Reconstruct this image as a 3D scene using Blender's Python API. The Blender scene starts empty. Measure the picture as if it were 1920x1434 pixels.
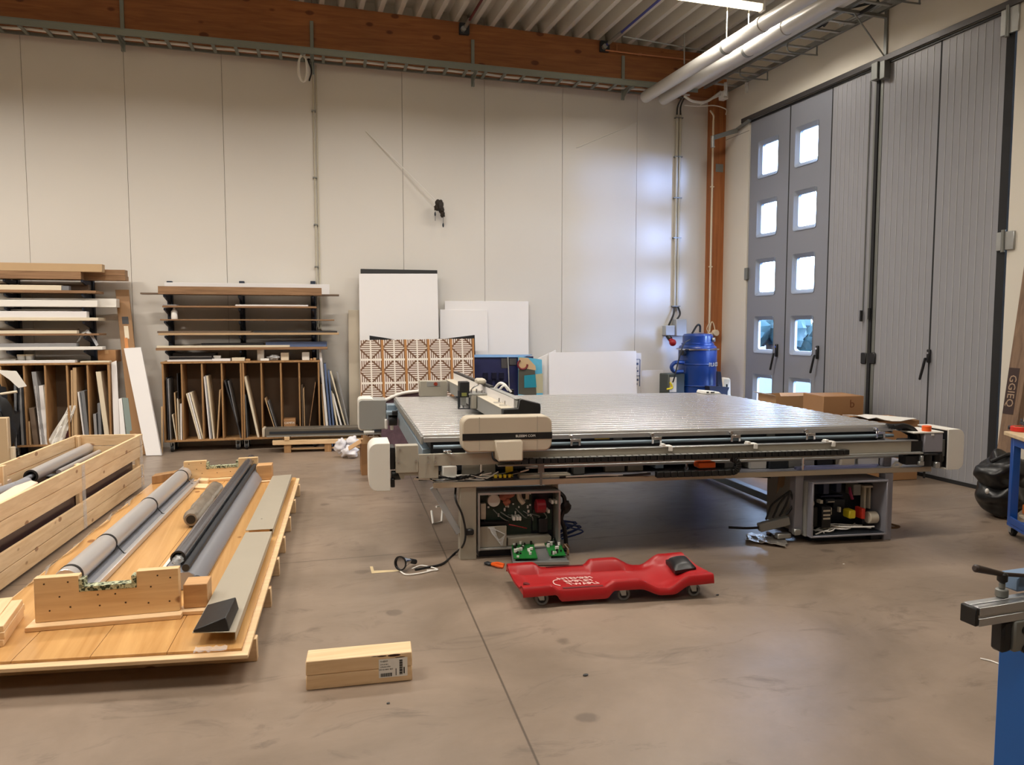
import bpy, bmesh, math, random
from mathutils import Vector, Matrix, noise
random.seed(7)
SC = bpy.context.scene
COL = SC.collection
R_ = math.radians
# ---------------------------------------------------------------- camera
CAM_H = 1.5; FPX = 1420.0; PITCH = R_(-4.3); YAW = R_(-17.2)
cam_d = bpy.data.cameras.new('camera'); cam = bpy.data.objects.new('camera', cam_d); COL.objects.link(cam)
cam_d.sensor_fit = 'HORIZONTAL'; cam_d.sensor_width = 36.0; cam_d.lens = 36.0*FPX/1920
cam_d.clip_start = 0.05; cam_d.clip_end = 500
cam.location = (0, 0, CAM_H); cam.rotation_euler = (R_(90)+PITCH, 0, YAW)
SC.camera = cam
# ---------------------------------------------------------------- look
vs = SC.view_settings
SC.display_settings.display_device = 'sRGB'
vs.view_transform = 'Standard'; vs.look = 'None'; vs.gamma = 1.0; vs.exposure = -0.1; vs.use_curve_mapping = False
SC.cycles.use_denoising = True
SC.cycles.max_bounces = 8; SC.cycles.diffuse_bounces = 5; SC.cycles.glossy_bounces = 4
SC.cycles.transparent_max_bounces = 12; SC.cycles.transmission_bounces = 6
SC.cycles.sample_clamp_indirect = 6.0
SC.cycles.caustics_reflective = False; SC.cycles.caustics_refractive = False
# ---------------------------------------------------------------- daylight: overcast blue sky and an added low blue lamp standing in for its light
W = bpy.data.worlds.new('world'); SC.world = W; W.use_nodes = True
nt = W.node_tree; nt.nodes.clear()
wo = nt.nodes.new('ShaderNodeOutputWorld'); bg = nt.nodes.new('ShaderNodeBackground')
tc = nt.nodes.new('ShaderNodeTexCoord'); sx = nt.nodes.new('ShaderNodeSeparateXYZ'); cr = nt.nodes.new('ShaderNodeValToRGB')
nt.links.new(tc.outputs['Generated'], sx.inputs[0]); nt.links.new(sx.outputs['Z'], cr.inputs[0])
cr.color_ramp.elements[0].position = 0.0; cr.color_ramp.elements[0].color = (0.55, 0.75, 1.0, 1)
cr.color_ramp.elements[1].position = 0.5; cr.color_ramp.elements[1].color = (0.55, 0.68, 1.0, 1)
nt.links.new(cr.outputs[0], bg.inputs['Color']); bg.inputs['Strength'].default_value = 22.0
nt.links.new(bg.outputs[0], wo.inputs[0])
sky_lamp_d = bpy.data.lights.new('sun', 'SUN'); sun = bpy.data.objects.new('sun', sky_lamp_d); COL.objects.link(sun)
sky_lamp_d.energy = 13.0; sky_lamp_d.angle = R_(22); sky_lamp_d.color = (0.36, 0.50, 1.0)
sun.rotation_euler = Vector((-0.60, 0.80, -0.075)).to_track_quat('-Z', 'Y').to_euler()
sun.location = (12, 0, 4)
LAMP_COL = (1.0, 0.92, 0.82); LAMP_W = 95.0      # ceiling tubes, used in the lamp builder
# ---------------------------------------------------------------- measuring helpers (a point of the photograph -> a point of the room)
CR = Matrix.Rotation(YAW, 3, 'Z') @ Matrix.Rotation(PITCH, 3, 'X')
def ray(x, y): return CR @ Vector(((x-960)/FPX, 1.0, -(y-717)/FPX))
CO = Vector((0, 0, CAM_H))
def onz(x, y, z=0.0): d = ray(x, y); return CO + d*((z-CAM_H)/d.z)
def ony(x, y, Y): d = ray(x, y); return CO + d*(Y/d.y)
def onx(x, y, X): d = ray(x, y); return CO + d*(X/d.x)
class Frame:
    """local axes on the floor: x along ax degrees, y along 90+ay degrees"""
    def __init__(s, x, y, ax, ay=None):
        ay = ax if ay is None else ay
        s.o = Vector((x, y, 0)); s.u = Vector((math.cos(R_(ax)), math.sin(R_(ax)), 0)); s.w = Vector((-math.sin(R_(ay)), math.cos(R_(ay)), 0))
        s.m = Matrix((s.u, s.w, Vector((0, 0, 1)))).transposed(); s.i = s.m.inverted()
    def W(s, p): return s.m @ Vector(p) + s.o
    def L(s, p): return s.i @ (Vector(p) - s.o)
    def y(s, px, py, ly): d = s.i @ ray(px, py); c = s.L(CO); return c + d*((ly-c.y)/d.y)
    def x(s, px, py, lx): d = s.i @ ray(px, py); c = s.L(CO); return c + d*((lx-c.x)/d.x)
    def z(s, px, py, z): return s.L(onz(px, py, z))
WORLD = Frame(0, 0, 0)
# ---------------------------------------------------------------- mesh builder
class MB:
    def __init__(s, fr=None): s.v = []; s.f = []; s.fr = fr or WORLD
    def add(s, pts, faces):
        n = len(s.v); s.v += [s.fr.W(p) for p in pts]; s.f += [tuple(n+i for i in f) for f in faces]; return s
    def hexa(s, a, b):
        n = len(a)
        fs = [tuple(range(n-1, -1, -1)), tuple(range(n, 2*n))] + [(i, (i+1) % n, n+(i+1) % n, n+i) for i in range(n)]
        return s.add(list(a)+list(b), fs)
    def box(s, x0, x1, y0, y1, z0, z1):
        return s.hexa([(x0,y0,z0),(x1,y0,z0),(x1,y1,z0),(x0,y1,z0)], [(x0,y0,z1),(x1,y0,z1),(x1,y1,z1),(x0,y1,z1)])
    def prism(s, poly, off):
        off = Vector(off); return s.hexa([Vector(p) for p in poly], [Vector(p)+off for p in poly])
    def beam(s, p0, p1, w, h, up=(0,0,1)):
        p0, p1, up = Vector(p0), Vector(p1), Vector(up); d = (p1-p0).normalized(); sd = d.cross(up).normalized(); u = sd.cross(d)
        c = [sd*a*w/2+u*b*h/2 for a, b in ((-1,-1),(1,-1),(1,1),(-1,1))]
        return s.hexa([p0+k for k in c], [p1+k for k in c])
    def sect(s, prof, p0, p1, up=(0,0,1)):
        """a 2D profile (side, up) swept straight from p0 to p1"""
        p0, p1, up = Vector(p0), Vector(p1), Vector(up); d = (p1-p0).normalized(); sd = d.cross(up).normalized(); u = sd.cross(d)
        return s.hexa([p0+sd*a+u*b for a, b in prof], [p1+sd*a+u*b for a, b in prof])
    def cyl(s, p0, p1, r, n=16, r1=None, inner=None):
        p0, p1 = Vector(p0), Vector(p1); r1 = r if r1 is None else r1; d = (p1-p0).normalized()
        a = d.orthogonal().normalized(); b = d.cross(a)
        cs = [(math.cos(2*math.pi*i/n), math.sin(2*math.pi*i/n)) for i in range(n)]
        A = [p0+(a*c+b*q)*r for c, q in cs]; B = [p1+(a*c+b*q)*r1 for c, q in cs]
        if inner is None: return s.hexa(A, B)
        A2 = [p0+(a*c+b*q)*inner for c, q in cs]; B2 = [p1+(a*c+b*q)*inner for c, q in cs]; fs = []
        for i in range(n):
            j = (i+1) % n; fs += [(i,j,n+j,n+i), (2*n+j,2*n+i,3*n+i,3*n+j), (j,i,2*n+i,2*n+j), (n+i,n+j,3*n+j,3*n+i)]
        return s.add(A+B+A2+B2, fs)
    def tube(s, pts, r, n=8, k=6):
        P = [Vector(p) for p in pts]
        if k > 1 and len(P) > 2:
            Q = [P[0]*2-P[1]] + P + [P[-1]*2-P[-2]]; out = []
            for i in range(1, len(Q)-2):
                for j in range(k):
                    t = j/k; a, b, c, d = Q[i-1], Q[i], Q[i+1], Q[i+2]
                    out.append(0.5*((2*b)+(c-a)*t+(2*a-5*b+4*c-d)*t*t+(3*b-a-3*c+d)*t**3))
            P = out+[P[-1]]
        rings = []; nrm = None
        for i, p in enumerate(P):
            d = (P[min(i+1, len(P)-1)]-P[max(i-1, 0)])
            d = d.normalized() if d.length > 1e-9 else Vector((0,0,1))
            if nrm is None: nrm = d.orthogonal().normalized()
            nrm = (nrm-d*nrm.dot(d)); nrm = nrm.normalized() if nrm.length > 1e-6 else d.orthogonal().normalized()
            b = d.cross(nrm); rings.append([p+(nrm*math.cos(2*math.pi*q/n)+b*math.sin(2*math.pi*q/n))*r for q in range(n)])
        fs = [tuple(range(n-1,-1,-1)), tuple((len(P)-1)*n+q for q in range(n))]
        for i in range(len(P)-1):
            for q in range(n): fs.append((i*n+q, i*n+(q+1) % n, (i+1)*n+(q+1) % n, (i+1)*n+q))
        return s.add([p for rg in rings for p in rg], fs)
    def lathe(s, c, prof, n=40):
        c = Vector(c); pts = []; fs = []
        for r, z in prof: pts += [c+Vector((r*math.cos(2*math.pi*q/n), r*math.sin(2*math.pi*q/n), z)) for q in range(n)]
        m = len(prof)
        for i in range(m-1):
            for q in range(n): fs.append((i*n+q, i*n+(q+1) % n, (i+1)*n+(q+1) % n, (i+1)*n+q))
        fs += [tuple(range(n-1,-1,-1)), tuple((m-1)*n+q for q in range(n))]
        return s.add(pts, fs)
    def ball(s, c, rx, ry=None, rz=None, n=14, m=9, wob=0.0, seed=0):
        ry = rx if ry is None else ry; rz = rx if rz is None else rz; c = Vector(c); pts = [c+Vector((0,0,rz))]; fs = []
        for i in range(1, m):
            t = math.pi*i/m
            for q in range(n):
                a = 2*math.pi*q/n; d = Vector((math.sin(t)*math.cos(a), math.sin(t)*math.sin(a), math.cos(t)))
                k = 1+wob*noise.noise(d*2.2+Vector((seed*3.1, seed, 0))); pts.append(c+Vector((d.x*rx*k, d.y*ry*k, d.z*rz*k)))
        pts.append(c-Vector((0,0,rz))); L = len(pts)-1
        for q in range(n): fs += [(0, 1+q, 1+(q+1) % n), (L, 1+(m-2)*n+(q+1) % n, 1+(m-2)*n+q)]
        for i in range(m-2):
            for q in range(n): fs.append((1+i*n+q, 1+(i+1)*n+q, 1+(i+1)*n+(q+1) % n, 1+i*n+(q+1) % n))
        return s.add(pts, fs)
    def grid(s, P, thick=None):
        """P[i][j] points; with thick a vector it becomes a closed sheet"""
        n, m = len(P), len(P[0]); pts = [p for r in P for p in r]; fs = []
        for i in range(n-1):
            for j in range(m-1): fs.append((i*m+j, (i+1)*m+j, (i+1)*m+j+1, i*m+j+1))
        if thick is not None:
            t = Vector(thick); N = n*m; pts = pts+[Vector(p)+t for p in pts]
            fs += [tuple(N+q for q in reversed(f)) for f in fs[:]]
            ed = [(0*m+j, j+1) for j in range(m-1)] + [((n-1)*m+j+1, (n-1)*m+j) for j in range(m-1)]
            ed += [((i+1)*m, i*m) for i in range(n-1)] + [(i*m+m-1, (i+1)*m+m-1) for i in range(n-1)]
            fs += [(a, b, N+b, N+a) for a, b in ed]
        return s.add(pts, fs)
    def text(s, txt, size, o, u, v, depth=0.0008, align='CENTER'):
        cu = bpy.data.curves.new('t', 'FONT'); cu.body = txt; cu.size = size; cu.align_x = align; cu.align_y = 'CENTER'; cu.extrude = depth; cu.resolution_u = 2
        ob = bpy.data.objects.new('t', cu); COL.objects.link(ob); dg = bpy.context.evaluated_depsgraph_get(); dg.update()
        me = bpy.data.meshes.new_from_object(ob.evaluated_get(dg)); u = Vector(u).normalized(); v = Vector(v).normalized(); w = u.cross(v)
        s.add([Vector(o)+u*q.co.x+v*q.co.y+w*q.co.z for q in me.vertices], [tuple(p.vertices) for p in me.polygons])
        bpy.data.objects.remove(ob); bpy.data.curves.remove(cu); bpy.data.meshes.remove(me); return s
def mesh_obj(name, mb, mat, org=Vector((0,0,0)), bevel=0.0, smooth=True, seg=1, sub=0):
    me = bpy.data.meshes.new(name); org = Vector(org)
    bm = bmesh.new(); vs_ = [bm.verts.new(p-org) for p in mb.v]
    for f in mb.f:
        try: bm.faces.new([vs_[i] for i in f])
        except ValueError: pass
    bmesh.ops.recalc_face_normals(bm, faces=bm.faces)
    for f in bm.faces: f.smooth = smooth
    for e in bm.edges:
        if not sub and len(e.link_faces) == 2 and e.calc_face_angle(0) > R_(38): e.smooth = False
    bm.to_mesh(me); bm.free()
    me.materials.append(mat)
    o = bpy.data.objects.new(name, me); COL.objects.link(o); o.location = org
    if bevel > 0:
        b = o.modifiers.new('bevel', 'BEVEL'); b.width = bevel; b.segments = seg; b.limit_method = 'ANGLE'; b.angle_limit = R_(40)
    if sub: b = o.modifiers.new('subdivision', 'SUBSURF'); b.levels = sub; b.render_levels = sub
    return o
def tag(o, label, cat, group=None, kind=None):
    if label: o['label'] = label
    if cat: o['category'] = cat
    if group: o['group'] = group
    if kind: o['kind'] = kind
    return o
def thing(name, label, cat, loc, group=None):
    o = bpy.data.objects.new(name, None); COL.objects.link(o); o.location = Vector(loc); o.empty_display_size = 0.05
    return tag(o, label, cat, group)
ORG = {}
def org_of(p):
    l = Vector((0,0,0))
    while p is not None: l = l + p.location; p = p.parent
    return l
def part(name, mb, mat, parent, bevel=0.0, label=None, smooth=True, seg=1, kind=None, sub=0):
    g = org_of(parent)
    o = mesh_obj(name, mb, mat, g, bevel, smooth, seg, sub); o.parent = parent; o.location = (0, 0, 0)
    if label: o['label'] = label
    if kind: o['kind'] = kind
    return o
def single(name, mb, mat, label, cat, bevel=0.0, group=None, loc=None, smooth=True, kind=None, seg=1, sub=0):
    if loc is None:
        n = len(mb.v); loc = sum(mb.v, Vector((0,0,0)))/n; loc.z = min(p.z for p in mb.v)
    return tag(mesh_obj(name, mb, mat, loc, bevel, smooth, seg, sub), label, cat, group, kind)
def struct(name, mb, mat, bevel=0.0, parent=None, label=None, smooth=True):
    if parent: return part(name, mb, mat, parent, bevel, label, smooth)
    o = mesh_obj(name, mb, mat, Vector((0,0,0)), bevel, smooth); o['kind'] = 'structure'
    if label: o['label'] = label
    return o
def dup(root, loc, label=None, group=None):
    r = root.copy(); COL.objects.link(r); r.location = Vector(loc)
    if label: r['label'] = label
    if group: r['group'] = group
    for ch in list(root.children):
        c = ch.copy(); COL.objects.link(c); c.parent = r
        for g in list(ch.children):
            d = g.copy(); COL.objects.link(d); d.parent = c
    return r
# ---------------------------------------------------------------- materials
def lin(c): return tuple(((x/255)/12.92 if x/255 <= 0.04045 else ((x/255+0.055)/1.055)**2.4) for x in c)+(1.0,)
MATS = {}
def base(name):
    m = bpy.data.materials.new(name); m.use_nodes = True; t = m.node_tree; b = t.nodes['Principled BSDF']; MATS[name] = m
    return m, t, b
def nd(t, typ, **kw):
    n = t.nodes.new(typ)
    for k, v in kw.items():
        if k in n.inputs: n.inputs[k].default_value = v
        else: setattr(n, k, v)
    return n
def mat(name, c, rough=0.5, metal=0.0, var=0.06, scale=6.0, stretch=(1,1,1), bump=0.0, spec=0.5, rvar=0.1, coat=0.0, bscale=None):
    if name in MATS: return MATS[name]
    m, t, b = base(name); L = t.links.new
    tcx = nd(t, 'ShaderNodeTexCoord'); mp = nd(t, 'ShaderNodeMapping', Scale=stretch); L(tcx.outputs['Object'], mp.inputs[0])
    nz = nd(t, 'ShaderNodeTexNoise', Scale=scale, Detail=5.0, Roughness=0.6); L(mp.outputs[0], nz.inputs[0])
    c = lin(c); mr = nd(t, 'ShaderNodeMix', data_type='RGBA', blend_type='MIX')
    L(nz.outputs[0], mr.inputs[0]); mr.inputs[6].default_value = tuple(x*(1-var) for x in c[:3])+(1,); mr.inputs[7].default_value = tuple(min(1, x*(1+var)) for x in c[:3])+(1,)
    L(mr.outputs[2], b.inputs['Base Color'])
    ma = nd(t, 'ShaderNodeMapRange'); L(nz.outputs[0], ma.inputs[0]); ma.inputs[3].default_value = max(0.02, rough-rvar); ma.inputs[4].default_value = min(1, rough+rvar); L(ma.outputs[0], b.inputs['Roughness'])
    b.inputs['Metallic'].default_value = metal; b.inputs['Specular IOR Level'].default_value = spec; b.inputs['Coat Weight'].default_value = coat
    if bump > 0:
        n2 = nz
        if bscale: n2 = nd(t, 'ShaderNodeTexNoise', Scale=bscale, Detail=4.0); L(mp.outputs[0], n2.inputs[0])
        bp = nd(t, 'ShaderNodeBump', Strength=bump, Distance=0.01); L(n2.outputs[0], bp.inputs['Height']); L(bp.outputs[0], b.inputs['Normal'])
    return m
def wood(name, c1, c2, axis='Y', knots=0.0, rough=0.55, fine=1.0, knot_scale=3.0, lam=0.0):
    """grain runs along axis; sparse dark knots"""
    if name in MATS: return MATS[name]
    m, t, b = base(name); L = t.links.new
    tcx = nd(t, 'ShaderNodeTexCoord'); s = {'X': (0.6, 14, 14), 'Y': (14, 0.6, 14), 'Z': (14, 14, 0.6)}[axis]
    mp = nd(t, 'ShaderNodeMapping', Scale=tuple(x*fine for x in s)); L(tcx.outputs['Object'], mp.inputs[0])
    nz = nd(t, 'ShaderNodeTexNoise', Scale=2.0, Detail=6.0, Roughness=0.6, Distortion=0.6); L(mp.outputs[0], nz.inputs[0])
    cr_ = nd(t, 'ShaderNodeValToRGB'); L(nz.outputs[0], cr_.inputs[0]); e = cr_.color_ramp.elements
    e[0].position = 0.32; e[0].color = lin(c2); e[1].position = 0.68; e[1].color = lin(c1); out = cr_.outputs[0]
    big = nd(t, 'ShaderNodeTexNoise', Scale=1.3, Detail=2.0); L(tcx.outputs['Object'], big.inputs[0])
    mx = nd(t, 'ShaderNodeMix', data_type='RGBA', blend_type='MULTIPLY'); mx.inputs[0].default_value = 0.5; L(out, mx.inputs[6]); 
    br = nd(t, 'ShaderNodeMapRange'); L(big.outputs[0], br.inputs[0]); br.inputs[3].default_value = 0.7; br.inputs[4].default_value = 1.25; L(br.outputs[0], mx.inputs[7]); out = mx.outputs[2]
    if knots > 0:
        ks = {'X': (0.55, 1, 1), 'Y': (1, 0.55, 1), 'Z': (1, 1, 0.55)}[axis]
        mk = nd(t, 'ShaderNodeMapping', Scale=ks); L(tcx.outputs['Object'], mk.inputs[0])
        vo = nd(t, 'ShaderNodeTexVoronoi', Scale=knot_scale); L(mk.outputs[0], vo.inputs[0])
        rr = nd(t, 'ShaderNodeMapRange'); L(vo.outputs['Distance'], rr.inputs[0]); rr.inputs[1].default_value = knots*0.7; rr.inputs[2].default_value = knots; rr.inputs[3].default_value = 0.85; rr.inputs[4].default_value = 0.0
        mk2 = nd(t, 'ShaderNodeMix', data_type='RGBA'); L(rr.outputs[0], mk2.inputs[0]); L(out, mk2.inputs[6]); mk2.inputs[7].default_value = (lin(c2)[0]*0.42, lin(c2)[1]*0.27, lin(c2)[2]*0.2, 1); out = mk2.outputs[2]
    L(out, b.inputs['Base Color']); b.inputs['Roughness'].default_value = rough
    bp = nd(t, 'ShaderNodeBump', Strength=0.12, Distance=0.004); L(nz.outputs[0], bp.inputs['Height']); L(bp.outputs[0], b.inputs['Normal'])
    return m
def clear(name, c=(235, 238, 240), rough=0.15, alpha=0.3):
    if name in MATS: return MATS[name]
    m, t, b = base(name); L = t.links.new
    tcx = nd(t, 'ShaderNodeTexCoord'); nz = nd(t, 'ShaderNodeTexNoise', Scale=9.0, Detail=4.0, Distortion=1.5); L(tcx.outputs['Object'], nz.inputs[0])
    ma = nd(t, 'ShaderNodeMapRange'); L(nz.outputs[0], ma.inputs[0]); ma.inputs[3].default_value = max(0, alpha-0.25); ma.inputs[4].default_value = min(1, alpha+0.25); L(ma.outputs[0], b.inputs['Alpha'])
    b.inputs['Base Color'].default_value = lin(c); b.inputs['Roughness'].default_value = rough
    bp = nd(t, 'ShaderNodeBump', Strength=0.5, Distance=0.02); L(nz.outputs[0], bp.inputs['Height']); L(bp.outputs[0], b.inputs['Normal'])
    return m
def emit(name, c, s):
    if name in MATS: return MATS[name]
    m, t, b = base(name); nz = nd(t, 'ShaderNodeTexNoise', Scale=2.0)
    b.inputs['Base Color'].default_value = lin(c); b.inputs['Emission Color'].default_value = lin(c); b.inputs['Emission Strength'].default_value = s
    return m
def glass(name):
    if name in MATS: return MATS[name]
    m = bpy.data.materials.new(name); m.use_nodes = True; t = m.node_tree; t.nodes.clear(); MATS[name] = m
    o = t.nodes.new('ShaderNodeOutputMaterial'); tr = t.nodes.new('ShaderNodeBsdfTransparent'); gl = t.nodes.new('ShaderNodeBsdfGlossy'); mx = t.nodes.new('ShaderNodeMixShader'); fr = t.nodes.new('ShaderNodeFresnel')
    ge = t.nodes.new('ShaderNodeNewGeometry'); iv = t.nodes.new('ShaderNodeMath'); iv.operation = 'SUBTRACT'; iv.inputs[0].default_value = 1.0; mu = t.nodes.new('ShaderNodeMath'); mu.operation = 'MULTIPLY'
    t.links.new(ge.outputs['Backfacing'], iv.inputs[1]); t.links.new(iv.outputs[0], mu.inputs[0]); t.links.new(fr.outputs[0], mu.inputs[1]); fr.inputs[0].default_value = 1.45; gl.inputs['Roughness'].default_value = 0.02; tr.inputs[0].default_value = (0.93, 0.97, 1.0, 1)
    t.links.new(mu.outputs[0], mx.inputs[0]); t.links.new(tr.outputs[0], mx.inputs[1]); t.links.new(gl.outputs[0], mx.inputs[2]); t.links.new(mx.outputs[0], o.inputs[0])
    return m
m_wall = mat('wall_paint', (222, 218, 211), 0.45, var=0.02, scale=1.2, spec=0.35)
m_wallr = mat('side_wall_paint', (226, 220, 206), 0.6, var=0.03, scale=1.5)
m_seam = mat('seam_dark', (128, 122, 112), 0.8)
m_black = mat('black_plastic', (22, 22, 24), 0.45, var=0.1)
m_dark = mat('dark_steel', (52, 56, 62), 0.45, metal=0.3)
m_rubber = mat('rubber', (30, 30, 32), 0.75)
m_galv = mat('galvanised_steel', (176, 178, 176), 0.42, metal=0.75, var=0.12, scale=14)
m_galvd = mat('dull_zinc', (136, 138, 134), 0.5, metal=0.55, var=0.12, scale=10)
m_white = mat('white_sheet', (234, 232, 232), 0.5, var=0.02, scale=2)
m_whitep = mat('white_plastic', (236, 234, 228), 0.38, var=0.02)
m_paper = mat('white_paper', (240, 238, 232), 0.75, var=0.02)
m_card = mat('cardboard', (166, 124, 84), 0.75, var=0.07, scale=5)
m_cardl = mat('pale_cardboard', (188, 150, 108), 0.75, var=0.05, scale=5)
m_beige = mat('beige_powder_coat', (206, 198, 180), 0.42, var=0.03)
m_grey = mat('grey_powder_coat', (150, 150, 146), 0.45, var=0.03)
m_alu = mat('aluminium', (200, 202, 204), 0.32, metal=0.85, var=0.06, scale=20)
m_chrome = mat('chrome', (225, 226, 230), 0.15, metal=1.0, var=0.03)
m_red = mat('red_plastic', (164, 22, 26), 0.38, var=0.05)
m_orange = mat('orange_plastic', (240, 96, 24), 0.4)
m_blue = mat('blue_paint', (14, 56, 128), 0.35, var=0.06, coat=0.3)
m_yellow = mat('yellow_plastic', (226, 206, 40), 0.45)
m_ply = wood('plywood', (178, 138, 94), (148, 110, 70), 'Z', rough=0.55)
m_board = wood('brown_board', (160, 124, 90), (124, 92, 64), 'X')
m_pineX = wood('pine_x', (240, 210, 168), (220, 184, 138), 'X', knots=0.14, knot_scale=7.5)
m_pineY = wood('pine_y', (240, 210, 168), (220, 184, 138), 'Y', knots=0.14, knot_scale=7.5)
m_pineZ = wood('pine_z', (240, 210, 168), (220, 184, 138), 'Z')
# ================================================================ the room
B = Frame(-1.0, 10.1, -3.4)            # back wall: x along it, y into it
XW = 6.1                               # inner face of the door wall
def lerp(a, b, t): return a+(b-a)*t
def line2(p, q):                       # z as a linear function of lx through two points
    return lambda lx: p.z+(q.z-p.z)*(lx-p.x)/(q.x-p.x)
# floor -----------------------------------------------------------
def floor_tone():
    m, t, b = base('concrete_floor'); L = t.links.new
    tcx = nd(t, 'ShaderNodeTexCoord'); P = tcx.outputs['Object']
    n1 = nd(t, 'ShaderNodeTexNoise', Scale=0.9, Detail=8.0, Roughness=0.62, Distortion=0.5); L(P, n1.inputs[0])
    r1 = nd(t, 'ShaderNodeValToRGB'); L(n1.outputs[0], r1.inputs[0]); e = r1.color_ramp.elements
    e[0].position = 0.3; e[0].color = lin((116, 102, 88)); e[1].position = 0.72; e[1].color = lin((156, 138, 122))
    n2 = nd(t, 'ShaderNodeTexNoise', Scale=2.6, Detail=5.0, Roughness=0.7, Distortion=1.2); mp = nd(t, 'ShaderNodeMapping', Scale=(0.8, 1.6, 1)); L(P, mp.inputs[0]); L(mp.outputs[0], n2.inputs[0])
    r2 = nd(t, 'ShaderNodeMapRange'); L(n2.outputs[0], r2.inputs[0]); r2.inputs[1].default_value = 0.56; r2.inputs[2].default_value = 0.72; r2.inputs[4].default_value = 0.62
    mx = nd(t, 'ShaderNodeMix', data_type='RGBA'); L(r2.outputs[0], mx.inputs[0]); L(r1.outputs[0], mx.inputs[6]); mx.inputs[7].default_value = lin((88, 76, 66))
    vo = nd(t, 'ShaderNodeTexVoronoi', Scale=2.4); L(P, vo.inputs[0]); n3 = nd(t, 'ShaderNodeTexNoise', Scale=14.0); L(P, n3.inputs[0])
    ad = nd(t, 'ShaderNodeMath', operation='MULTIPLY_ADD'); L(n3.outputs[0], ad.inputs[0]); ad.inputs[1].default_value = 0.16; L(vo.outputs['Distance'], ad.inputs[2])
    r3 = nd(t, 'ShaderNodeMapRange'); L(ad.outputs[0], r3.inputs[0]); r3.inputs[1].default_value = 0.15; r3.inputs[2].default_value = 0.20; r3.inputs[3].default_value = 0.6; r3.inputs[4].default_value = 0.0
    m2 = nd(t, 'ShaderNodeMix', data_type='RGBA'); L(r3.outputs[0], m2.inputs[0]); L(mx.outputs[2], m2.inputs[6]); m2.inputs[7].default_value = lin((92, 80, 70)); out = m2.outputs[2]
    sp = nd(t, 'ShaderNodeSeparateXYZ'); L(P, sp.inputs[0])
    for (p, q, w) in (((775, 905), (1010, 1434), 0.004), ((690, 1043), (862, 1029), 0.004)):
        p, q = onz(*p), onz(*q); d = (q-p).normalized(); nx, ny = -d.y, d.x; c = nx*p.x+ny*p.y
        a = nd(t, 'ShaderNodeMath', operation='MULTIPLY_ADD'); L(sp.outputs[0], a.inputs[0]); a.inputs[1].default_value = nx; a.inputs[2].default_value = -c
        bb = nd(t, 'ShaderNodeMath', operation='MULTIPLY_ADD'); L(sp.outputs[1], bb.inputs[0]); bb.inputs[1].default_value = ny; L(a.outputs[0], bb.inputs[2])
        ab = nd(t, 'ShaderNodeMath', operation='ABSOLUTE'); L(bb.outputs[0], ab.inputs[0])
        rr = nd(t, 'ShaderNodeMapRange'); L(ab.outputs[0], rr.inputs[0]); rr.inputs[1].default_value = w*0.6; rr.inputs[2].default_value = w*1.6; rr.inputs[3].default_value = 0.75; rr.inputs[4].default_value = 0
        m3 = nd(t, 'ShaderNodeMix', data_type='RGBA'); L(rr.outputs[0], m3.inputs[0]); L(out, m3.inputs[6]); m3.inputs[7].default_value = lin((66, 56, 46)); out = m3.outputs[2]
    L(out, b.inputs['Base Color'])
    ro = nd(t, 'ShaderNodeMapRange'); L(n2.outputs[0], ro.inputs[0]); ro.inputs[3].default_value = 0.22; ro.inputs[4].default_value = 0.46; L(ro.outputs[0], b.inputs['Roughness'])
    bp = nd(t, 'ShaderNodeBump', Strength=0.08, Distance=0.01); L(n3.outputs[0], bp.inputs['Height']); L(bp.outputs[0], b.inputs['Normal'])
    return m
struct('floor', MB().box(-10, XW+0.2, -7, 11, -0.2, 0), floor_tone())
# back wall: panels with narrow joints -----------------------------
ZC = 6.0
sx_ = [B.y(x, 300, 0).x for x in (48, 238.5, 420, 590, 755, 908.5, 1054.5, 1194)]
edges = [-9.2]+[sx_[0]-1.08*k for k in range(6, 0, -1)]+sx_+[sx_[-1]+1.13, 7.6]
edges = sorted(e for e in edges)
wb = MB(B)
for a, c in zip(edges[:-1], edges[1:]): wb.box(a+0.0025, c-0.0025, 0, 0.1, 0, ZC)
wall_back = struct('wall_back', wb, m_wall)
part('panel_joint', MB(B).box(edges[0], edges[-1], 0.02, 0.12, 0, ZC), m_seam, wall_back)
# glued laminated roof beam on the back wall ------------------------
m_glulam = wood('glulam', (166, 106, 60), (138, 84, 46), 'X', knots=0.15, knot_scale=4.2, rough=0.5)
bt = line2(B.y(560, 2.3, -0.14), B.y(1303.7, 98.5, -0.14))
zg = line2(B.y(0, 53, -0.14), B.y(1000, 152, -0.14))
gb = MB(B); a, c = -9.2, 6.95
gb.hexa([(a,-0.14,zg(a)),(c,-0.14,zg(c)),(c,-0.001,zg(c)),(a,-0.001,zg(a))], [(a,-0.14,bt(a)),(c,-0.14,bt(c)),(c,-0.001,bt(c)),(a,-0.001,bt(a))])
struct('trim_1', gb, m_glulam, 0.004, label='orange-brown glued timber beam along the top of the back wall')
# timber post in the corner ----------------------------------------
m_post = wood('post_timber', (178, 112, 62), (146, 84, 42), 'Z', knots=0.09, knot_scale=2.6)
struct('trim_2', MB().box(5.91, XW, 9.52, 9.78, 0, 5.35), m_post, 0.004, label='orange-brown timber post in the corner')
# corrugated roof deck ------------------------------------------------
m_deck = mat('deck_steel', (216, 212, 202), 0.5, metal=0.1, var=0.03)
dk = MB(); per = 0.237; x = -9.8; prof = []
rx0 = B.W(B.y(1086, 70, -0.14)).x
x = rx0-per*58
while x < XW+0.1:
    zb = bt(B.L((x, 10, 0)).x)
    prof += [(x-0.055, zb+0.15), (x-0.03, zb), (x+0.03, zb), (x+0.055, zb+0.15)]; x += per
dk.grid([[(px_, y_, pz) for px_, pz in prof] for y_ in (10.25, -7.0)], (0, 0, 0.012))
struct('ceiling', dk, m_deck, smooth=False)
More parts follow.
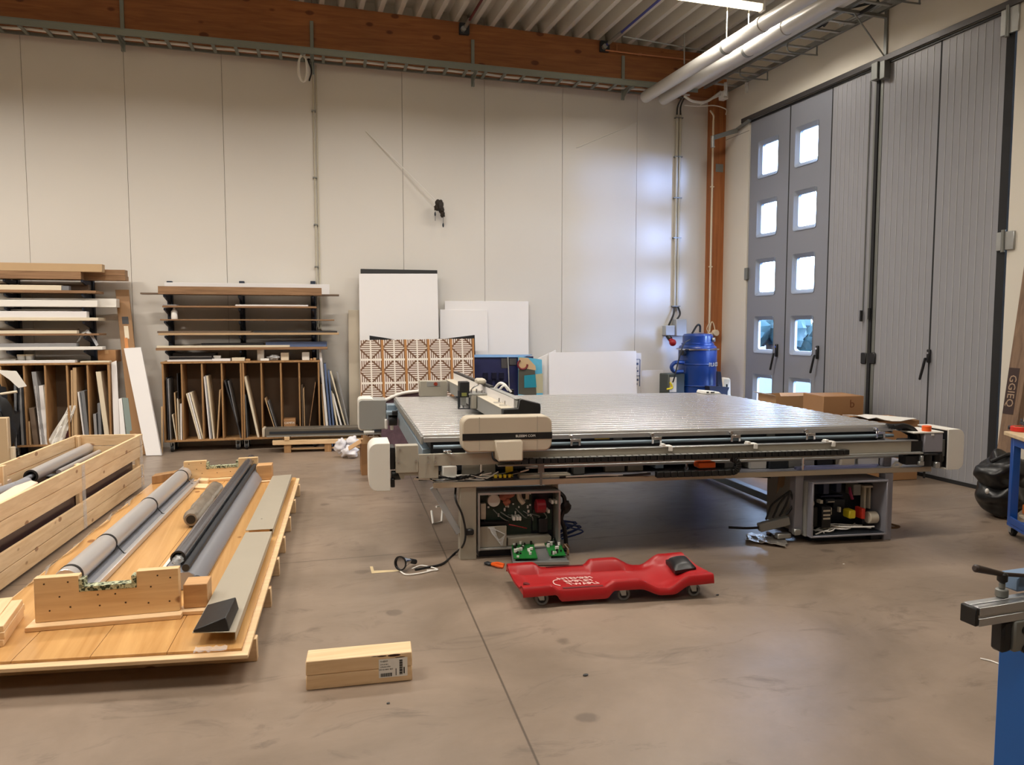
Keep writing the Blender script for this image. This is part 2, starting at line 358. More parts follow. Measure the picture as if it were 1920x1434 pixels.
# other walls of the hall ---------------------------------------------
struct('wall_left', MB().box(-10.2, -9.6, -7, 11.2, 0, ZC), m_wall)
struct('wall_front', MB().box(-10, XW+0.2, -7.3, -7, 0, ZC), m_wall)
# door wall -----------------------------------------------------------
DT, DY0, DY1 = 4.23, 5.10, 8.955
wr = MB().box(XW, XW+0.2, DY1, 10.2, 0, ZC).box(XW, XW+0.2, -7, DY0, 0, ZC).box(XW, XW+0.2, DY0, DY1, DT, ZC)
wall_right = struct('wall_right', wr, m_wallr)
pa, pb = onx(1361, 260, XW), onx(1406, 242, XW)
part('panel_joint', MB().beam((XW-0.0005, pa.y, pa.z-0.02), (XW-0.0005, 8.96, pa.z-0.02), 0.002, 0.006), m_seam, wall_right)
m_track = mat('door_track', (86, 84, 84), 0.45, metal=0.5)
tr = struct('trim_3', MB().box(XW-0.03, XW+0.0, DY0-0.1, DY1+0.16, DT, DT+0.06), m_track, 0.004, label='grey steel track above the folding door')
part('head_strip', MB().box(XW+0.004, XW+0.08, DY0, DY1, DT-0.025, DT), m_black, tr)  # black strip between the leaf tops and the track
m_leaf = mat('door_leaf_grey', (150, 151, 156), 0.42, var=0.03, scale=2)
m_leaf2 = mat('door_leaf_grey_window', (138, 141, 150), 0.42, var=0.03, scale=2)
m_ridge = mat('door_leaf_rib', (172, 172, 174), 0.4, var=0.02)
m_fr = mat('window_frame_grey', (150, 158, 168), 0.4)
m_glass = glass('door_glass')
LX0, LX1 = XW+0.02, XW+0.08
leaves = [(8.14, 8.95), (7.395, 8.12), (6.74, 7.375), (5.91, 6.615), (5.20, 5.89)]
wins = {0: (8.365, 8.76), 1: (7.615, 8.01)}
rows = [0.385, 1.15, 1.905, 2.672, 3.44]
def rrect(y0, y1, z0, z1, r, x, n=5):
    out = []
    for cy, cz, a0 in ((y1-r, z1-r, 0), (y0+r, z1-r, 90), (y0+r, z0+r, 180), (y1-r, z0+r, 270)):
        for k in range(n): a = R_(a0+90*k/(n-1)); out.append((x, cy+r*math.cos(a), cz+r*math.sin(a)))
    return out
doors = []
for i, (y0, y1) in enumerate(leaves):
    mb = MB()
    if i in wins:
        w0, w1 = wins[i]; mb.box(LX0, LX1, y0, w0, 0.03, DT-0.02).box(LX0, LX1, w1, y1, 0.03, DT-0.02)
        zs = [0.03]+[z for r in rows for z in (r, r+0.46)]+[DT-0.02]
        for k in range(0, len(zs), 2): mb.box(LX0, LX1, w0, w1, zs[k], zs[k+1])
        d = struct('door_%d' % (i+1), mb, m_leaf2)
        for r in rows:
            fr_ = MB(); o1 = rrect(w0-0.012, w1+0.012, r-0.012, r+0.472, 0.03, LX0-0.008); o2 = rrect(w0+0.036, w1-0.036, r+0.036, r+0.424, 0.03, LX0+0.03)
            n = len(o1); fr_.add(o1+o2, [(k, (k+1) % n, n+(k+1) % n, n+k) for k in range(n)])
            b1 = rrect(w0-0.012, w1+0.012, r-0.012, r+0.472, 0.03, LX1+0.004); b2 = rrect(w0+0.036, w1-0.036, r+0.036, r+0.424, 0.03, LX1+0.004)
            fr_.add(b1+b2, [(k, n+k, n+(k+1) % n, (k+1) % n) for k in range(n)])
            fr_.add(o1+b1, [(k, n+k, n+(k+1) % n, (k+1) % n) for k in range(n)]); fr_.add(o2+b2, [(k, (k+1) % n, n+(k+1) % n, n+k) for k in range(n)])
            f = part('window_frame', fr_, m_fr, d)
            part('pane', MB().box(LX0+0.036, LX0+0.044, w0+0.032, w1-0.032, r+0.032, r+0.428), m_glass, f)
    else:
        mb.box(LX0, LX1, y0, y1, 0.03, DT-0.02); d = struct('door_%d' % (i+1), mb, m_leaf)
        rb = MB(); n = 9
        for k in range(1, n): yy = y0+(y1-y0)*k/n; rb.box(LX0-0.003, LX0, yy-0.004, yy+0.004, 0.05, DT-0.04)
        part('rib', rb, m_ridge, d)
    if i == 2: part('edge_trim', MB().box(LX0-0.006, LX1, 6.701, 6.738, 0.03, DT-0.02), m_galvd, d)
    if i == 3: part('edge_trim', MB().box(LX0-0.006, LX1, 6.617, 6.658, 0.03, DT-0.02), m_galvd, d)
    part('bottom_seal', MB().box(LX0-0.012, LX1, y0-0.01, y1+0.01, 0, 0.035), m_rubber, d)
    doors.append(d)
    # rubber seal on the meeting edge
    e0 = {0: 8.12, 1: 7.375, 2: 6.66, 3: 5.89, 4: 5.12}[i]
    part('edge_seal', MB().box(LX0-(0.02 if i in (2, 4) else 0.0), LX1, e0, y0 if i != 2 else 6.70, 0.0, DT-0.02), m_rubber, d)
def lever(d, px0, py0, px1, py1, y, z0, z1):
    h = part('handle', MB().box(XW-0.01, LX0, y-0.018, y+0.018, z0, z1), m_black, d, 0.006)
    part('lever', MB().beam((XW-0.035, y+0.0, z0+0.05), (XW-0.05, y+0.045, z0-0.17), 0.03, 0.02), m_black, h, 0.006)
    part('lock_cylinder', MB().cyl((XW-0.016, y, z1-0.035), (XW-0.006, y, z1-0.035), 0.012), m_chrome, h)
for d, p0, p1 in ((doors[0], (1455.5, 645), (1455.5, 669)), (doors[1], (1532, 648), (1532, 673)), (doors[4], (1741, 655), (1741, 680))):
    a, c = onx(*p0, XW), onx(*p1, XW); lever(d, 0, 0, 0, 0, a.y, c.z, a.z)
for d, px_, sgn in ((doors[2], 1618, 1), (doors[3], 1635, -1)):
    a, c = onx(px_, 661, XW), onx(px_, 682, XW)
    part('pull_plate', MB().box(XW, LX0, a.y-0.04, a.y+0.04, c.z, a.z), m_black, d, 0.008)
for d, x0, x1, y0, y1 in ((doors[2], 1623, 1620, 260, 592), (doors[3], 1640, 1636, 200, 588)):
    a, c = onx(x0, y0, XW), onx(x1, y1, XW); yy = (a.y+c.y)/2
    rod = part('bolt_rod', MB().cyl((XW+0.008, yy, c.z), (XW+0.008, yy, 4.1), 0.006, 8), m_galvd, d)
    part('rod_grip', MB().cyl((XW-0.01, yy, c.z-0.06), (XW-0.01, yy, c.z+0.06), 0.016, 10), m_black, rod)
for px_, py_, h in ((1884, 452, 0.16), (1893, 40, 0.22)):
    a = onx(px_, py_, XW); hg = part('hinge', MB().box(XW-0.02, LX0, a.y-0.10, a.y-0.012, a.z-h/2, a.z+h/2).box(XW-0.02, LX0, a.y+0.012, a.y+0.07, a.z-h/2, a.z+h/2), m_galv, doors[4], 0.004)
    part('pin', MB().cyl((XW-0.02, a.y, a.z-h*0.6), (XW-0.02, a.y, a.z+h*0.6), 0.018, 12), m_galvd, hg)
a = onx(1402, 513, XW); part('hinge', MB().box(XW-0.012, LX0, 8.92, 8.99, a.z-0.08, a.z+0.08), m_galvd, doors[0], 0.004)
part('track_bracket', MB().box(XW-0.06, XW+0.02, 6.63, 6.72, DT-0.16, DT+0.02).box(XW-0.06, XW+0.02, 6.53, 6.60, DT-0.18, DT), m_galvd, doors[3], 0.006)
# hold-open arm left of the door top
arm = thing('door_stay_arm', 'grey steel stay arm on the wall above the left window leaf', 'arm', (XW, 9.1, 4.1))
a, c = onx(1370, 228, XW-0.08), onx(1408, 222, XW-0.03)
part('arm', MB().beam((XW-0.04, 9.22, 4.16), (XW-0.04, 8.90, 4.22), 0.05, 0.03), m_galvd, arm, 0.004)
part('swing_link', MB().beam((XW-0.05, 9.16, 4.15), (XW-0.44, 9.18, 4.02), 0.03, 0.06), m_galvd, arm, 0.004)
part('end_roller', MB().cyl((XW-0.42, 9.18, 3.90), (XW-0.42, 9.18, 4.05), 0.025, 12), m_galv, arm)
# ground and trees outside ---------------------------------------------
m_grass = mat('outside_ground', (18, 32, 46), 0.9, var=0.25, scale=1.5)
struct('ground', MB().box(XW+0.2, 90, -60, 90, -0.4, -0.15), m_grass)
m_leafy = mat('foliage', (34, 60, 62), 0.9, var=0.4, scale=5); m_trunk = mat('bark', (74, 58, 46), 0.9)
for k, (x, y, r, h, lb) in enumerate(((24, 33, 2.6, 2.0, 'dark bushy tree outside seen through the left door windows'), (31, 37, 3.6, 1.3, 'low green bush outside seen through the right door windows'), (28, 45, 3.2, 1.8, 'farthest rounded tree outside behind the door windows'))):
    t = thing('tree', lb, 'tree', (x, y, -0.15)); mb = MB(); rnd = random.Random(k)
    for q in range(14):
        mb.ball((x+rnd.uniform(-1, 1)*r*0.7, y+rnd.uniform(-1, 1)*r*0.7, h*0.35+rnd.random()*h*0.6), min(r*rnd.uniform(0.3, 0.5), 0.9), wob=0.5, seed=q)
    part('foliage', mb, m_leafy, t); part('trunk', MB().cyl((x, y, -0.15), (x, y, h*0.5), 0.22), m_trunk, t)
# ================================================================ services under the roof and on the walls
# ladder tray along the back wall ---------------------------------------
zt = line2(B.y(0, 44, -0.40), B.y(1000, 143, -0.40))
TX0, TX1 = -5.2, 6.55
tray = thing('cable_ladder', 'long grey steel cable ladder hung under the timber beam on the back wall', 'cable tray', B.W((0, -0.25, zt(0))))
def tilted(mb, x0, x1, y0, y1, h0, h1):
    return mb.hexa([(x0,y0,zt(x0)+h0),(x1,y0,zt(x1)+h0),(x1,y1,zt(x1)+h0),(x0,y1,zt(x0)+h0)], [(x0,y0,zt(x0)+h1),(x1,y0,zt(x1)+h1),(x1,y1,zt(x1)+h1),(x0,y1,zt(x0)+h1)])
m_tray = mat('tray_steel', (142, 148, 142), 0.45, metal=0.45, var=0.08, scale=8)
for y0 in (-0.41, -0.11): part('side_rail', tilted(tilted(tilted(MB(B), TX0, TX1, y0, y0+0.015, 0, 0.075), TX0, TX1, y0-0.008, y0+0.02, 0.068, 0.076), TX0, TX1, y0-0.006, y0+0.02, 0, 0.008), m_tray, tray)
x = TX0+0.08
while x < TX1: part('rung', tilted(MB(B), x-0.018, x+0.018, -0.40, -0.10, 0.002, 0.022), m_tray, tray); x += 0.25
cb = MB(B)
for k in range(1):
    pts = []; x = TX0
    while x <= TX1: pts.append((x, -0.175+0.012*math.sin(x*5+k), zt(x)+0.042-0.006*abs(math.sin(x*6+k)))); x += 0.125
    cb.tube(pts, 0.015, 6, 1)
single('electric_cable', cb, m_whitep, 'white electric cable lying along the cable ladder on the back wall', 'cable')
for px_, ytop, ybot, sx0 in ((-60, 5, 80, 1), (228, 0, 97, 1), (584, 40, 140, 1), (886, 75, 163, 1), (1168, 105, 188, 1)):
    a, c = B.y(px_, ytop, -0.145), B.y(px_, ybot, -0.145)
    br = part('bracket', MB(B).box(a.x-0.022, a.x+0.022, -0.165, -0.141, c.z, a.z), m_tray, tray, 0.003)
    part('gusset', MB(B).prism([(a.x-0.003, -0.165, zt(a.x)-0.002), (a.x-0.003, -0.43, zt(a.x)-0.002), (a.x-0.003, -0.43, zt(a.x)-0.02), (a.x-0.003, -0.165, c.z)], (0.006, 0, 0)).box(a.x-0.022, a.x+0.022, -0.43, -0.165, zt(a.x)-0.008, zt(a.x)-0.002), m_tray, br)
# single vertical conduit at the middle of the wall ------------------------
a = B.y(587, 150, -0.02); c = B.y(592, 530, -0.02)
cd = thing('conduit_pipe', 'thin pale conduit running down the back wall to the right rack', 'pipe', B.W((a.x, -0.02, 1.3)))
part('pipe', MB(B).cyl((a.x, -0.022, 1.3), (a.x, -0.022, zt(a.x)), 0.011, 10), mat('pale_conduit', (196, 190, 172), 0.5), cd)
part('cover_strip', MB(B).box(a.x+0.028, a.x+0.046, -0.014, -0.002, 1.3, zt(a.x)), mat('pale_conduit', (196, 190, 172), 0.5), cd)
for py_ in (208, 333, 421, 500): z = B.y(589, py_, -0.02).z; part('clip', MB(B).box(a.x-0.025, a.x+0.025, -0.038, -0.001, z-0.008, z+0.008), m_galvd, cd)
ct = B.y(568, 128, -0.3); co = MB(B)
for k in range(5):
    pts = [(ct.x+0.06*math.cos(t)*(1-0.06*k), -0.28-0.012*k, ct.z+0.15*math.sin(t)*(1+0.02*k)) for t in [2*math.pi*q/14 for q in range(15)]]
    co.tube(pts, 0.011, 6, 2)
co.tube([(ct.x+0.02, -0.3, ct.z+0.15), (ct.x+0.05, -0.28, ct.z+0.22), (ct.x+0.11, -0.25, zt(ct.x)+0.03)], 0.010, 6)
coil = thing('cable_coil', 'coil of white cable hanging from the cable ladder above the conduit', 'cable', B.W((ct.x, -0.3, ct.z-0.15)))
part('loops', co, m_whitep, coil); part('black_lead', MB(B).tube([(ct.x+0.09, -0.2, zt(ct.x)), (ct.x+0.06, -0.25, ct.z+0.12), (ct.x+0.1, -0.24, ct.z), (ct.x+0.07, -0.26, ct.z-0.13)], 0.009, 6), m_black, coil)
# twin conduits, socket boxes -------------------------------------------------
a = B.y(1273, 205, -0.03); c = B.y(1268, 575, -0.03)
tw = thing('conduit_pair', 'pair of pale conduits beside the corner post feeding two grey boxes', 'pipe', B.W((c.x, -0.03, c.z)))
for dx in (-0.024, 0.024): part('pipe', MB(B).cyl((a.x+dx, -0.03, c.z), (a.x+dx, -0.03, B.y(1273, 216, -0.03).z), 0.02, 12), mat('pale_conduit', (196, 190, 172), 0.5), tw)
for dx in (-0.028, 0.028): z1 = B.y(1273, 216, -0.03).z; part('black_cable', MB(B).tube([(a.x+dx, -0.03, z1-0.01), (a.x+dx*0.8, -0.04, z1+0.12), (a.x+dx*0.6+0.03, -0.12, z1+0.24)], 0.011, 6), m_black, tw)
for py_ in (221, 294, 371, 446, 574): z = B.y(1270, py_, -0.03).z; part('clip', MB(B).box(a.x-0.06, a.x+0.06, -0.052, -0.001, z-0.007, z+0.007), m_galvd, tw)
m_boxgrey = mat('socket_grey', (178, 182, 186), 0.5)
def pxbox(x0, y0, x1, y1, d): p, q = B.y(x0, y1, -d), B.y(x1, y0, -d); return p.x, q.x, p.z, q.z
x0, x1, z0, z1 = pxbox(1248, 610, 1266, 629, 0.12); sb = thing('socket_box', 'small grey power socket box with a red plug on the back wall', 'socket', B.W(((x0+x1)/2, 0, z0)))
part('housing', MB(B).box(x0, x1, -0.12, 0, z0, z1), m_boxgrey, sb, 0.008); part('socket_collar', MB(B).cyl(((x0+x1)/2-0.02, -0.08, z0), ((x0+x1)/2, -0.12, z0-0.05), 0.035, 16), m_black, sb)
part('plug', MB(B).cyl(((x0+x1)/2, -0.12, z0-0.05), ((x0+x1)/2+0.02, -0.15, z0-0.13), 0.03, 16).ball(((x0+x1)/2+0.02, -0.16, z0-0.10), 0.05), m_red, sb)
part('feed_cable', MB(B).tube([(c.x-0.028, -0.03, c.z), (c.x-0.06, -0.06, c.z-0.12), ((x0+x1)/2, -0.06, z1)], 0.014, 8), m_black, sb)
x0b, x1b, z0b, z1b = pxbox(1268, 598, 1288, 630, 0.14); sb2 = thing('switch_box', 'larger plain grey switch box right of the red plug on the back wall', 'box', B.W(((x0b+x1b)/2, 0, z0b)))
part('housing', MB(B).box(x0b, x1b, -0.14, 0, z0b, z1b), m_boxgrey, sb2, 0.008); part('feed_cable', MB(B).tube([(c.x+0.028, -0.03, c.z), (c.x+0.05, -0.05, c.z-0.1), (x0b+0.05, -0.06, z1b)], 0.014, 8), m_black, sb2)
# conduit on the timber post -----------------------------------------------
pc = thing('post_conduit', 'cream conduit running down the timber post to two round boxes', 'pipe', (5.955, 9.5, 1.2))
z0 = ony(1331, 622, 9.5).z; p_cream = mat('cream_plastic', (222, 206, 178), 0.5); xa = ony(1333, 420, 9.5).x+0.01
part('pipe', MB().cyl((xa, 9.505, z0), (xa, 9.505, 4.35), 0.014, 10).tube([(xa, 9.505, 4.35), (xa-0.01, 9.49, 4.42), (xa-0.08, 9.46, 4.47)], 0.012, 8), p_cream, pc)
part('junction_box', MB().box(xa-0.03, xa+0.035, 9.46, 9.52, z0-0.09, z0-0.01), p_cream, pc, 0.008)
q = ony(1340, 624, 9.5); part('round_box', MB().cyl((q.x, 9.45, q.z), (q.x, 9.52, q.z), 0.045, 20), p_cream, pc, 0.004)
part('loop_wire', MB().tube([(xa+0.005, 9.5, z0), (xa+0.02, 9.49, z0+0.13), (q.x-0.03, 9.49, z0+0.12), (q.x, 9.49, q.z+0.03)], 0.008, 6).tube([(xa-0.01, 9.5, z0-0.02), (xa-0.05, 9.49, z0+0.05), (xa+0.0, 9.49, z0+0.14)], 0.006, 6), p_cream, pc)
for py_ in (275, 350, 500): z = ony(1335, py_, 9.5).z; part('clip', MB().box(xa-0.025, xa+0.025, 9.49, 9.52, z-0.008, z+0.008), p_cream, pc)
single('plate', MB().box(*[ony(1343, 322, 9.5).x, ony(1357, 322, 9.5).x], 9.512, 9.52, ony(1350, 322, 9.5).z, ony(1350, 307, 9.5).z), m_galvd, 'grey steel plate screwed to the timber corner post', 'plate', 0.002)
a = onx(1351, 507, XW); single('motion_sensor', MB().box(XW-0.06, XW, a.y-0.03, a.y+0.03, a.z-0.05, a.z+0.05), m_whitep, 'small white sensor box on the wall beside the corner post', 'sensor', 0.01)
# ventilation pipes along the door wall ----------------------------------------
m_duct = mat('painted_duct', (206, 204, 198), 0.35, metal=0.2, var=0.04)
def duct(px_, py_, r, label):
    e = B.y(px_, py_, -0.45); e = B.W(e); y1 = e.y
    t = thing('ventilation_pipe', label, 'pipe', (e.x, y1, e.z-r), 'white pipes under the roof')
    part('pipe', MB().cyl((e.x, -2.0, e.z), (e.x, y1, e.z), r, 24), m_duct, t)
    for k in (2.5, 5.6): part('collar', MB().cyl((e.x, y1-k, e.z), (e.x, y1-k-0.06, e.z), r+0.006, 24), m_duct, t)
    for k in (1.9, 4.6):
        hz = bt(B.L((e.x, 10, 0)).x)+0.02
        part('hanger', MB().cyl((e.x, y1-k, e.z+r), (e.x, y1-k, hz), 0.006, 6).cyl((e.x, y1-k-0.02, e.z), (e.x, y1-k+0.02, e.z), r+0.005, 24), m_galvd, t)
    part('end_cap', MB().lathe((0,0,0), [(0.001,0)], 3) if False else MB().cyl((e.x, y1, e.z), (e.x, y1+0.02, e.z), r*0.98, 24, r*0.8), m_duct, t)
    return e
d1 = duct(1210, 182, 0.075, 'left one of two white ventilation pipes running towards the back wall')
d2 = duct(1244, 186, 0.075, 'right one of two white ventilation pipes, nearest the ladder tray')
# second ladder tray above the doors --------------------------------------------------
RT = thing('cable_ladder', 'galvanised cable ladder along the door wall above the folding door', 'cable tray', (5.75, 6.0, 4.7))
ZR = 4.70; XA, XB = onz(1400, 122, ZR).x, onz(1540, 83, ZR).x
for xx, nm in ((5.61, 'side_rail'), (5.985, 'side_rail')): part(nm, MB().box(xx-0.008, xx+0.008, -1, 9.3, ZR, ZR+0.06).box(xx-0.02, xx+0.02, -1, 9.3, ZR, ZR+0.006), m_galv, RT)
y = 9.1
while y > 2.0: part('rung', MB().box(5.61, 5.985, y-0.018, y+0.018, ZR+0.004, ZR+0.02), m_galv, RT); y -= 0.245
for y in (6.58, 4.2):
    br = part('wall_bracket', MB().beam((5.40, y, ZR-0.02), (XW, y, ZR-0.02), 0.03, 0.03).box(XW-0.02, XW, y-0.02, y+0.02, ZR-0.45, ZR+0.25), m_galvd, RT)
    part('brace', MB().cyl((5.68, y, ZR-0.03), (XW-0.02, y, ZR-0.42), 0.008, 8), m_galvd, br)
for px_, py_ in ((1440, 150), (1535, 104), (1730, 8)):
    p = onz(px_, py_, ZR-0.10); yy = p.y
    part('hook', MB().tube([(5.62, yy, ZR+0.05), (5.60, yy, ZR-0.06), (5.66, yy, ZR-0.10), (5.98, yy, ZR-0.10), (6.0, yy, ZR-0.08), (6.0, yy, ZR+0.04)], 0.009, 6, 3), m_galvd, RT)
cb = MB()
for k in range(2):
    pts = [(5.86+0.04*k+0.02*math.sin(q*1.3+k), 7.0-q*0.5, ZR+0.035) for q in range(12)]; cb.tube(pts, 0.012, 6, 2)
single('electric_cable', cb, m_galv, 'grey electric cables lying in the ladder above the folding door', 'cable')
cb = MB(); cb.tube([(5.72, 7.2, ZR+0.05), (5.80, 6.9, ZR+0.12), (5.75, 6.6, ZR-0.02), (5.82, 6.4, ZR+0.03)], 0.02, 8).tube([(5.74, 7.1, ZR+0.04), (5.66, 6.8, ZR+0.06), (5.8, 6.5, ZR+0.05)], 0.014, 8)
single('cable_bundle', cb, m_black, 'tangle of black cable and plug in the ladder above the doors', 'cable')
# white box + hoses where tray meets the post
jb = thing('junction_box', 'white junction box with loose cables at the corner end of the ladder tray', 'box', (5.55, 9.3, 4.5))
p = ony(1358, 180, 9.35)
part('housing', MB().box(p.x-0.05, p.x+0.04, 9.30, 9.42, p.z-0.05, p.z+0.06), m_whitep, jb, 0.01)
q1, q2, q3, q4 = ony(1283, 180, 9.45), ony(1300, 190, 9.4), ony(1325, 190, 9.4), ony(1352, 172, 9.36)
part('white_cable', MB().tube([q1, q2, q3, q4], 0.018, 8).tube([ony(1313, 197, 9.45), ony(1330, 188, 9.4), ony(1352, 178, 9.36)], 0.010, 8).tube([ony(1283, 197, 9.5), ony(1310, 199, 9.48), ony(1340, 198, 9.47), ony(1361, 205, 9.47), ony(1361, 215, 9.47)], 0.008, 8), m_whitep, jb)
lp = thing('clear_hood', 'two clear plastic flaps hanging by the corner end of the ladder tray', 'plastic', (5.75, 8.9, 4.5))
for (a, b2) in (((1365, 155), (1372, 182)), ((1404, 152), (1409, 176))):
    p, q = ony(*a, 8.9), ony(*b2, 8.9); part('flap', MB().grid([[(p.x-0.06+0.03*math.sin(j), 8.9-0.02*j, p.z+(q.z-p.z)*i/3) for j in range(4)] for i in range(4)], (0.003, 0.003, 0)), clear('clear_plastic', alpha=0.4), lp)
# big grey channel beside the ducts (support rail)
ch = thing('support_channel', 'long pale steel channel running between the white pipes and the ladder tray', 'rail', (5.45, 5, 4.7))
part('web', MB().box(5.44, 5.46, -1, 9.35, ZR+0.0, ZR+0.16), m_duct, ch); part('flange', MB().box(5.44, 5.53, -1, 9.35, ZR-0.005, ZR+0.005), m_duct, ch)
part('camera_dome', MB().cyl((5.44, 5.75, ZR+0.09), (5.40, 5.75, ZR+0.09), 0.05, 16).ball((5.40, 5.75, ZR+0.09), 0.04), m_black, ch, label='round black fitting on the channel')
# tension rods with anchor boxes at the beam --------------------------------------------
m_rod = mat('dark_red_rod', (96, 44, 44), 0.5); m_rodb = mat('blue_rod', (70, 76, 150), 0.5)
for (bx, by, rx, ry, mm, lb) in ((870, 55, 903, 0, m_rod, 'dark tension rod with a steel anchor plate at the middle of the beam'), (1133, 88, 1236, 0, m_rodb, 'blue tension rod with an anchor block near the right end of the beam')):
    p = B.y(bx, by, -0.16); w = B.W(p); t = thing('tension_rod', lb, 'rod', w)
    part('anchor_plate', MB(B).box(p.x-0.065, p.x+0.065, -0.20, -0.14, p.z-0.07, p.z+0.07), m_dark, t, 0.006)
    zz = w.z+0.03; e = onz(rx, ry, w.z+0.03)
    rd = part('rod', MB().cyl((w.x, w.y-0.06, w.z+0.0), e+(e-w)*0.5, 0.016, 10), mm, t)
    part('turnbuckle', MB().cyl(w.lerp(e, 0.1), w.lerp(e, 0.35), 0.024, 10), m_galv, t)
    part('nut', MB(B).cyl((p.x-0.02, -0.20, p.z-0.02), (p.x-0.02, -0.25, p.z-0.02), 0.035, 6), m_galv, t)
sp = thing('copper_pipe', 'thin copper pipe along the beam behind the white pipes', 'pipe', B.W(B.y(1140, 95, -0.2)))
p0, p1, p2 = B.y(1135, 94, -0.2), B.y(1200, 102, -0.2), B.y(1330, 116, -0.2)
part('pipe', MB(B).tube([p0, p1, p2], 0.011, 8, 1), mat('copper', (196, 132, 92), 0.4, metal=0.7), sp)
part('riser', MB(B).tube([(p0.x+0.1, -0.2, p0.z), (p0.x+0.16, -0.2, p0.z), (p0.x+0.16, -0.2, p0.z+0.09)], 0.01, 8, 1), mat('copper', (0,0,0)), sp)
part('joint', MB(B).cyl((p1.x-0.02, -0.2, p1.z), (p1.x+0.02, -0.2, p1.z), 0.02, 10), mat('copper', (0,0,0)), sp)
hr = thing('hanger_frame', 'threaded steel hanger frame under the roof deck above the white pipes', 'rod', B.W(B.y(1283, 100, -0.6)))
for px_, y0, y1 in ((1283, 49, 120), (1349, 20, 85)): p, q = B.y(px_, y0, -0.7), B.y(px_, y1, -0.7); part('threaded_rod', MB(B).cyl(p, q, 0.009, 8), m_galv, hr)
p, q = B.y(1168, 68, -0.5), B.y(1330, 97, -0.5); part('cross_bar', MB(B).cyl(p, q, 0.009, 8), m_galv, hr); p, q = B.y(1282, 49, -0.7), B.y(1308, 49, -0.7); part('cross_bar', MB(B).cyl(p, q, 0.007, 8), m_galv, hr)
# ceiling lamps -----------------------------------------------------------------
m_tube = emit('lit_tube', (255, 236, 200), 6.0)
def lamp(x, y, z, label, L=1.5, power=LAMP_W, group='ceiling tube lamps'):
    t = thing('ceiling_lamp', label, 'lamp', (x, y, z), group)
    part('housing', MB().hexa([(x-L/2,y-0.045,z+0.03),(x+L/2,y-0.045,z+0.03),(x+L/2,y+0.045,z+0.03),(x-L/2,y+0.045,z+0.03)], [(x-L/2,y-0.03,z+0.08),(x+L/2,y-0.03,z+0.08),(x+L/2,y+0.03,z+0.08),(x-L/2,y+0.03,z+0.08)]), m_whitep, t)
    part('tube', MB().cyl((x-L/2+0.02, y, z), (x+L/2-0.02, y, z), 0.036, 16), m_tube, t)
    for s in (-1, 1):
        part('end_cap', MB().box(x+s*(L/2-0.0)-0.02, x+s*(L/2)+0.02, y-0.045, y+0.045, z-0.04, z+0.08), m_whitep, t, 0.008)
        part('suspension', MB().cyl((x+s*L*0.38, y, z+0.08), (x+s*L*0.38, y, bt(B.L((x, 10, 0)).x)+0.1), 0.002, 6), m_dark, t)
    ld = bpy.data.lights.new('tube_light', 'AREA'); ld.shape = 'RECTANGLE'; ld.size = L; ld.size_y = 0.1; ld.energy = power; ld.color = LAMP_COL; ld.spread = R_(155)
    lo = bpy.data.objects.new('tube_light', ld); COL.objects.link(lo); lo.parent = t; lo.location = (0, 0, -0.06)
    return t
e = onz(1433, 16, 4.95)
lamp(e.x-0.78, e.y, 4.95, 'lit tube lamp hanging under the roof deck above the white pipes')
k = 0
# ================================================================ racks and sheet cabinets on the back wall
m_up = mat('rack_upright', (46, 54, 70), 0.5, metal=0.3)
m_hardboard = mat('hardboard', (110, 92, 76), 0.7)  # dull brown board tone
m_strip = wood('thin_strip', (150, 116, 84), (120, 90, 64), 'X')
m_sheetgrey = mat('grey_sheet', (120, 122, 126), 0.5); m_sheetdark = mat('dark_sheet', (54, 54, 58), 0.45); m_sheetblue = mat('blue_sheet', (94, 112, 150), 0.4)
m_cream = mat('cream_sheet', (226, 214, 190), 0.5, var=0.03); m_tan = mat('tan_sheet', (190, 160, 122), 0.6); m_film = mat('glossy_film', (150, 150, 152), 0.2, var=0.15, scale=8)
FD = 0.42                                # how far shelf fronts and cabinets stand off the wall
def bx(px0, py0, px1, py1, d=FD):        # front-face rectangle from the photograph on the plane d in front of the wall
    p, q = B.y(px0, (py0+py1)/2, -d), B.y(px1, (py0+py1)/2, -d); m = B.y((px0+px1)/2, py0, -d), B.y((px0+px1)/2, py1, -d)
    return p.x, q.x, m[1].z, m[0].z
def bar(name, px0, py0, px1, py1, mt, label, cat, depth=0.1, d=FD, group=None, tilt=0.0, bevel=0.002):
    x0, x1, z0, z1 = bx(px0, py0, px1, py1, d); mb = MB(B)
    mb.hexa([(x0,-d,z0),(x1,-d,z0+tilt),(x1,-d+depth,z0+tilt),(x0,-d+depth,z0)], [(x0,-d,z1),(x1,-d,z1+tilt),(x1,-d+depth,z1+tilt),(x0,-d+depth,z1)])
    return single(name, mb, mt, label, cat, bevel, group)
def rack(name, label, ups, ytop, levels, loc_px):
    p = B.y(loc_px, 640, -0.05); t = thing(name, label, 'rack', B.W((p.x, -0.05, 0)))
    for u in ups:
        x = B.y(u, 600, -0.06).x; zt_ = B.y(u, ytop, -0.06).z
        up = part('upright', MB(B).box(x-0.03, x+0.03, -0.075, -0.01, 0.0, zt_), m_up, t, 0.003)
        hl = MB(B); z = 1.15
        while z < zt_-0.05: hl.box(x-0.012, x+0.012, -0.0765, -0.074, z, z+0.03); z += 0.075
        part('slot', hl, m_black, up)
    for (lz, xs) in levels:
        for u in xs:
            x = B.y(u, 600, -0.06).x
            part('arm', MB(B).prism([(x-0.012, -0.075, lz-0.006), (x-0.012, -0.40, lz-0.006), (x-0.012, -0.40, lz-0.03), (x-0.012, -0.075, lz-0.10)], (0.024, 0, 0)), m_up, t, 0.002)
    return t
def lev(px, py): return B.y(px, py, -FD).z
UR = (320, 455, 588); UL = (33, 173)
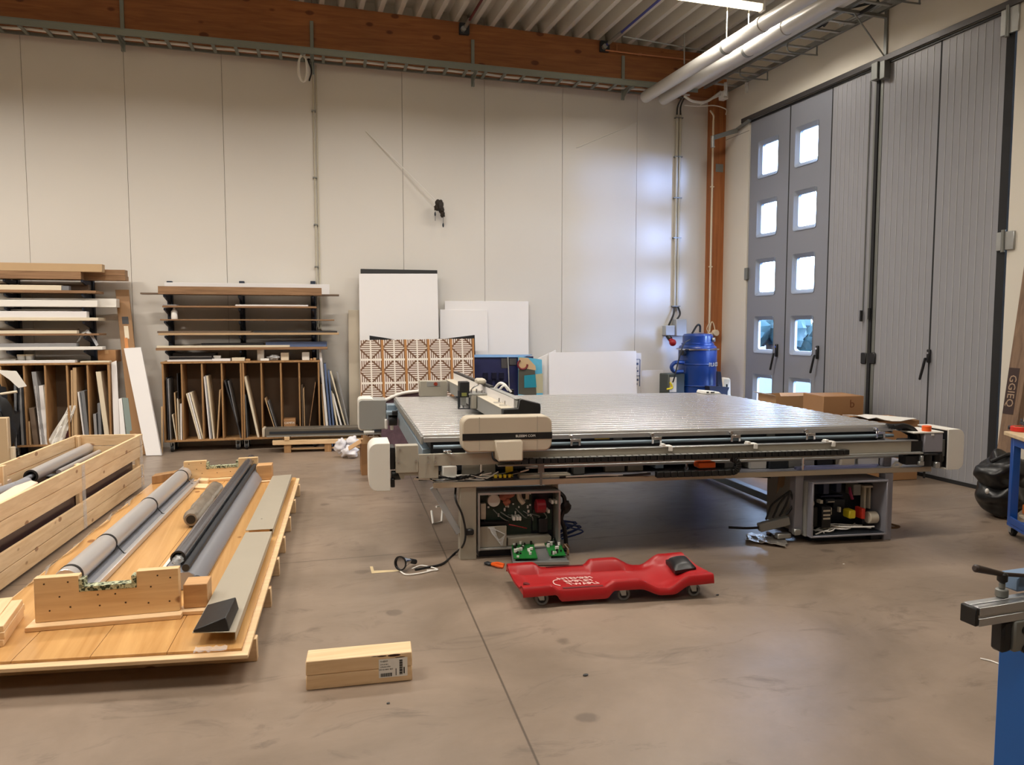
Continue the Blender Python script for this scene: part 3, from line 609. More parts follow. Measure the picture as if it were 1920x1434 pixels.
R_lev = [lev(450, y) for y in (552.5, 577, 601, 628, 656)]
L_lev = [lev(100, y) for y in (523, 549, 575, 601, 629, 656)]
rack('board_rack', 'dark steel cantilever wall rack over the right wooden sheet cabinet', UR, 527, [(z, UR) for z in R_lev], 455)
rack('board_rack', 'dark steel cantilever wall rack at the left edge, over the left sheet cabinet', UL+(-110,), 520, [(z, UL+(-110,)) for z in L_lev], 100)
# ---- stock on the right rack
def stk(z, px0, px1, h, mt, name, label, cat='board', y0=-0.42, y1=-0.12, bevel=0.002, dz=0.0):
    a, c = B.y(px0, 600, -FD).x, B.y(px1, 600, -FD).x
    return single(name, MB(B).box(a, c, y0, y1, z+dz, z+dz+h), mt, label, cat, bevel)
z = R_lev[0]
stk(z, 260, 637, 0.02, m_hardboard, 'wooden_strip', 'long thin dark strip poking out both ends at the top arms of the right rack', 'strip', -0.30, -0.20)
stk(z, 298, 604, 0.092, m_board, 'timber_box_beam', 'long brown wooden beam on the top arms of the right rack', 'beam', -0.42, -0.31)
stk(z, 303, 619, 0.148, m_white, 'white_board', 'long white board lying behind the brown beam on top of the right rack', 'board', -0.195, -0.105)
z = R_lev[1]
stk(z, 305, 594, 0.022, m_board, 'shelf_board', 'brown board on the second arms of the right rack', 'board', -0.42, -0.1)
stk(z+0.0225, 441, 578, 0.018, m_white, 'white_strip', 'white strip on the second brown board of the right rack', 'strip', -0.36, -0.3)
stk(z+0.0225, 305, 331, 0.012, m_film, 'plastic_sheet', 'small grey plastic sheet at the left end of the second board', 'sheet', -0.38, -0.25)
z = R_lev[2]
stk(z, 300, 627, 0.016, m_board, 'shelf_board', 'thin brown board on the third arms of the right rack', 'board', -0.42, -0.1)
z = R_lev[3]
stk(z, 296, 635, 0.026, m_tan, 'shelf_board', 'pale double board on the fourth arms of the right rack', 'board', -0.42, -0.25)
stk(z+0.0265, 294, 470, 0.022, m_hardboard, 'timber_offcut', 'dark slat at the left on the fourth board of the right rack', 'slat', -0.42, -0.33)
stk(z+0.0265, 475, 632, 0.02, m_sheetdark, 'dark_sheet', 'dark grey sheet at the right on the fourth board of the right rack', 'sheet', -0.40, -0.2)
z = R_lev[4]
stk(z, 290, 613, 0.03, m_board, 'shelf_board', 'brown board on the lowest arms of the right rack', 'board', -0.42, -0.12)
stk(z+0.0305, 292, 542, 0.024, m_cream, 'white_profile', 'cream profile along the front of the lowest board of the right rack', 'profile', -0.42, -0.38)
stk(z+0.0305, 496, 612, 0.062, m_sheetblue, 'blue_profile', 'blue-grey metal profile at the right on the lowest board', 'profile', -0.34, -0.2)
stk(z+0.0305, 374, 492, 0.05, m_sheetdark, 'dark_sheet', 'stack of dark offcuts in the middle of the lowest board of the right rack', 'sheet', -0.34, -0.18)
sb_ = B.y(327, 588, -0.34)
cl = thing('spray_bottle', 'small clear spray bottle at the left of the third board on the right rack', 'bottle', B.W((sb_.x, -0.34, R_lev[2]+0.017)))
zz = R_lev[2]+0.017
part('bottle', MB(B).lathe((sb_.x, -0.34, zz), [(0.035, 0), (0.037, 0.01), (0.037, 0.09), (0.014, 0.12), (0.014, 0.135)], 16), m_whitep, cl)
part('spray_head', MB(B).box(sb_.x-0.05, sb_.x+0.02, -0.35, -0.33, zz+0.135, zz+0.16), m_galvd, cl, 0.004)
# ---- stock on the left rack
LX = -45
z = L_lev[0]
stk(z, LX, 155, 0.085, m_board, 'timber_board', 'lower front brown timber on the top arms of the left rack', 'board', -0.42, -0.30)
stk(z+0.086, LX, 195, 0.09, m_tan, 'timber_board', 'topmost tan timber on the left rack', 'board', -0.42, -0.30)
stk(z, LX, 232, 0.055, m_board, 'timber_board', 'lower rear brown timber poking out past the left rack', 'board', -0.26, -0.12)
stk(z+0.056, LX, 231, 0.07, m_board, 'timber_board', 'upper rear brown timber poking out past the left rack', 'board', -0.26, -0.13)
z = L_lev[1]
stk(z, LX, 182, 0.03, m_board, 'shelf_board', 'brown board on the second arms of the left rack', 'board', -0.42, -0.1)
stk(z+0.0305, LX, 117, 0.056, m_cream, 'white_box', 'long cream box on the second board of the left rack', 'box', -0.41, -0.33)
stk(z+0.0305, 117.5, 131, 0.05, m_sheetgrey, 'grey_block', 'small grey block at the end of the cream box on the left rack', 'block', -0.41, -0.33)
stk(z+0.0305, LX, 160, 0.075, m_hardboard, 'timber_offcut', 'dark slats behind the cream box on the left rack', 'slat', -0.25, -0.15)
z = L_lev[2]
stk(z, LX, 184, 0.075, m_whitep, 'white_profile', 'short front white profile on the third arms of the left rack', 'profile', -0.42, -0.33)
stk(z, LX, 214, 0.10, m_whitep, 'white_profile', 'longest white profile on the left rack, poking out to the right', 'profile', -0.30, -0.15)
z = L_lev[3]
stk(z, LX, 184, 0.035, m_cream, 'shelf_board', 'cream board on the fourth arms of the left rack', 'board', -0.42, -0.1)
stk(z+0.0355, LX, 162, 0.07, m_white, 'white_box', 'long white box on the fourth board of the left rack', 'box', -0.41, -0.3)
stk(z+0.0355, LX, 149, 0.095, m_white, 'white_board', 'white board behind the white box of the left rack', 'board', -0.28, -0.18)
z = L_lev[4]
stk(z, LX, 184, 0.022, m_board, 'shelf_board', 'brown board on the fifth arms of the left rack', 'board', -0.42, -0.1)
stk(z+0.0225, LX, 143, 0.035, m_cream, 'cream_strip', 'cream strip on the fifth board of the left rack', 'strip', -0.42, -0.33)
stk(z+0.0225, LX, 137, 0.055, m_hardboard, 'timber_offcut', 'dark slat behind the cream strip of the left rack', 'slat', -0.28, -0.2)
z = L_lev[5]
stk(z, LX, 190, 0.035, m_whitep, 'white_profile', 'white profile on the lowest arms of the left rack', 'profile', -0.42, -0.28)
stk(z+0.0355, LX, 140, 0.04, m_film, 'plastic_sheet', 'folded clear film on the lowest white profile of the left rack', 'film', -0.40, -0.28)
pp = B.y(160, 632, -0.35)
single('plastic_film', MB(B).grid([[(pp.x-0.09+0.05*i+0.02*math.sin(j*2), -0.36+0.03*j, L_lev[5]+0.04+0.16*math.sin(math.pi*(i+0.4)/4.4)+0.01*j) for j in range(4)] for i in range(5)], (0.002, 0, 0.003)), clear('clear_film', alpha=0.45), 'bent piece of clear shiny plastic at the right end of the left rack', 'plastic')
# ---- sheet cabinets
def cabinet(label, px0, px1, pys, divs, z0, z1, depth=0.33, casters=()):
    a, c = B.y(px0, 750, -FD).x, B.y(px1, 750, -FD).x; t = thing('sheet_cabinet', label, 'cabinet', B.W(((a+c)/2, -FD+depth/2, 0)))
    y0, y1 = -FD, -FD+depth
    part('top_panel', MB(B).box(a-0.01, c+0.01, y0-0.005, y1, z1-0.022, z1), m_ply, t, 0.002); part('bottom_panel', MB(B).box(a, c, y0, y1, z0, z0+0.022), m_ply, t, 0.002)
    for x in (a, c-0.02): part('side_panel', MB(B).box(x, x+0.02, y0, y1, z0+0.022, z1-0.022), m_ply, t, 0.002)
    for p in divs: x = B.y(p, 750, -FD).x; part('divider', MB(B).box(x-0.009, x+0.009, y0+0.002, y1-0.01, z0+0.022, z1-0.022), m_ply, t, 0.002)
    part('back_panel', MB(B).box(a+0.02, c-0.02, y1-0.008, y1, z0+0.022, z1-0.022), m_hardboard, t)
    for p, yy in casters:
        x = B.y(p, 830, -FD).x
        k = part('caster', MB(B).box(x-0.03, x+0.03, yy-0.03, yy+0.03, z0-0.012, z0).box(x-0.025, x-0.018, yy-0.02, yy+0.02, 0.03, z0-0.01).box(x+0.018, x+0.025, yy-0.02, yy+0.02, 0.03, z0-0.01), m_galv, t)
        part('wheel', MB(B).cyl((x-0.016, yy, 0.036), (x+0.016, yy, 0.036), 0.036, 18), m_rubber, k)
    return t
zc1 = (lev(304, 679.5)+lev(598, 674.5))/2; zc0 = 0.12
cabinet('left half of the right wooden sheet cabinet, on black castors', 305, 454.5, None, (342, 380, 417), zc0, zc1, casters=((322, -0.38), (446, -0.38), (322, -0.14), (446, -0.14)))
cabinet('right half of the right wooden sheet cabinet, with a small carton inside', 455.5, 600, None, (491, 527.5, 562), zc0, zc1, casters=((462, -0.38), (590, -0.38), (462, -0.14), (590, -0.14)))
cabinet('wooden sheet cabinet at the left edge, full of leaning sheets and tubes', -60, 207, None, (-30, 3, 47, 86.5, 127.5, 166), zc0, zc1, casters=((-50, -0.38), (28, -0.38), (198, -0.38), (198, -0.14), (-50, -0.14)))
CZ = zc0+0.0225
def lean(name, pxb, pyt, pxt, w, mt, label, cat='sheet', pyb=None, d0=0.40, d1=0.10, z0=None, group=None):
    """a sheet standing on edge: bottom centre pxb, top centre pxt at height pyt (photo), w thick in photo pixels, running d0..d1 in front of the wall"""
    z0 = CZ if z0 is None else z0
    d = d0; zt_ = B.y(pxt, pyt, -d).z; xb = B.y(pxb, 800, -d).x; xt = B.y(pxt, pyt, -d).x; h = w*0.0073/2
    return single(name, MB(B).hexa([(xb-h,-d0,z0),(xb+h,-d0,z0),(xb+h,-d1,z0),(xb-h,-d1,z0)], [(xt-h,-d0,zt_),(xt+h,-d0,zt_),(xt+h,-d1,zt_-0.0),(xt-h,-d1,zt_)]), mt, label, cat, 0.001, group)
g1 = 'sheets standing in the right cabinet'
SH = [ # pxb, pxt, pyt, w, material, label
 (315.5, 312, 708, 1.4, m_sheetdark, 'black sheet standing at the left wall of the first compartment of the right cabinet'),
 (319, 315, 710, 1.6, m_film, 'shiny dark sheet, second in the first compartment of the right cabinet'),
 (330, 323, 777, 1.4, m_cream, 'short cream strip leaning left in the first compartment of the right cabinet'),
 (331.5, 327, 736, 1.6, m_tan, 'tan sheet in the middle of the first compartment of the right cabinet'),
 (335.5, 333, 747, 2.2, m_cream, 'cream board right of the tan sheet in the first compartment'),
 (339.3, 339.3, 757, 2.6, m_white, 'white board at the right of the first compartment of the right cabinet'),
 (336, 332, 700, 0.9, m_sheetdark, 'tall dark sheet behind the cream board in the first compartment'),
 (373, 350, 738, 2.4, m_cream, 'left thick cream board leaning left in the second compartment of the right cabinet'),
 (376, 353.5, 737, 2.2, m_white, 'middle cream board leaning left in the second compartment of the right cabinet'),
 (380, 357.5, 736, 2.4, m_cream, 'right thick cream board leaning left in the second compartment of the right cabinet'),
 (393.5, 383, 706, 2.2, m_white, 'left white board leaning left in the third compartment of the right cabinet'),
 (396.5, 385.5, 704, 1.6, m_film, 'shiny sheet leaning between white boards in the third compartment'),
 (400.3, 388, 705, 2.4, m_cream, 'right cream board leaning left in the third compartment of the right cabinet'),
 (406.5, 412.5, 731, 2.0, m_tan, 'single board leaning right in the third compartment of the right cabinet'),
 (452, 421, 713, 2.0, m_sheetdark, 'black board leaning left in the fourth compartment of the right cabinet'),
 (450.5, 427.5, 714, 1.2, m_sheetgrey, 'grey board leaning left in the fourth compartment of the right cabinet'),
 (463, 459.5, 740, 1.2, m_sheetgrey, 'thin grey sheet at the left of the fifth compartment of the right cabinet'),
 (484, 459, 706, 3.4, m_cream, 'long cream board leaning left in the fifth compartment of the right cabinet'),
 (519.5, 497, 747, 1.6, m_tan, 'tan strip leaning left in the sixth compartment of the right cabinet'),
 (523, 502.5, 752, 1.4, m_sheetgrey, 'grey strip leaning left in the sixth compartment of the right cabinet'),
 (567.5, 566, 722, 1.6, m_hardboard, 'dark upright sheet at the left of the last compartment of the right cabinet'),
 (571, 569, 728, 1.4, m_tan, 'brown upright sheet in the last compartment of the right cabinet'),
 (577, 591.5, 717, 1.3, m_board, 'brown strip leaning right in the last compartment of the right cabinet')]
for pb, pt, py, w, mt, lb in SH: lean('leaning_sheet', pb, py, pt, w, mt, lb, group=None)
def carton(px0, py0, px1, py1, d, depth, label, z0, mt=None, name='cardboard_box'):
    x0, x1, _, z1 = bx(px0, py0, px1, py1, d); t = thing(name, label, 'box', B.W(((x0+x1)/2, -d+depth/2, z0)))
    part('carton', MB(B).box(x0, x1, -d, -d+depth, z0, z1), mt or m_card, t, 0.003); part('tape', MB(B).box((x0+x1)/2-0.02, (x0+x1)/2+0.02, -d-0.001, -d+depth, z1-0.0005, z1+0.001).box((x0+x1)/2-0.02, (x0+x1)/2+0.02, -d-0.001, -d, z1-0.04, z1), m_cardl, t)
    return z1
zb1 = carton(531, 799.5, 558, 809, 0.40, 0.22, 'lower flat carton in the seventh compartment of the right cabinet', CZ)
x0, x1, _, z1 = bx(531.5, 786, 554, 799, 0.40)
t = thing('cardboard_box', 'small carton with a white word, on the flat carton in the right cabinet', 'box', B.W((x0, -0.3, zb1+0.0015)))
part('carton', MB(B).box(x0, x1, -0.40, -0.2, zb1+0.0015, z1), m_card, t, 0.003); part('lettering', MB(B).text('CAMFIX', 0.035, ((x0+x1)/2, -0.4012, (zb1+z1)/2), (1,0,0), (0,0,1)), m_paper, t)
# ---- things on top of the right cabinet
zt1 = zc1+0.001
def flat(px0, px1, d0, d1, z, h, mt, name, label, cat): a, c = B.y(px0, 670, -FD).x, B.y(px1, 670, -FD).x; return single(name, MB(B).box(a, c, -d0, -d1, z, z+h), mt, label, cat, 0.002)
flat(311, 398, 0.36, 0.12, zt1, 0.02, m_white, 'white_board', 'lowest white board in the pile at the left on the right cabinet', 'board')
flat(316, 400, 0.35, 0.10, zt1+0.021, 0.022, m_sheetdark, 'dark_sheet', 'dark sheet second in the pile on the right cabinet', 'sheet')
flat(314, 395, 0.34, 0.12, zt1+0.044, 0.018, m_film, 'plastic_sheet', 'shiny sheet third in the pile on the right cabinet', 'sheet')
flat(320, 402, 0.30, 0.10, zt1+0.063, 0.035, m_sheetdark, 'dark_sheet', 'thick dark slab on top of the pile on the right cabinet', 'sheet')
flat(397, 431, 0.40, 0.20, zt1, 0.03, m_white, 'white_board', 'short white offcut right of the dark pile on the right cabinet', 'board')
flat(398, 412, 0.34, 0.26, zt1+0.031, 0.035, m_whitep, 'white_box', 'small white box on the short white offcut', 'box')
flat(434, 458, 0.39, 0.28, zt1, 0.04, m_cream, 'cream_box', 'flat cream box in the middle on the right cabinet', 'box')
flat(459, 468, 0.36, 0.28, zt1, 0.022, m_cardl, 'card_offcut', 'small card offcut beside the flat cream box', 'card')
flat(481, 494, 0.32, 0.24, zt1, 0.15, m_whitep, 'white_carton', 'tall white carton on the right cabinet', 'box')
flat(488, 504, 0.41, 0.33, zt1, 0.026, m_paper, 'white_box', 'low white box in front of the tall white carton', 'box')
flat(526, 541, 0.36, 0.24, zt1, 0.095, m_cream, 'cream_box', 'square cream box between clutter and white cube on the right cabinet', 'box')
flat(566, 580, 0.36, 0.26, zt1, 0.10, m_whitep, 'white_box', 'white cube-shaped box at the right on the right cabinet', 'box')
p = B.y(514, 671, -0.33); single('plastic_bag', MB(B).ball((p.x, -0.33, zt1+0.035), 0.07, 0.06, 0.035, wob=0.6, seed=3), clear('clear_film'), 'crumpled clear bag beside the square cream box', 'bag')
for k, (a, r, lb) in enumerate(((584, 0.014, 'small brown cap beside the white cube box'), (590, 0.018, 'larger tan cap at the right end of the right cabinet'))):
    x = B.y(a, 671, -0.38).x; single('screw_cap', MB(B).cyl((x, -0.38, zt1), (x, -0.38, zt1+r*1.6), r, 14), m_cardl, lb, 'cap', 0.002)
# ---- things on top of the left cabinet
flat(-45, 140, 0.42, 0.30, zt1, 0.03, m_white, 'white_board', 'long white profile along the front edge of the left cabinet top', 'board')
flat(150, 205, 0.42, 0.32, zt1, 0.018, m_cream, 'white_board', 'short cream board at the right end of the left cabinet top', 'board')
flat(-45, 18, 0.26, 0.14, zt1, 0.045, m_paper, 'paper_pile', 'pile of white paper at the left edge on the left cabinet', 'paper')
for a, c, lb in ((20, 37, 'left of two white food tubs on the left cabinet'), (36.5, 52, 'right of two white food tubs on the left cabinet')):
    x0, x1 = B.y(a, 668, -FD).x, B.y(c, 668, -FD).x; r = (x1-x0)/2; t = thing('plastic_tub', lb, 'tub', B.W(((x0+x1)/2, -0.24, zt1)), 'white tubs on the left cabinet')
    part('tub', MB(B).lathe(((x0+x1)/2, -0.24, zt1), [(r*0.82, 0), (r*0.95, 0.075)], 20), m_whitep, t); part('lid', MB(B).lathe(((x0+x1)/2, -0.24, zt1+0.076), [(r, 0), (r, 0.016), (r*0.9, 0.02)], 20), m_cream, t)
z_ = carton(183, 656.5, 217, 677, 0.30, 0.24, 'brown carton at the right end of the left cabinet top', zt1)
# ---- sheets standing in the left cabinet
SL = [(-40, -42, 720, 2, m_cream, 'cream sheet at the far left of the left cabinet'), (-15, -20, 705, 3, m_sheetdark, 'dark sheet leaning in the leftmost compartment'),
 (27, 28, 706, 3.0, m_sheetgrey, 'grey plastic sheet right of the black bag in the left cabinet'), (33, 36, 703, 2.4, m_sheetdark, 'dark sheet behind the white paper flap in the left cabinet'),
 (41, 37, 727, 3.6, m_film, 'steel-grey tube-like sheet, third from the paper flap'), (46, 42, 727, 2.2, m_sheetdark, 'narrow dark sheet at the third divider of the left cabinet'),
 (55, 54, 790, 2.0, m_tan, 'short tan board at the bottom of the compartment with the film bag'), (66, 58.5, 765, 7.0, m_hardboard, 'stack of short brown boards under the plastic film roll'),
 (80, 63, 697, 6.0, m_film, 'plastic-wrapped grey roll leaning in the fourth compartment of the left cabinet'), (76, 66, 723, 2.4, m_white, 'thin white sheet below the plastic-wrapped roll'),
 (85, 76.5, 723, 6.0, m_white, 'thick white boards leaning at the fourth divider of the left cabinet'), (87.5, 84.5, 725, 2.2, m_cream, 'cream board right of the thick white boards'),
 (135, 134, 694, 2.6, m_tan, 'first tall brown board in the sixth compartment of the left cabinet'), (141, 139.5, 689, 5.0, m_tan, 'group of tall tan boards in the sixth compartment of the left cabinet'),
 (157.5, 146.5, 735, 2.0, m_white, 'left white strip leaning in the sixth compartment'), (160, 149.5, 737, 1.4, m_sheetgrey, 'thin grey strip between the white strip and the grey board'),
 (164, 154.5, 733, 5.0, m_sheetgrey, 'grey board leaning against the sixth divider'), (179.5, 177, 776, 4.0, m_film, 'short shiny offcuts at the left of the seventh compartment'),
 (187, 185, 756, 4.0, m_sheetgrey, 'mid-height grey offcut in the seventh compartment'), (201, 184, 697, 7.0, m_cream, 'tall cream roll leaning in the seventh compartment of the left cabinet')]
for pb, pt, py, w, mt, lb in SL: lean('leaning_sheet', pb, py, pt, w, mt, lb)
p = B.y(118, 770, -0.44)
bag = thing('newspaper_bag', 'bundle of crumpled newspaper and film in the fifth compartment of the left cabinet', 'paper', B.W((p.x, -0.3, CZ)))
gp = []
for (x0, x1, z1, lean_) in ((-0.06, 0.03, 0.42, 0.10), (0.02, 0.11, 0.44, 0.02)):
    part('paper_fold', MB(B).grid([[(p.x+x0+(x1-x0)*j/5-0.14*(1-i/6)+lean_*i/6, -0.40-0.02*math.sin(j*2+i), CZ+z1*i/6) for j in range(6)] for i in range(7)], (0.0, 0.05, 0.0)), m_paper, bag)
part('dark_film', MB(B).ball((p.x, -0.34, CZ+0.12), 0.09, 0.05, 0.13, wob=0.5, seed=4), mat('dark_red_film', (72, 30, 34), 0.3), bag)
p = B.y(32, 710, -0.47); q = B.y(0, 696, -0.55)
bb = thing('black_bag', 'black bag of machine parts with a white paper flap beside the left cabinet', 'bag', B.W((q.x-0.1, -0.6, 0.0)))
part('body', MB(B).ball((B.y(4, 770, -0.6).x-0.1, -0.62, 0.42), 0.22, 0.14, 0.42, wob=0.5, seed=9, n=20, m=14), m_black, bb)
a = [B.y(x, y, -0.56) for x, y in ((-8, 694), (32, 696), (50, 724), (36, 727), (18, 712))]
part('paper_flap', MB(B).prism([(v.x, -0.56-0.02*(k % 2), v.z) for k, v in enumerate(a)], (0.0, 0.004, 0.003)), m_paper, bb)
part('carry_strap', MB(B).tube([B.y(x, y, -0.52) for x, y in ((29, 738), (29, 790), (30, 840))], 0.011, 8), m_sheetgrey, bb)
part('shelf_lip', MB(B).tube([B.y(x, y, -0.64) for x, y in ((-8, 740), (12, 737), (32, 734))], 0.014, 8), m_cream, bb)
# ---- long boards leaning right of the left cabinet
def leanboard(name, poly, dtop, dbot, thick, mt, label, cat, bevel=0.003, group=None):
    """poly: photo pixels, first two the top edge (left,right), last two the bottom (right,left)"""
    pts = []
    for k, (x, y) in enumerate(poly): pts.append(B.y(x, y, -(dtop if k < 2 else dbot)))
    for k, j in ((2, 1), (3, 0)):
        d_ = pts[j]-pts[k]
        pts[k] = pts[k]-d_*((pts[k].z-0.004)/d_.z)
        pts[k].y = min(pts[k].y, -0.03-thick)
    return single(name, MB(B).prism(pts, (0, thick, 0)), mt, label, cat, bevel, group)
p, q = B.y(217, 543, -0.10), B.y(258, 700, -0.30)
lbd = thing('timber_board', 'brown board with a dark label leaning between the two racks', 'board', B.W((p.x, -0.3, 0.6)))
P4 = [B.y(216, 543, -0.08), B.y(241, 543, -0.08), B.y(262, 740, -0.38), B.y(236, 740, -0.38)]
def on4(P, u, v, off): a = P[0].lerp(P[1], u); c = P[3].lerp(P[2], u); r = a.lerp(c, v); return Vector((r.x, r.y-off, r.z))
def to_floor(q):
    q = [Vector(v) for v in q]
    for k, j_ in ((2, 1), (3, 0)):
        d_ = q[j_]-q[k]; q[k] = q[k]-d_*((q[k].z-0.004)/d_.z)
    return q
B0 = to_floor(P4)
part('board', MB(B).prism(B0, (0, 0.022, 0)), mat('brown_film_board', (150, 112, 72), 0.4), lbd, 0.002)
part('dark_label', MB(B).prism([on4(P4, u, v, 0.003) for u, v in ((0.28, 0.26), (0.76, 0.26), (0.76, 0.33), (0.28, 0.33))], (0, 0.002, 0)), m_sheetdark, lbd)
part('paper_label', MB(B).prism([on4(P4, u, v, 0.003) for u, v in ((0.36, 0.35), (0.68, 0.35), (0.68, 0.47), (0.36, 0.47))], (0, 0.002, 0)), m_cream, lbd)
part('orange_stripe', MB(B).prism([on4(P4, u, v, 0.003) for u, v in ((0.3, 0.45), (0.55, 0.45), (0.55, 0.6), (0.3, 0.6))], (0, 0.002, 0)), mat('stripe_orange', (206, 136, 74), 0.5), lbd)
leanboard('leaning_board', [(232, 653), (264, 651), (300, 838), (272, 847)], 0.30, 0.62, 0.05, m_white, 'tall white panel leaning between the left rack and the right cabinet', 'panel')
leanboard('leaning_board', [(236, 690), (246, 687), (275, 846), (262, 846)], 0.30, 0.52, 0.02, m_tan, 'tan panel behind the tall white panel', 'panel')
leanboard('leaning_board', [(208, 680), (218, 676), (226, 834), (214, 834)], 0.36, 0.44, 0.02, m_white, 'white board at the right side of the left cabinet', 'panel')
leanboard('leaning_board', [(222, 748), (228, 746), (238, 836), (226, 836)], 0.40, 0.50, 0.03, m_white, 'shorter white board stack beside the left cabinet', 'panel')
leanboard('leaning_board', [(229, 746), (240, 746), (252, 838), (240, 838)], 0.40, 0.52, 0.03, mat('green_grey_sheet', (132, 146, 142), 0.4), 'grey-green boards beside the shorter white stack', 'panel')
leanboard('wooden_strip', [(302, 762), (305, 762), (305, 841), (302, 841)], 0.46, 0.50, 0.02, m_tan, 'upright tan strip at the left side of the right cabinet', 'strip')
# ---- bundle of sheets leaning at the right end of the right cabinet
g = 'sheets leaning at the right end of the right cabinet'
for k, (xt, yt, xb, w, mt, lb) in enumerate(((600, 655, 614, 4, m_white, 'tallest white sheet leaning at the right end of the right cabinet'), (603, 720, 609, 2.5, m_tan, 'short tan sheet nearest the right end of the cabinet'),
   (609, 682, 620, 3.5, m_sheetblue, 'blue sheet second in the bundle at the right end of the right cabinet'), (616, 695, 626, 3, m_sheetblue, 'dark blue narrow sheet in the leaning bundle'), (621, 733, 634, 3, m_cream, 'cream sheet in the middle of the leaning bundle'),
   (624, 738, 642, 3, m_white, 'white strip sheet right of the cream one in the leaning bundle'), (620, 697, 650, 2.5, m_cream, 'long slanted cream sheet in the leaning bundle'), (632, 698, 655, 2.2, m_film, 'outermost clear sheet of the leaning bundle'))):
    t0, b0 = B.y(xt, yt, -0.34), B.y(xb, 806, -0.40); hh = w*0.0073/2; d = (Vector((t0.x, 0, t0.z))-Vector((b0.x, 0, b0.z))); xf = b0.x-d.x*(b0.z-0.004)/d.z
    single('leaning_sheet', MB(B).hexa([(xf-hh,-0.44,0.004),(xf+hh,-0.44,0.004),(xf+hh,-0.16,0.004),(xf-hh,-0.16,0.004)], [(t0.x-hh,-0.34,t0.z),(t0.x+hh,-0.34,t0.z),(t0.x+hh,-0.06,t0.z),(t0.x-hh,-0.06,t0.z)]), mt, lb, 'sheet', 0.001)
# ================================================================ panels behind the table
def panel(name, poly, dtop, dbot, thick, mt, label, cat, **kw): return leanboard(name, poly, dtop, dbot, thick, mt, label, cat, **kw)
panel('leaning_board', [(653, 581), (676, 581), (678, 812), (655, 812)], 0.06, 0.30, 0.02, mat('beige_board', (208, 196, 176), 0.5), 'narrow beige panel leaning on the wall right of the right rack', 'panel')
p0 = [B.y(673, 513, -0.14), B.y(820, 513, -0.14), B.y(824, 690, -0.30), B.y(675, 690, -0.30)]
wp = thing('leaning_board', 'large white panel with a black band along its top, leaning on the back wall', 'panel', B.W((p0[0].x, -0.3, 0.5)))
part('sheet', MB(B).prism(to_floor(p0), (0, 0.02, 0)), m_white, wp, 0.002)
c0 = [B.y(676, 504, -0.115), B.y(820, 506.5, -0.115), B.y(821, 600, -0.20), B.y(676, 600, -0.20)]
part('black_board', MB(B).prism(to_floor(c0), (0, 0.02, 0)), m_black, wp, 0.002)
panel('leaning_board', [(834, 564), (991, 565), (991, 740), (834, 740)], 0.05, 0.20, 0.016, m_white, 'widest pale panel flat against the wall right of the black-topped panel', 'panel')
panel('leaning_board', [(825, 580), (914, 581), (916, 740), (825, 740)], 0.09, 0.26, 0.016, m_white, 'middle-sized pale panel in front of the widest pale panel', 'panel')
fb = thing('black_board', 'bowed black board showing behind the patterned lattice panel', 'board', B.W(B.y(693, 700, -0.36)))
arc = [(693, 629), (720, 633), (760, 640), (800, 640), (850, 633), (890, 628)]
part('board', MB(B).prism([B.y(x, y, -0.34) for x, y in arc]+[Vector((B.y(894, 700, -0.40).x, -0.46, 0.004)), Vector((B.y(693, 700, -0.40).x, -0.46, 0.004))], (0, 0.03, 0)), m_black, fb)
def lattice_mat():
    m, t, b = base('lattice_pattern'); L = t.links.new
    tcx = nd(t, 'ShaderNodeTexCoord'); sp = nd(t, 'ShaderNodeSeparateXYZ'); L(tcx.outputs['Object'], sp.inputs[0])
    def math_(op, a, b2=None, c=None):
        n = nd(t, 'ShaderNodeMath', operation=op)
        for k, v in enumerate((a, b2, c)):
            if v is None: continue
            if isinstance(v, (int, float)): n.inputs[k].default_value = v
            else: L(v, n.inputs[k])
        return n.outputs[0]
    S = 1/0.283
    u0 = math_('MULTIPLY', sp.outputs['X'], S); v0 = math_('MULTIPLY', sp.outputs['Z'], S)
    u = math_('SUBTRACT', math_('FRACT', u0), 0.5); v = math_('SUBTRACT', math_('FRACT', math_('ADD', v0, 0.18)), 0.5)
    au, av = math_('ABSOLUTE', u), math_('ABSOLUTE', v)
    side = math_('GREATER_THAN', au, av)
    hs = math_('GREATER_THAN', math_('FRACT', math_('MULTIPLY', math_('ADD', v, 5.0), 11)), 0.5); vs2 = math_('GREATER_THAN', math_('FRACT', math_('MULTIPLY', math_('ADD', u, 5.0), 11)), 0.48)
    st = math_('ADD', math_('MULTIPLY', side, hs), math_('MULTIPLY', math_('SUBTRACT', 1.0, side), vs2))
    dg = math_('LESS_THAN', math_('ABSOLUTE', math_('SUBTRACT', au, av)), 0.05)
    tr_ = math_('MULTIPLY', math_('LESS_THAN', au, 0.05), math_('SUBTRACT', 1.0, math_('LESS_THAN', av, 0.0)))
    edge = math_('MAXIMUM', math_('GREATER_THAN', au, 0.47), math_('GREATER_THAN', av, 0.455))
    white = math_('MULTIPLY', math_('MAXIMUM', math_('MULTIPLY', st, math_('SUBTRACT', 1.0, dg)), edge), math_('SUBTRACT', 1.0, tr_))
    cb_ = nd(t, 'ShaderNodeMix', data_type='RGBA'); L(tr_, cb_.inputs[0]); cb_.inputs[6].default_value = lin((112, 80, 58)); cb_.inputs[7].default_value = lin((176, 124, 70))
    cm = nd(t, 'ShaderNodeMix', data_type='RGBA'); L(white, cm.inputs[0]); L(cb_.outputs[2], cm.inputs[6]); cm.inputs[7].default_value = lin((232, 224, 214)); L(cm.outputs[2], b.inputs['Base Color']); b.inputs['Roughness'].default_value = 0.5
    return m
lp_ = [B.y(675, 638, -0.62), B.y(889, 635, -0.62), B.y(891, 790, -0.78), B.y(677, 790, -0.78)]
lat = MB(B); n_ = 24; rows_ = [[], []]
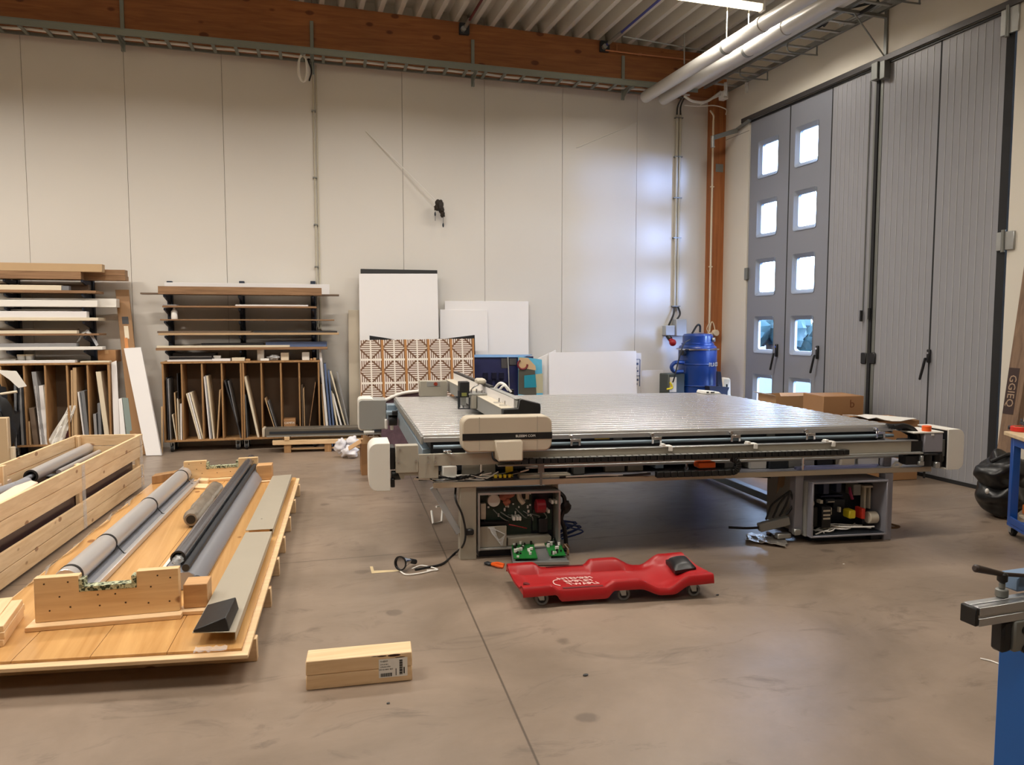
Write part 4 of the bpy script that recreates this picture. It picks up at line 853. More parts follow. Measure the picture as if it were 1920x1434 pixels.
topw = [0.004*abs(math.sin(k*1.9)) for k in range(n_+1)]
P = []
lp_ = to_floor(lp_)
for i, (a, c) in enumerate(((lp_[3], lp_[2]), (lp_[0], lp_[1]))):
    P.append([a.lerp(c, k/n_)+Vector((0, 0, topw[k] if i else 0)) for k in range(n_+1)])
for p_ in P[0]: p_.z -= 0.0
lat.grid(P, (0, 0.014, 0))
single('lattice_panel', lat, lattice_mat(), 'brown and white geometric patterned panel standing behind the table', 'panel')
# tent-like white arch with purple print
ah = thing('leaning_board', 'white arched cushion panel with a purple print behind the left end of the table', 'panel', B.W(B.y(790, 760, -1.0)))
pts = [B.y(x, y, -1.0) for x, y in ((715, 754), (735, 744), (755, 737), (775, 734), (800, 732), (812, 736))]
part('rim', MB(B).tube(pts, 0.02, 8), m_whitep, ah)
part('print', MB(B).prism([p+Vector((0, 0.02, -0.02)) for p in pts]+[Vector((B.y(812, 800, -1.0).x, -0.98, 0.003)), Vector((B.y(715, 800, -1.0).x, -0.98, 0.003))], (0, 0.02, 0)), mat('purple_print', (96, 74, 84), 0.6, var=0.6, scale=16), ah)
# blue poster display and surfboard picture
m_navy = mat('navy_print', (30, 34, 78), 0.35, var=0.15, scale=3)
pb = [B.y(889, 668, -0.40), B.y(1000, 668, -0.40), B.y(1003, 790, -0.55), B.y(889, 790, -0.55)]
ps = thing('poster_board', 'dark blue printed display board behind the gantry', 'poster', B.W((pb[0].x, -0.55, 0.4)))
part('board', MB(B).prism(to_floor(pb), (0, 0.02, 0)), m_navy, ps, 0.002)
part('top_sheet', MB(B).prism([B.y(889, 665.5, -0.36), B.y(998, 665.5, -0.36), B.y(980, 670, -0.42), B.y(889, 670, -0.42)], (0, 0, 0.006)), mat('light_blue_sheet', (110, 150, 196), 0.4), ps)
sq = MB(B)
for (x, y) in ((906, 699), (922, 699), (936, 699), (914, 712), (929, 712), (898, 712), (943, 716)): a, c = B.y(x, y, -0.475), B.y(x+9, y+11, -0.475); sq.box(a.x, c.x, -0.48+0.0, -0.455, c.z, a.z)
part('printed_square', sq, mat('navy_dark', (16, 18, 44), 0.4), ps)
a, c = B.y(940, 672, -0.425), B.y(952, 690, -0.425); sq = MB(B).box(a.x, c.x, -0.432, -0.41, c.z, a.z); a, c = B.y(955, 672, -0.425), B.y(968, 684, -0.425); sq.box(a.x, c.x, -0.432, -0.41, c.z, a.z)
part('printed_picture', sq, mat('print_brown', (84, 82, 84), 0.4, var=0.5, scale=14), ps)
a, c = B.y(953, 669, -0.45), B.y(956, 745, -0.55); part('grey_edge', MB(B).beam((a.x, -0.43, a.z), (c.x, -0.53, c.z), 0.012, 0.012), m_galv, ps)
sf = thing('picture_board', 'colourful beach picture board right of the dark blue display board', 'poster', B.W(B.y(995, 740, -0.6)))
q4 = [B.y(972, 668, -0.48), B.y(1016, 674, -0.48), B.y(1019, 790, -0.60), B.y(972, 790, -0.60)]
part('board', MB(B).prism(to_floor(q4), (0, 0.02, 0)), mat('sea_print', (96, 176, 206), 0.4, var=0.25, scale=4), sf)
part('sand_area', MB(B).prism([B.y(x, y, -0.545) for x, y in ((1002, 702), (1018, 700), (1018, 740), (1004, 740))], (0, 0.003, 0)), mat('sand_print', (186, 182, 150), 0.5), sf)
part('dark_figure', MB(B).prism([B.y(x, y, -0.55) for x, y in ((972, 694), (982, 690), (1003, 694), (1006, 742), (972, 742))], (0, 0.003, 0)), mat('olive_print', (84, 82, 72), 0.5, var=0.2), sf)
part('teal_area', MB(B).prism([B.y(x, y, -0.554) for x, y in ((983, 704), (1004, 702), (1006, 726), (983, 727))], (0, 0.003, 0)), mat('teal_print', (40, 140, 160), 0.4), sf)
part('tan_board', MB(B).prism([B.y(x, y, -0.549) for x, y in ((973, 670), (990, 671), (1004, 686), (1005, 694), (973, 694))], (0, 0.003, 0)), mat('tan_print', (206, 176, 136), 0.5), sf)
part('red_ring', MB(B).tube([B.y(980+9*math.cos(t), 683+9*math.sin(t), -0.556) for t in [2*math.pi*k/12 for k in range(9)]], 0.012, 6), mat('red_print', (120, 34, 40), 0.5), sf)
# white boards
panel('leaning_board', [(1008, 672), (1042, 656), (1050, 740), (1010, 740)], 0.40, 0.46, 0.008, m_white, 'curled white sheet behind the left edge of the widest low white board', 'panel')
wb_ = thing('leaning_board', 'widest low white board, printed with small blue drawings, behind the table', 'panel', B.W(B.y(1100, 740, -0.5)))
part('sheet', MB(B).prism(to_floor([B.y(x, y, -d) for x, y, d in ((1029, 661, .44), (1193, 658, .44), (1195, 790, .56), (1030, 790, .56))]), (0, 0.015, 0)), m_white, wb_, 0.001)
pr_ = MB(B)
for (x, y, w, h) in ((1170, 659, 10, 2), (1174, 702, 4, 32), (1188, 674, 1, 50), (1199, 674, 1, 50), (1188, 673, 12, 1), (1188, 704, 12, 1), (1192, 680, 5, 4), (1190, 688, 4, 4), (1194, 694, 3, 3), (1192, 710, 5, 4), (1190, 718, 5, 4)):
    a, c = B.y(x, y, -0.415), B.y(x+w, y+h, -0.415); pr_.box(a.x, c.x, -0.418, -0.417, c.z, a.z)
wp2 = thing('leaning_board', 'white drawing board with blue line drawings at its right edge', 'panel', B.W(B.y(1190, 740, -0.42)))
part('sheet', MB(B).box(B.y(1160, 700, -0.42).x, B.y(1202, 700, -0.42).x, -0.416, -0.40, 0.004, B.y(1180, 662, -0.42).z), m_white, wp2, 0.001)
part('drawing', pr_, mat('drawing_blue', (84, 96, 130), 0.6), wp2)
s3 = thing('leaning_board', 'smallest white panel with a tiny printed code, left of the blue vacuum', 'panel', B.W(B.y(1222, 740, -0.36)))
x0, x1 = B.y(1202, 700, -0.36).x, B.y(1243, 700, -0.36).x
part('sheet', MB(B).box(x0, x1, -0.37, -0.355, 0.004, B.y(1222, 694, -0.36).z), m_white, s3, 0.001)
# wires and hanging lump on the wall
hp = thing('hanging_ornament', 'small dark ragged clump hanging from a thin white string on the back wall', 'ornament', B.W(B.y(825, 400, -0.12)))
part('string', MB(B).tube([B.y(686, 246, -0.01), B.y(815, 374, -0.12)], 0.0065, 6, 1), m_whitep, hp)
p = B.y(824, 388, -0.13); cl_ = MB(B)
for k, (x, y, r) in enumerate(((821, 380, 0.035), (825, 386, 0.05), (819, 389, 0.035), (828, 394, 0.04), (830, 402, 0.03), (826, 380, 0.03))): v = B.y(x, y, -0.13); cl_.ball(v, r, r*0.8, r*1.25, 10, 7, 0.5, k)
part('clump', cl_, mat('clump_brown', (46, 38, 32), 0.8), hp)
dg_ = MB(B)
for (x0, y0, x1, y1) in ((816, 392, 816, 414), (831, 404, 831, 425)): dg_.tube([B.y(x0, y0, -0.13), B.y(x1, y1, -0.13)], 0.003, 5, 1)
for (x, y) in ((816, 401), (831, 422)): dg_.ball(B.y(x, y, -0.13), 0.012, 0.012, 0.03, 8, 6)
part('dangling_thread', dg_, m_dark, hp)
single('wall_string', MB(B).tube([B.y(1081, 277, -0.01), B.y(1194, 230, -0.01)], 0.0055, 5, 1), m_whitep, 'thin slanting white string stretched across the upper right of the back wall', 'string')
# ================================================================ the big flatbed cutting table
T = Frame(1.12, 4.64, -8.0, -4.6)
m_slat = mat('slat_aluminium', (230, 230, 230), 0.25, metal=0.75, var=0.02, scale=2, rvar=0.015)
m_bluegrey = mat('blue_grey_steel', (140, 158, 172), 0.4, metal=0.3)
m_trough = mat('trough_dark', (40, 46, 54), 0.4, metal=0.3)
m_putty = mat('putty_paint', (170, 164, 150), 0.42, var=0.03)
m_cover = mat('cover_beige', (196, 184, 164), 0.45, var=0.02)
m_coverw = mat('cover_white', (228, 226, 218), 0.4, var=0.02)
m_lilac = mat('lilac_plate', (150, 150, 160), 0.4, metal=0.2)
m_chain = mat('chain_black', (18, 19, 21), 0.4, var=0.1)
m_pcbg = mat('pcb_dark', (40, 62, 50), 0.5, var=0.4, scale=30)
tb = thing('cutting_table', 'large flatbed cutting machine with a slatted aluminium top on two open cabinets', 'machine', T.W((1.4, 1.3, 0)))
BX0, BX1, BY0, BY1, BZ = -0.25, 3.06, 0.085, 2.75, 0.80
# slatted bed
sl = MB(T); ns = 25; w = (BY1-BY0)/ns
for k in range(ns):
    y0 = BY0+k*w; y1 = y0+w
    pf = [(y0, BZ-0.034), (y0, BZ-0.004), (y0+0.042, BZ-0.004), (y0+0.043, BZ-0.001), (y0+0.045, BZ), (y1-0.002, BZ), (y1, BZ-0.0015), (y1, BZ-0.034)]
    sl.prism([(BX0, y, z) for y, z in pf], (BX1-BX0, 0, 0))
bed = part('slatted_bed', sl, m_slat, tb)
gv = MB(T)
for k in range(ns): gv.box(BX0+0.003, BX1-0.003, BY0+k*w+0.001, BY0+k*w+0.0415, BZ-0.0039, BZ-0.0028)  # darker strips put the shade of the slat gaps into the colour
part('groove', gv, mat('groove_shade', (150, 148, 144), 0.36, metal=0.3), bed)
for k in range(ns):
    y0 = BY0+k*w
    for xa in (BX0-0.012, BX1+0.001): part('slat_end', MB(T).box(xa, xa+0.011, y0+0.012, y0+w-0.012, BZ-0.06, BZ-0.012), m_galv, bed)
part('front_trim', MB(T).box(BX0, BX1, BY0-0.012, BY0, BZ-0.045, BZ-0.014), m_alu, tb, 0.002)
part('bed_base', MB(T).box(BX0+0.05, BX1-0.05, BY0+0.05, BY1-0.03, 0.70, BZ-0.036), m_trough, tb)
# side rails, posts, back legs, floor frame
for x in (-0.22, 3.0): part('side_rail', MB(T).box(x-0.03, x+0.03, 0.16, BY1, 0.635, 0.70), m_bluegrey, tb, 0.004)
for x in (-0.2, 1.35, 2.74): part('cross_beam', MB(T).box(x-0.03, x+0.03, 0.12, BY1-0.1, 0.53, 0.634), m_bluegrey, tb, 0.004)
part('rear_rail', MB(T).box(-0.42, 3.2, BY1+0.02, BY1+0.08, 0.60, 0.72), m_putty, tb, 0.003)
for x, y in ((0.0, 2.6), (2.74, 2.6)): part('leg', MB(T).box(x-0.035, x+0.035, y-0.035, y+0.035, 0.0, 0.53), m_bluegrey, tb, 0.004)
part('floor_beam', MB(T).box(2.70, 2.78, 0.62, 2.56, 0.03, 0.09), m_bluegrey, tb, 0.004)
part('side_post', MB(T).box(-0.215, -0.165, 1.75, 1.80, 0.50, 0.634), m_bluegrey, tb, 0.003)
part('brace', MB(T).beam((-0.20, 0.03, 0.472), (-0.035, 0.03, 0.17), 0.04, 0.04, (0,1,0)), mat('pale_steel', (176, 180, 184), 0.4, metal=0.3), tb, 0.004)
# front trough and rods under the bed lip
part('trough_back', MB(T).box(-0.2, 3.02, 0.12, 0.14, 0.56, 0.765), m_trough, tb)
part('guide_rod', MB(T).cyl((-0.19, 0.052, 0.728), (3.04, 0.052, 0.728), 0.012, 14), m_bluegrey, tb)
part('lower_rod', MB(T).cyl((0.4, 0.03, 0.585), (3.1, 0.03, 0.585), 0.012, 12), m_galv, tb)
for x in (0.22, 0.735, 1.29, 1.85, 2.40, 2.93):
    c = part('rod_clamp', MB(T).box(x-0.028, x+0.028, 0.02, 0.083, 0.742, 0.762).box(x-0.035, x-0.02, 0.03, 0.07, 0.715, 0.762).box(x+0.02, x+0.035, 0.03, 0.07, 0.715, 0.762).cyl((x-0.03, 0.03, 0.775), (x-0.03, 0.06, 0.775), 0.012, 10), m_chrome, tb, 0.002)
for x in (1.05, 2.15): part('slot_plate', MB(T).box(x-0.03, x+0.03, 0.108, 0.119, 0.735, 0.755), m_galvd, tb)
part('brass_strip', MB(T).box(0.89, 0.99, 0.105, 0.119, 0.742, 0.752), mat('brass', (212, 168, 60), 0.3, metal=0.6), tb)
# front rail (long beam) with aluminium lip
FR0, FR1 = -0.20, 3.10
part('front_rail', MB(T).box(FR0, FR1, -0.055, -0.025, 0.625, 0.70), m_putty, tb, 0.002)
part('rail_lip', MB(T).box(FR0+0.2, FR1+0.05, -0.06, -0.02, 0.7005, 0.708), m_alu, tb, 0.002)
part('rail_foot', MB(T).box(0.2, FR1+0.08, -0.075, -0.02, 0.612, 0.6245), m_grey, tb, 0.002)
for x in (1.32, 1.915, 2.48):
    part('rail_clip', MB(T).box(x-0.035, x+0.035, -0.07, -0.02, 0.7085, 0.716).box(x+0.01, x+0.035, -0.075, -0.06, 0.68, 0.712).box(x-0.035, x-0.012, -0.07, -0.03, 0.716, 0.728), m_whitep, tb, 0.002)
# energy chain: upper run, loop, lower run
ch = MB(T); x = 0.30; k = 0
while x < 2.56: ch.box(x, x+0.043, -0.105, -0.062, 0.628, 0.662); x += 0.047
part('cable_chain', ch, m_chain, tb, 0.003)
rim = MB(T); x = 0.42; 
while x < 2.5: rim.add([(x, -0.1055, 0.663), (x+0.035, -0.1055, 0.663), (x+0.043, -0.062, 0.663), (x+0.008, -0.062, 0.663)], [(0,1,2,3)]); x += 0.047
part('chain_cover', rim, m_grey, tb)
lo = MB(T)
for k in range(9):
    a0 = R_(90-180*k/9); a1 = R_(90-180*(k+0.9)/9); c = (1.76, 0.575); r0, r1 = 0.025, 0.062
    lo.prism([(c[0]+r*math.cos(a), -0.105, c[1]+r*math.sin(a)) for r, a in ((r0, a0), (r1, a0), (r1, a1), (r0, a1))], (0, 0.043, 0))
x = 1.24
while x < 1.74: lo.box(x, x+0.043, -0.105, -0.062, 0.512, 0.55); x += 0.047
part('cable_chain', lo, m_chain, tb, 0.002)
part('motor', MB(T).box(1.55, 1.67, -0.05, 0.03, 0.555, 0.595), m_orange, tb, 0.006, label='orange plug in the cable chain loop')
# pan (deep shelf with a front lip)
part('pan', MB(T).box(-0.20, 3.30, -0.001, 0.62, 0.500, 0.508), m_lilac, tb)
part('pan_lip', MB(T).box(-0.20, 3.30, -0.012, -0.002, 0.474, 0.509), m_cover, tb, 0.002)
part('rear_web', MB(T).box(0.0, 2.95, 0.56, 0.575, 0.509, 0.63), m_grey, tb)
# clutter on the pan: grey boxes, cream plates, ties, hoses
for (x0, x1, y0, y1, z0, z1, mt, nm) in ((-0.13, -0.04, 0.05, 0.2, 0.509, 0.60, m_coverw, 'white_unit'), (0.0, 0.22, 0.10, 0.14, 0.509, 0.60, m_putty, 'bracket_plate'), (0.36, 0.56, 0.02, 0.09, 0.509, 0.535, m_cover, 'cover_strip'), (0.56, 0.70, 0.02, 0.09, 0.509, 0.533, m_cover, 'cover_strip'),
   (0.74, 0.82, 0.10, 0.2, 0.509, 0.60, m_galvd, 'sensor_block'), (0.98, 1.12, 0.16, 0.2, 0.509, 0.585, m_cover, 'cream_plate'), (1.14, 1.25, 0.16, 0.2, 0.509, 0.585, m_cover, 'cream_plate'), (1.84, 1.95, 0.16, 0.25, 0.509, 0.6, m_grey, 'grey_unit'), (2.0, 2.12, 0.10, 0.25, 0.509, 0.585, m_whitep, 'white_unit'),
   (2.13, 2.27, 0.08, 0.2, 0.509, 0.575, m_trough, 'dark_unit'), (2.28, 2.48, 0.1, 0.22, 0.509, 0.60, m_grey, 'grey_unit'), (2.50, 2.62, 0.1, 0.2, 0.509, 0.58, m_black, 'black_unit'), (2.66, 2.76, 0.06, 0.2, 0.509, 0.60, m_cover, 'cream_unit'), (2.80, 2.96, 0.08, 0.2, 0.509, 0.60, m_coverw, 'white_unit'), (2.97, 3.03, 0.04, 0.16, 0.509, 0.70, m_lilac, 'lilac_post')):
    part(nm, MB(T).box(x0, x1, y0, y1, z0, z1), mt, tb, 0.004)
for x, y in ((0.11, 0.03), (1.50, 0.03), (2.33, 0.01)): part('stud', MB(T).cyl((x, y, 0.509), (x, y, 0.612), 0.008, 8).cyl((x, y, 0.54), (x, y, 0.555), 0.014, 6), m_chrome, tb)
part('white_tag', MB(T).box(0.47, 0.51, -0.03, -0.02, 0.555, 0.61).box(0.483, 0.497, -0.028, -0.022, 0.47, 0.556), m_galvd, tb)
part('blue_slat', MB(T).box(2.3, 2.9, 0.02, 0.06, 0.509, 0.525).box(2.4, 2.95, 0.065, 0.10, 0.509, 0.522), mat('lilac_slat', (140, 146, 190), 0.4), tb)
tbk = part('terminal_block', MB(T).box(0.18, 0.31, -0.008, 0.03, 0.509, 0.527), m_black, tb)
ty = MB(T)
for k in range(4): ty.box(0.19+k*0.03, 0.207+k*0.03, -0.010, 0.02, 0.527, 0.548)
part('yellow_terminal', ty, m_yellow, tbk); part('yellow_board', MB(T).box(0.27, 0.32, 0.03, 0.036, 0.509, 0.60), m_yellow, tb, 0.002)
rnd = random.Random(5); wr_ = MB(T); ww = MB(T)
for k in range(10):
    x0 = rnd.uniform(-0.22, 0.05); x1 = x0+rnd.uniform(0.15, 0.4); pts = [(lerp(x0, x1, q/4), rnd.uniform(0.0, 0.05), 0.515+rnd.uniform(0, 0.03)+0.03*(q == 4)) for q in range(5)]
    (wr_ if k % 3 else ww).tube(pts, 0.005, 5, 4)
for k in range(5):
    pts = [(-0.26-rnd.uniform(0, 0.06), rnd.uniform(0.0, 0.03), 0.55-rnd.uniform(0, 0.03)), (-0.22, 0.01, 0.53), (-0.18, 0.0, 0.516), (-0.10, 0.0, 0.514), (0.0, 0.01, 0.52)]; (wr_ if k % 2 else ww).tube(pts, 0.006, 5, 4)
wr_.tube([(0.62, 0.0, 0.515), (0.8, 0.01, 0.518), (1.05, 0.0, 0.514), (1.22, -0.04, 0.53)], 0.009, 6); ww.tube([(0.66, -0.004, 0.52), (0.9, 0.0, 0.522), (1.1, -0.004, 0.516), (1.2, -0.03, 0.535)], 0.006, 6)
part('black_wire', wr_, m_black, tb); part('white_wire', ww, m_whitep, tb)
part('blue_hose', MB(T).tube([(0.72, 0.2, 0.52), (0.78, 0.2, 0.58), (0.86, 0.2, 0.59), (0.98, 0.2, 0.56), (1.2, 0.2, 0.55)], 0.012, 8), m_lilac, tb)
# left end: bracket box, carriage cover
part('end_bracket', MB(T).box(-0.435, -0.295, -0.045, 0.03, 0.585, 0.757).box(-0.295, -0.17, -0.045, -0.03, 0.545, 0.70), m_putty, tb, 0.003)
for x, z in ((-0.42, 0.66), (-0.31, 0.66), (-0.41, 0.735), (-0.235, 0.685), (-0.235, 0.645), (-0.19, 0.685), (-0.19, 0.65), (-0.1, 0.635)): part('bolt', MB(T).cyl((x, -0.062, z), (x, -0.045, z), 0.006, 8), m_chrome, tb)
part('toggle_clamp', MB(T).beam((-0.12, -0.06, 0.705), (-0.06, -0.07, 0.69), 0.012, 0.012).box(-0.14, -0.09, -0.06, -0.02, 0.7085, 0.72), m_chrome, tb, 0.002)
part('end_motor', MB(T).box(-0.47, -0.436, 0.0, 0.14, 0.60, 0.74).cyl((-0.46, 0.02, 0.56), (-0.40, 0.02, 0.56), 0.03, 14).box(-0.465, -0.44, -0.02, 0.02, 0.49, 0.545), m_black, tb, 0.004)
part('lower_bracket', MB(T).prism([(-0.42, -0.03, 0.585), (-0.24, -0.03, 0.585), (-0.24, -0.03, 0.565), (-0.38, -0.03, 0.565), (-0.385, -0.03, 0.545), (-0.405, -0.03, 0.545)], (0, 0.05, 0)), m_putty, tb)
def rounded(x0, x1, z0, z1, rl, rr, y, n=7):
    out = []
    for cx, cz, a0, r in ((x1-rr, z1-rr, 90, rr), (x1-rr, z0+rr, 0, rr), (x0+rl, z0+rl, 270, rl), (x0+rl, z1-rl, 180, rl)):
        for k in range(n): a = R_(a0-90*k/(n-1)); out.append((cx+r*math.cos(a), y, cz+r*math.sin(a)))
    return out
part('end_cover', MB(T).prism(rounded(-0.60, -0.47, 0.475, 0.775, 0.055, 0.004, -0.05), (0, 0.26, 0)), m_coverw, tb, 0.008, seg=2)
part('rear_end_cover', MB(T).prism(rounded(-0.60, -0.345, 0.50, 0.785, 0.03, 0.004, BY1-0.12), (0, 0.30, 0)), m_grey, tb, 0.004)
part('rear_cover_rim', MB(T).prism(rounded(-0.612, -0.46, 0.488, 0.80, 0.035, 0.03, BY1-0.10), (0, 0.26, 0)), m_coverw, tb, 0.004)
part('rear_bracket', MB(T).box(-0.34, -0.24, BY1-0.16, BY1+0.02, 0.60, 0.74).box(-0.35, -0.21, BY1-0.30, BY1-0.17, 0.655, 0.69), m_bluegrey, tb, 0.004)
part('rear_motor', MB(T).box(-0.30, -0.24, BY1-0.35, BY1-0.30, 0.66, 0.70).cyl((-0.33, BY1-0.25, 0.60), (-0.25, BY1-0.25, 0.60), 0.05, 14), m_black, tb, 0.004)
part('rear_white_parts', MB(T).box(-0.36, -0.335, BY1-0.2, BY1-0.12, 0.51, 0.60).box(-0.56, -0.46, BY1-0.14, BY1-0.04, 0.465, 0.487).box(-0.31, -0.28, BY1-0.2, BY1-0.16, 0.50, 0.60), m_whitep, tb, 0.004)
# right end: cable arch, gearbox with orange button, cover
ar = MB(T)
for k in range(4): ar.tube([(3.02, 0.02+0.025*k, 0.79), (3.09, 0.02+0.025*k, 0.80-0.006*k), (3.16, 0.01+0.025*k, 0.775-0.008*k), (3.20, 0.0+0.02*k, 0.71), (3.20, 0.0+0.02*k, 0.62)], 0.017, 8)
part('cable_arch', ar, m_chain, tb)
part('black_drive', MB(T).box(3.10, 3.20, -0.04, 0.1, 0.60, 0.70).box(3.06, 3.19, -0.06, 0.02, 0.535, 0.60), m_black, tb, 0.006)
part('gearbox', MB(T).box(3.205, 3.35, -0.05, 0.12, 0.615, 0.75), m_lilac, tb, 0.006)
part('gearbox_lid', MB(T).box(3.12, 3.352, -0.052, 0.20, 0.7505, 0.762), m_coverw, tb, 0.003)
part('stop_button', MB(T).cyl((3.25, -0.01, 0.762), (3.25, -0.01, 0.80), 0.03, 20), m_orange, tb, 0.003)
part('white_dot', MB(T).box(3.255, 3.275, -0.0535, -0.05, 0.735, 0.748), m_paper, tb)
part('motor', MB(T).cyl((3.24, -0.03, 0.52), (3.24, -0.03, 0.60), 0.035, 18).cyl((3.34, 0.0, 0.515), (3.34, 0.0, 0.605), 0.04, 18).box(3.19, 3.30, -0.07, 0.06, 0.600, 0.612), m_black, tb, 0.003)
part('motor_mount', MB(T).box(3.15, 3.19, -0.075, -0.02, 0.53, 0.56).box(3.275, 3.31, -0.08, -0.03, 0.51, 0.55).box(3.16, 3.18, -0.08, -0.05, 0.56, 0.60), m_galv, tb, 0.003)
cv = MB(T); o = rounded(3.39, 3.515, 0.49, 0.775, 0.002, 0.05, -0.05); cv.prism(o, (0, 0.012, 0)); cv.box(3.385, 3.48, -0.038, 0.24, 0.765, 0.775).box(3.385, 3.48, -0.038, 0.24, 0.49, 0.50).box(3.505, 3.515, -0.038, 0.24, 0.535, 0.73)
part('end_cover', cv, m_coverw, tb, 0.006, seg=2)
part('cover_interior', MB(T).box(3.395, 3.48, -0.036, 0.20, 0.502, 0.763), m_black, tb, 0.004)
part('belt_wheel', MB(T).cyl((3.375, 0.02, 0.56), (3.394, 0.02, 0.56), 0.035, 18).box(3.37, 3.394, -0.02, 0.0, 0.58, 0.70), m_galvd, tb, 0.002)
part('white_tie', MB(T).tube([(3.0, 0.0, 0.512), (3.03, -0.004, 0.545), (3.07, 0.0, 0.53), (3.09, 0.0, 0.55)], 0.008, 6).tube([(3.01, 0.0, 0.512), (3.05, -0.01, 0.52), (3.08, -0.005, 0.545)], 0.007, 6), m_whitep, tb)
part('pan_foot', MB(T).box(3.27, 3.28, 0.02, 0.03, 0.42, 0.474), m_dark, tb)
# ---- gantry
gy0, gy1 = 0.16, 3.02
pf = [(0.285, 0.835), (0.52, 0.835), (0.52, 0.975), (0.388, 1.005), (0.372, 1.005), (0.372, 0.945), (0.285, 0.945)]
gt = part('gantry_beam', MB(T).prism([(x, gy0, z) for x, z in pf], (0, gy1-gy0, 0)), m_grey, tb, 0.002)
part('gantry_ledge', MB(T).box(0.283, 0.371, gy0, gy1, 0.9455, 0.950), m_beige, gt)
part('gantry_panel', MB(T).box(0.364, 0.3715, gy0+0.05, gy1, 0.951, 1.012), m_white, gt)
part('top_strip', MB(T).box(0.366, 0.40, gy0+0.9, gy1, 1.013, 1.032), m_black, gt, 0.004)
part('top_strip_front', MB(T).box(0.366, 0.40, gy0+0.0, gy0+0.9, 1.013, 1.020), m_galv, gt, 0.002)
cap = [(0.275, 0.90), (0.275, 0.953), (0.375, 0.956), (0.385, 1.012), (0.40, 1.018), (0.525, 0.985), (0.528, 0.955), (0.52, 0.83), (0.275, 0.83)]
part('gantry_end_cap', MB(T).prism([(x, gy0-0.03, z) for x, z in cap], (0, 0.06, 0)), m_black, tb, 0.004)
for y in (0.36, 0.56): part('ledge_clip', MB(T).box(0.30, 0.35, y, y+0.02, 0.9505, 0.958).cyl((0.34, y+0.01, 0.958), (0.34, y+0.01, 0.985), 0.006, 8), m_chrome, tb)
part('gantry_skid', MB(T).beam((0.27, 0.25, 0.83), (0.22, 0.12, 0.805), 0.02, 0.012), m_whitep, tb)
part('gantry_foot', MB(T).box(0.26, 0.54, -0.02, 0.40, 0.802, 0.834), m_trough, tb, 0.003)
# tool head on the gantry
hy = 1.18
hd = part('tool_head', MB(T).box(0.15, 0.228, hy, hy+0.10, 0.935, 1.058), m_black, tb, 0.004)
part('head_label', MB(T).box(0.165, 0.205, hy-0.002, hy, 0.945, 0.972), mat('label_olive', (136, 138, 72), 0.5), hd)
part('tool_frame', MB(T).box(0.135, 0.147, hy, hy+0.02, 0.85, 0.99).box(0.222, 0.232, hy, hy+0.02, 0.85, 0.934).box(0.135, 0.232, hy, hy+0.02, 0.842, 0.85).box(0.15, 0.16, hy+0.04, hy+0.06, 0.85, 0.934).box(0.12, 0.15, hy, hy+0.02, 0.93, 0.945), m_dark, hd, 0.002)
part('blade_holder', MB(T).box(0.165, 0.205, hy+0.03, hy+0.07, 0.87, 0.934).cyl((0.185, hy+0.05, 0.835), (0.185, hy+0.05, 0.87), 0.008, 8), m_galv, hd)
part('head_plate', MB(T).box(0.22, 0.375, hy-0.02, hy+0.24, 0.953, 0.966), m_galv, hd, 0.002)
part('head_drop', MB(T).box(0.238, 0.282, hy-0.02, hy+0.05, 0.845, 0.952), m_putty, hd, 0.004)
part('head_motor', MB(T).box(0.30, 0.372, hy+0.05, hy+0.20, 1.033, 1.075), m_beige, hd, 0.012)
for x_, y_, h_ in ((0.25, 0.02, 0.99), (0.29, 0.03, 1.0), (0.33, 0.0, 0.99)): part('bolt', MB(T).cyl((x_, hy+y_, 0.966), (x_, hy+y_, h_), 0.007, 8), m_chrome, hd)
part('air_tube', MB(T).tube([(0.24, hy+0.06, 0.97), (0.27, hy+0.1, 1.0), (0.32, hy+0.1, 1.03)], 0.006, 6), m_chrome, hd)
part('cable_loop', MB(T).tube([(0.44, hy+0.05, 1.0), (0.47, hy+0.02, 1.04), (0.50, hy-0.02, 1.035), (0.53, hy-0.05, 0.99)], 0.012, 8).tube([(0.45, hy-0.05, 0.99), (0.49, hy-0.08, 1.03), (0.54, hy-0.1, 0.98)], 0.009, 8), m_whitep, hd)
part('cable_clip', MB(T).box(0.53, 0.56, hy-0.1, hy-0.05, 0.95, 1.0), m_black, hd)
# back carriage
part('rear_carriage', MB(T).box(-0.01, 0.26, BY1-0.02, BY1+0.10, 0.802, 0.955), m_putty, tb, 0.004)
part('carriage_label', MB(T).box(0.06, 0.19, BY1-0.024, BY1-0.02, 0.90, 0.948), m_grey, tb, 0.002)
part('red_knob', MB(T).cyl((0.145, BY1-0.034, 0.925), (0.145, BY1-0.024, 0.925), 0.018, 16), mat('rust_red', (150, 54, 30), 0.4), tb)
# front carriage cover with lettering
cm = part('carriage_cover', MB(T).prism(rounded(-0.03, 0.535, 0.715, 0.935, 0.05, 0.05, -0.12), (0, 0.13, 0)), m_cover, tb, 0.008, seg=2)
part('cover_stripe', MB(T).box(-0.0305, 0.5355, -0.1215, -0.119, 0.790, 0.832), m_black, cm)
for x in (0.075, 0.44): part('cover_joint', MB(T).box(x-0.0015, x+0.0015, -0.1212, -0.119, 0.716, 0.934), m_putty, cm)
part('lettering', MB(T).text('BLEEBM COM', 0.021, (0.365, -0.122, 0.811), (1,0,0), (0,0,1)), m_whitep, cm)
part('motor_cover', MB(T).hexa([(0.175,-0.19,0.665),(0.335,-0.19,0.665),(0.335,-0.10,0.665),(0.175,-0.10,0.665)], [(0.165,-0.16,0.79),(0.34,-0.16,0.79),(0.34,-0.10,0.79),(0.165,-0.10,0.79)]), m_cover, tb, 0.008)
part('motor_base', MB(T).box(0.185, 0.33, -0.18, -0.10, 0.655, 0.664), m_black, tb)
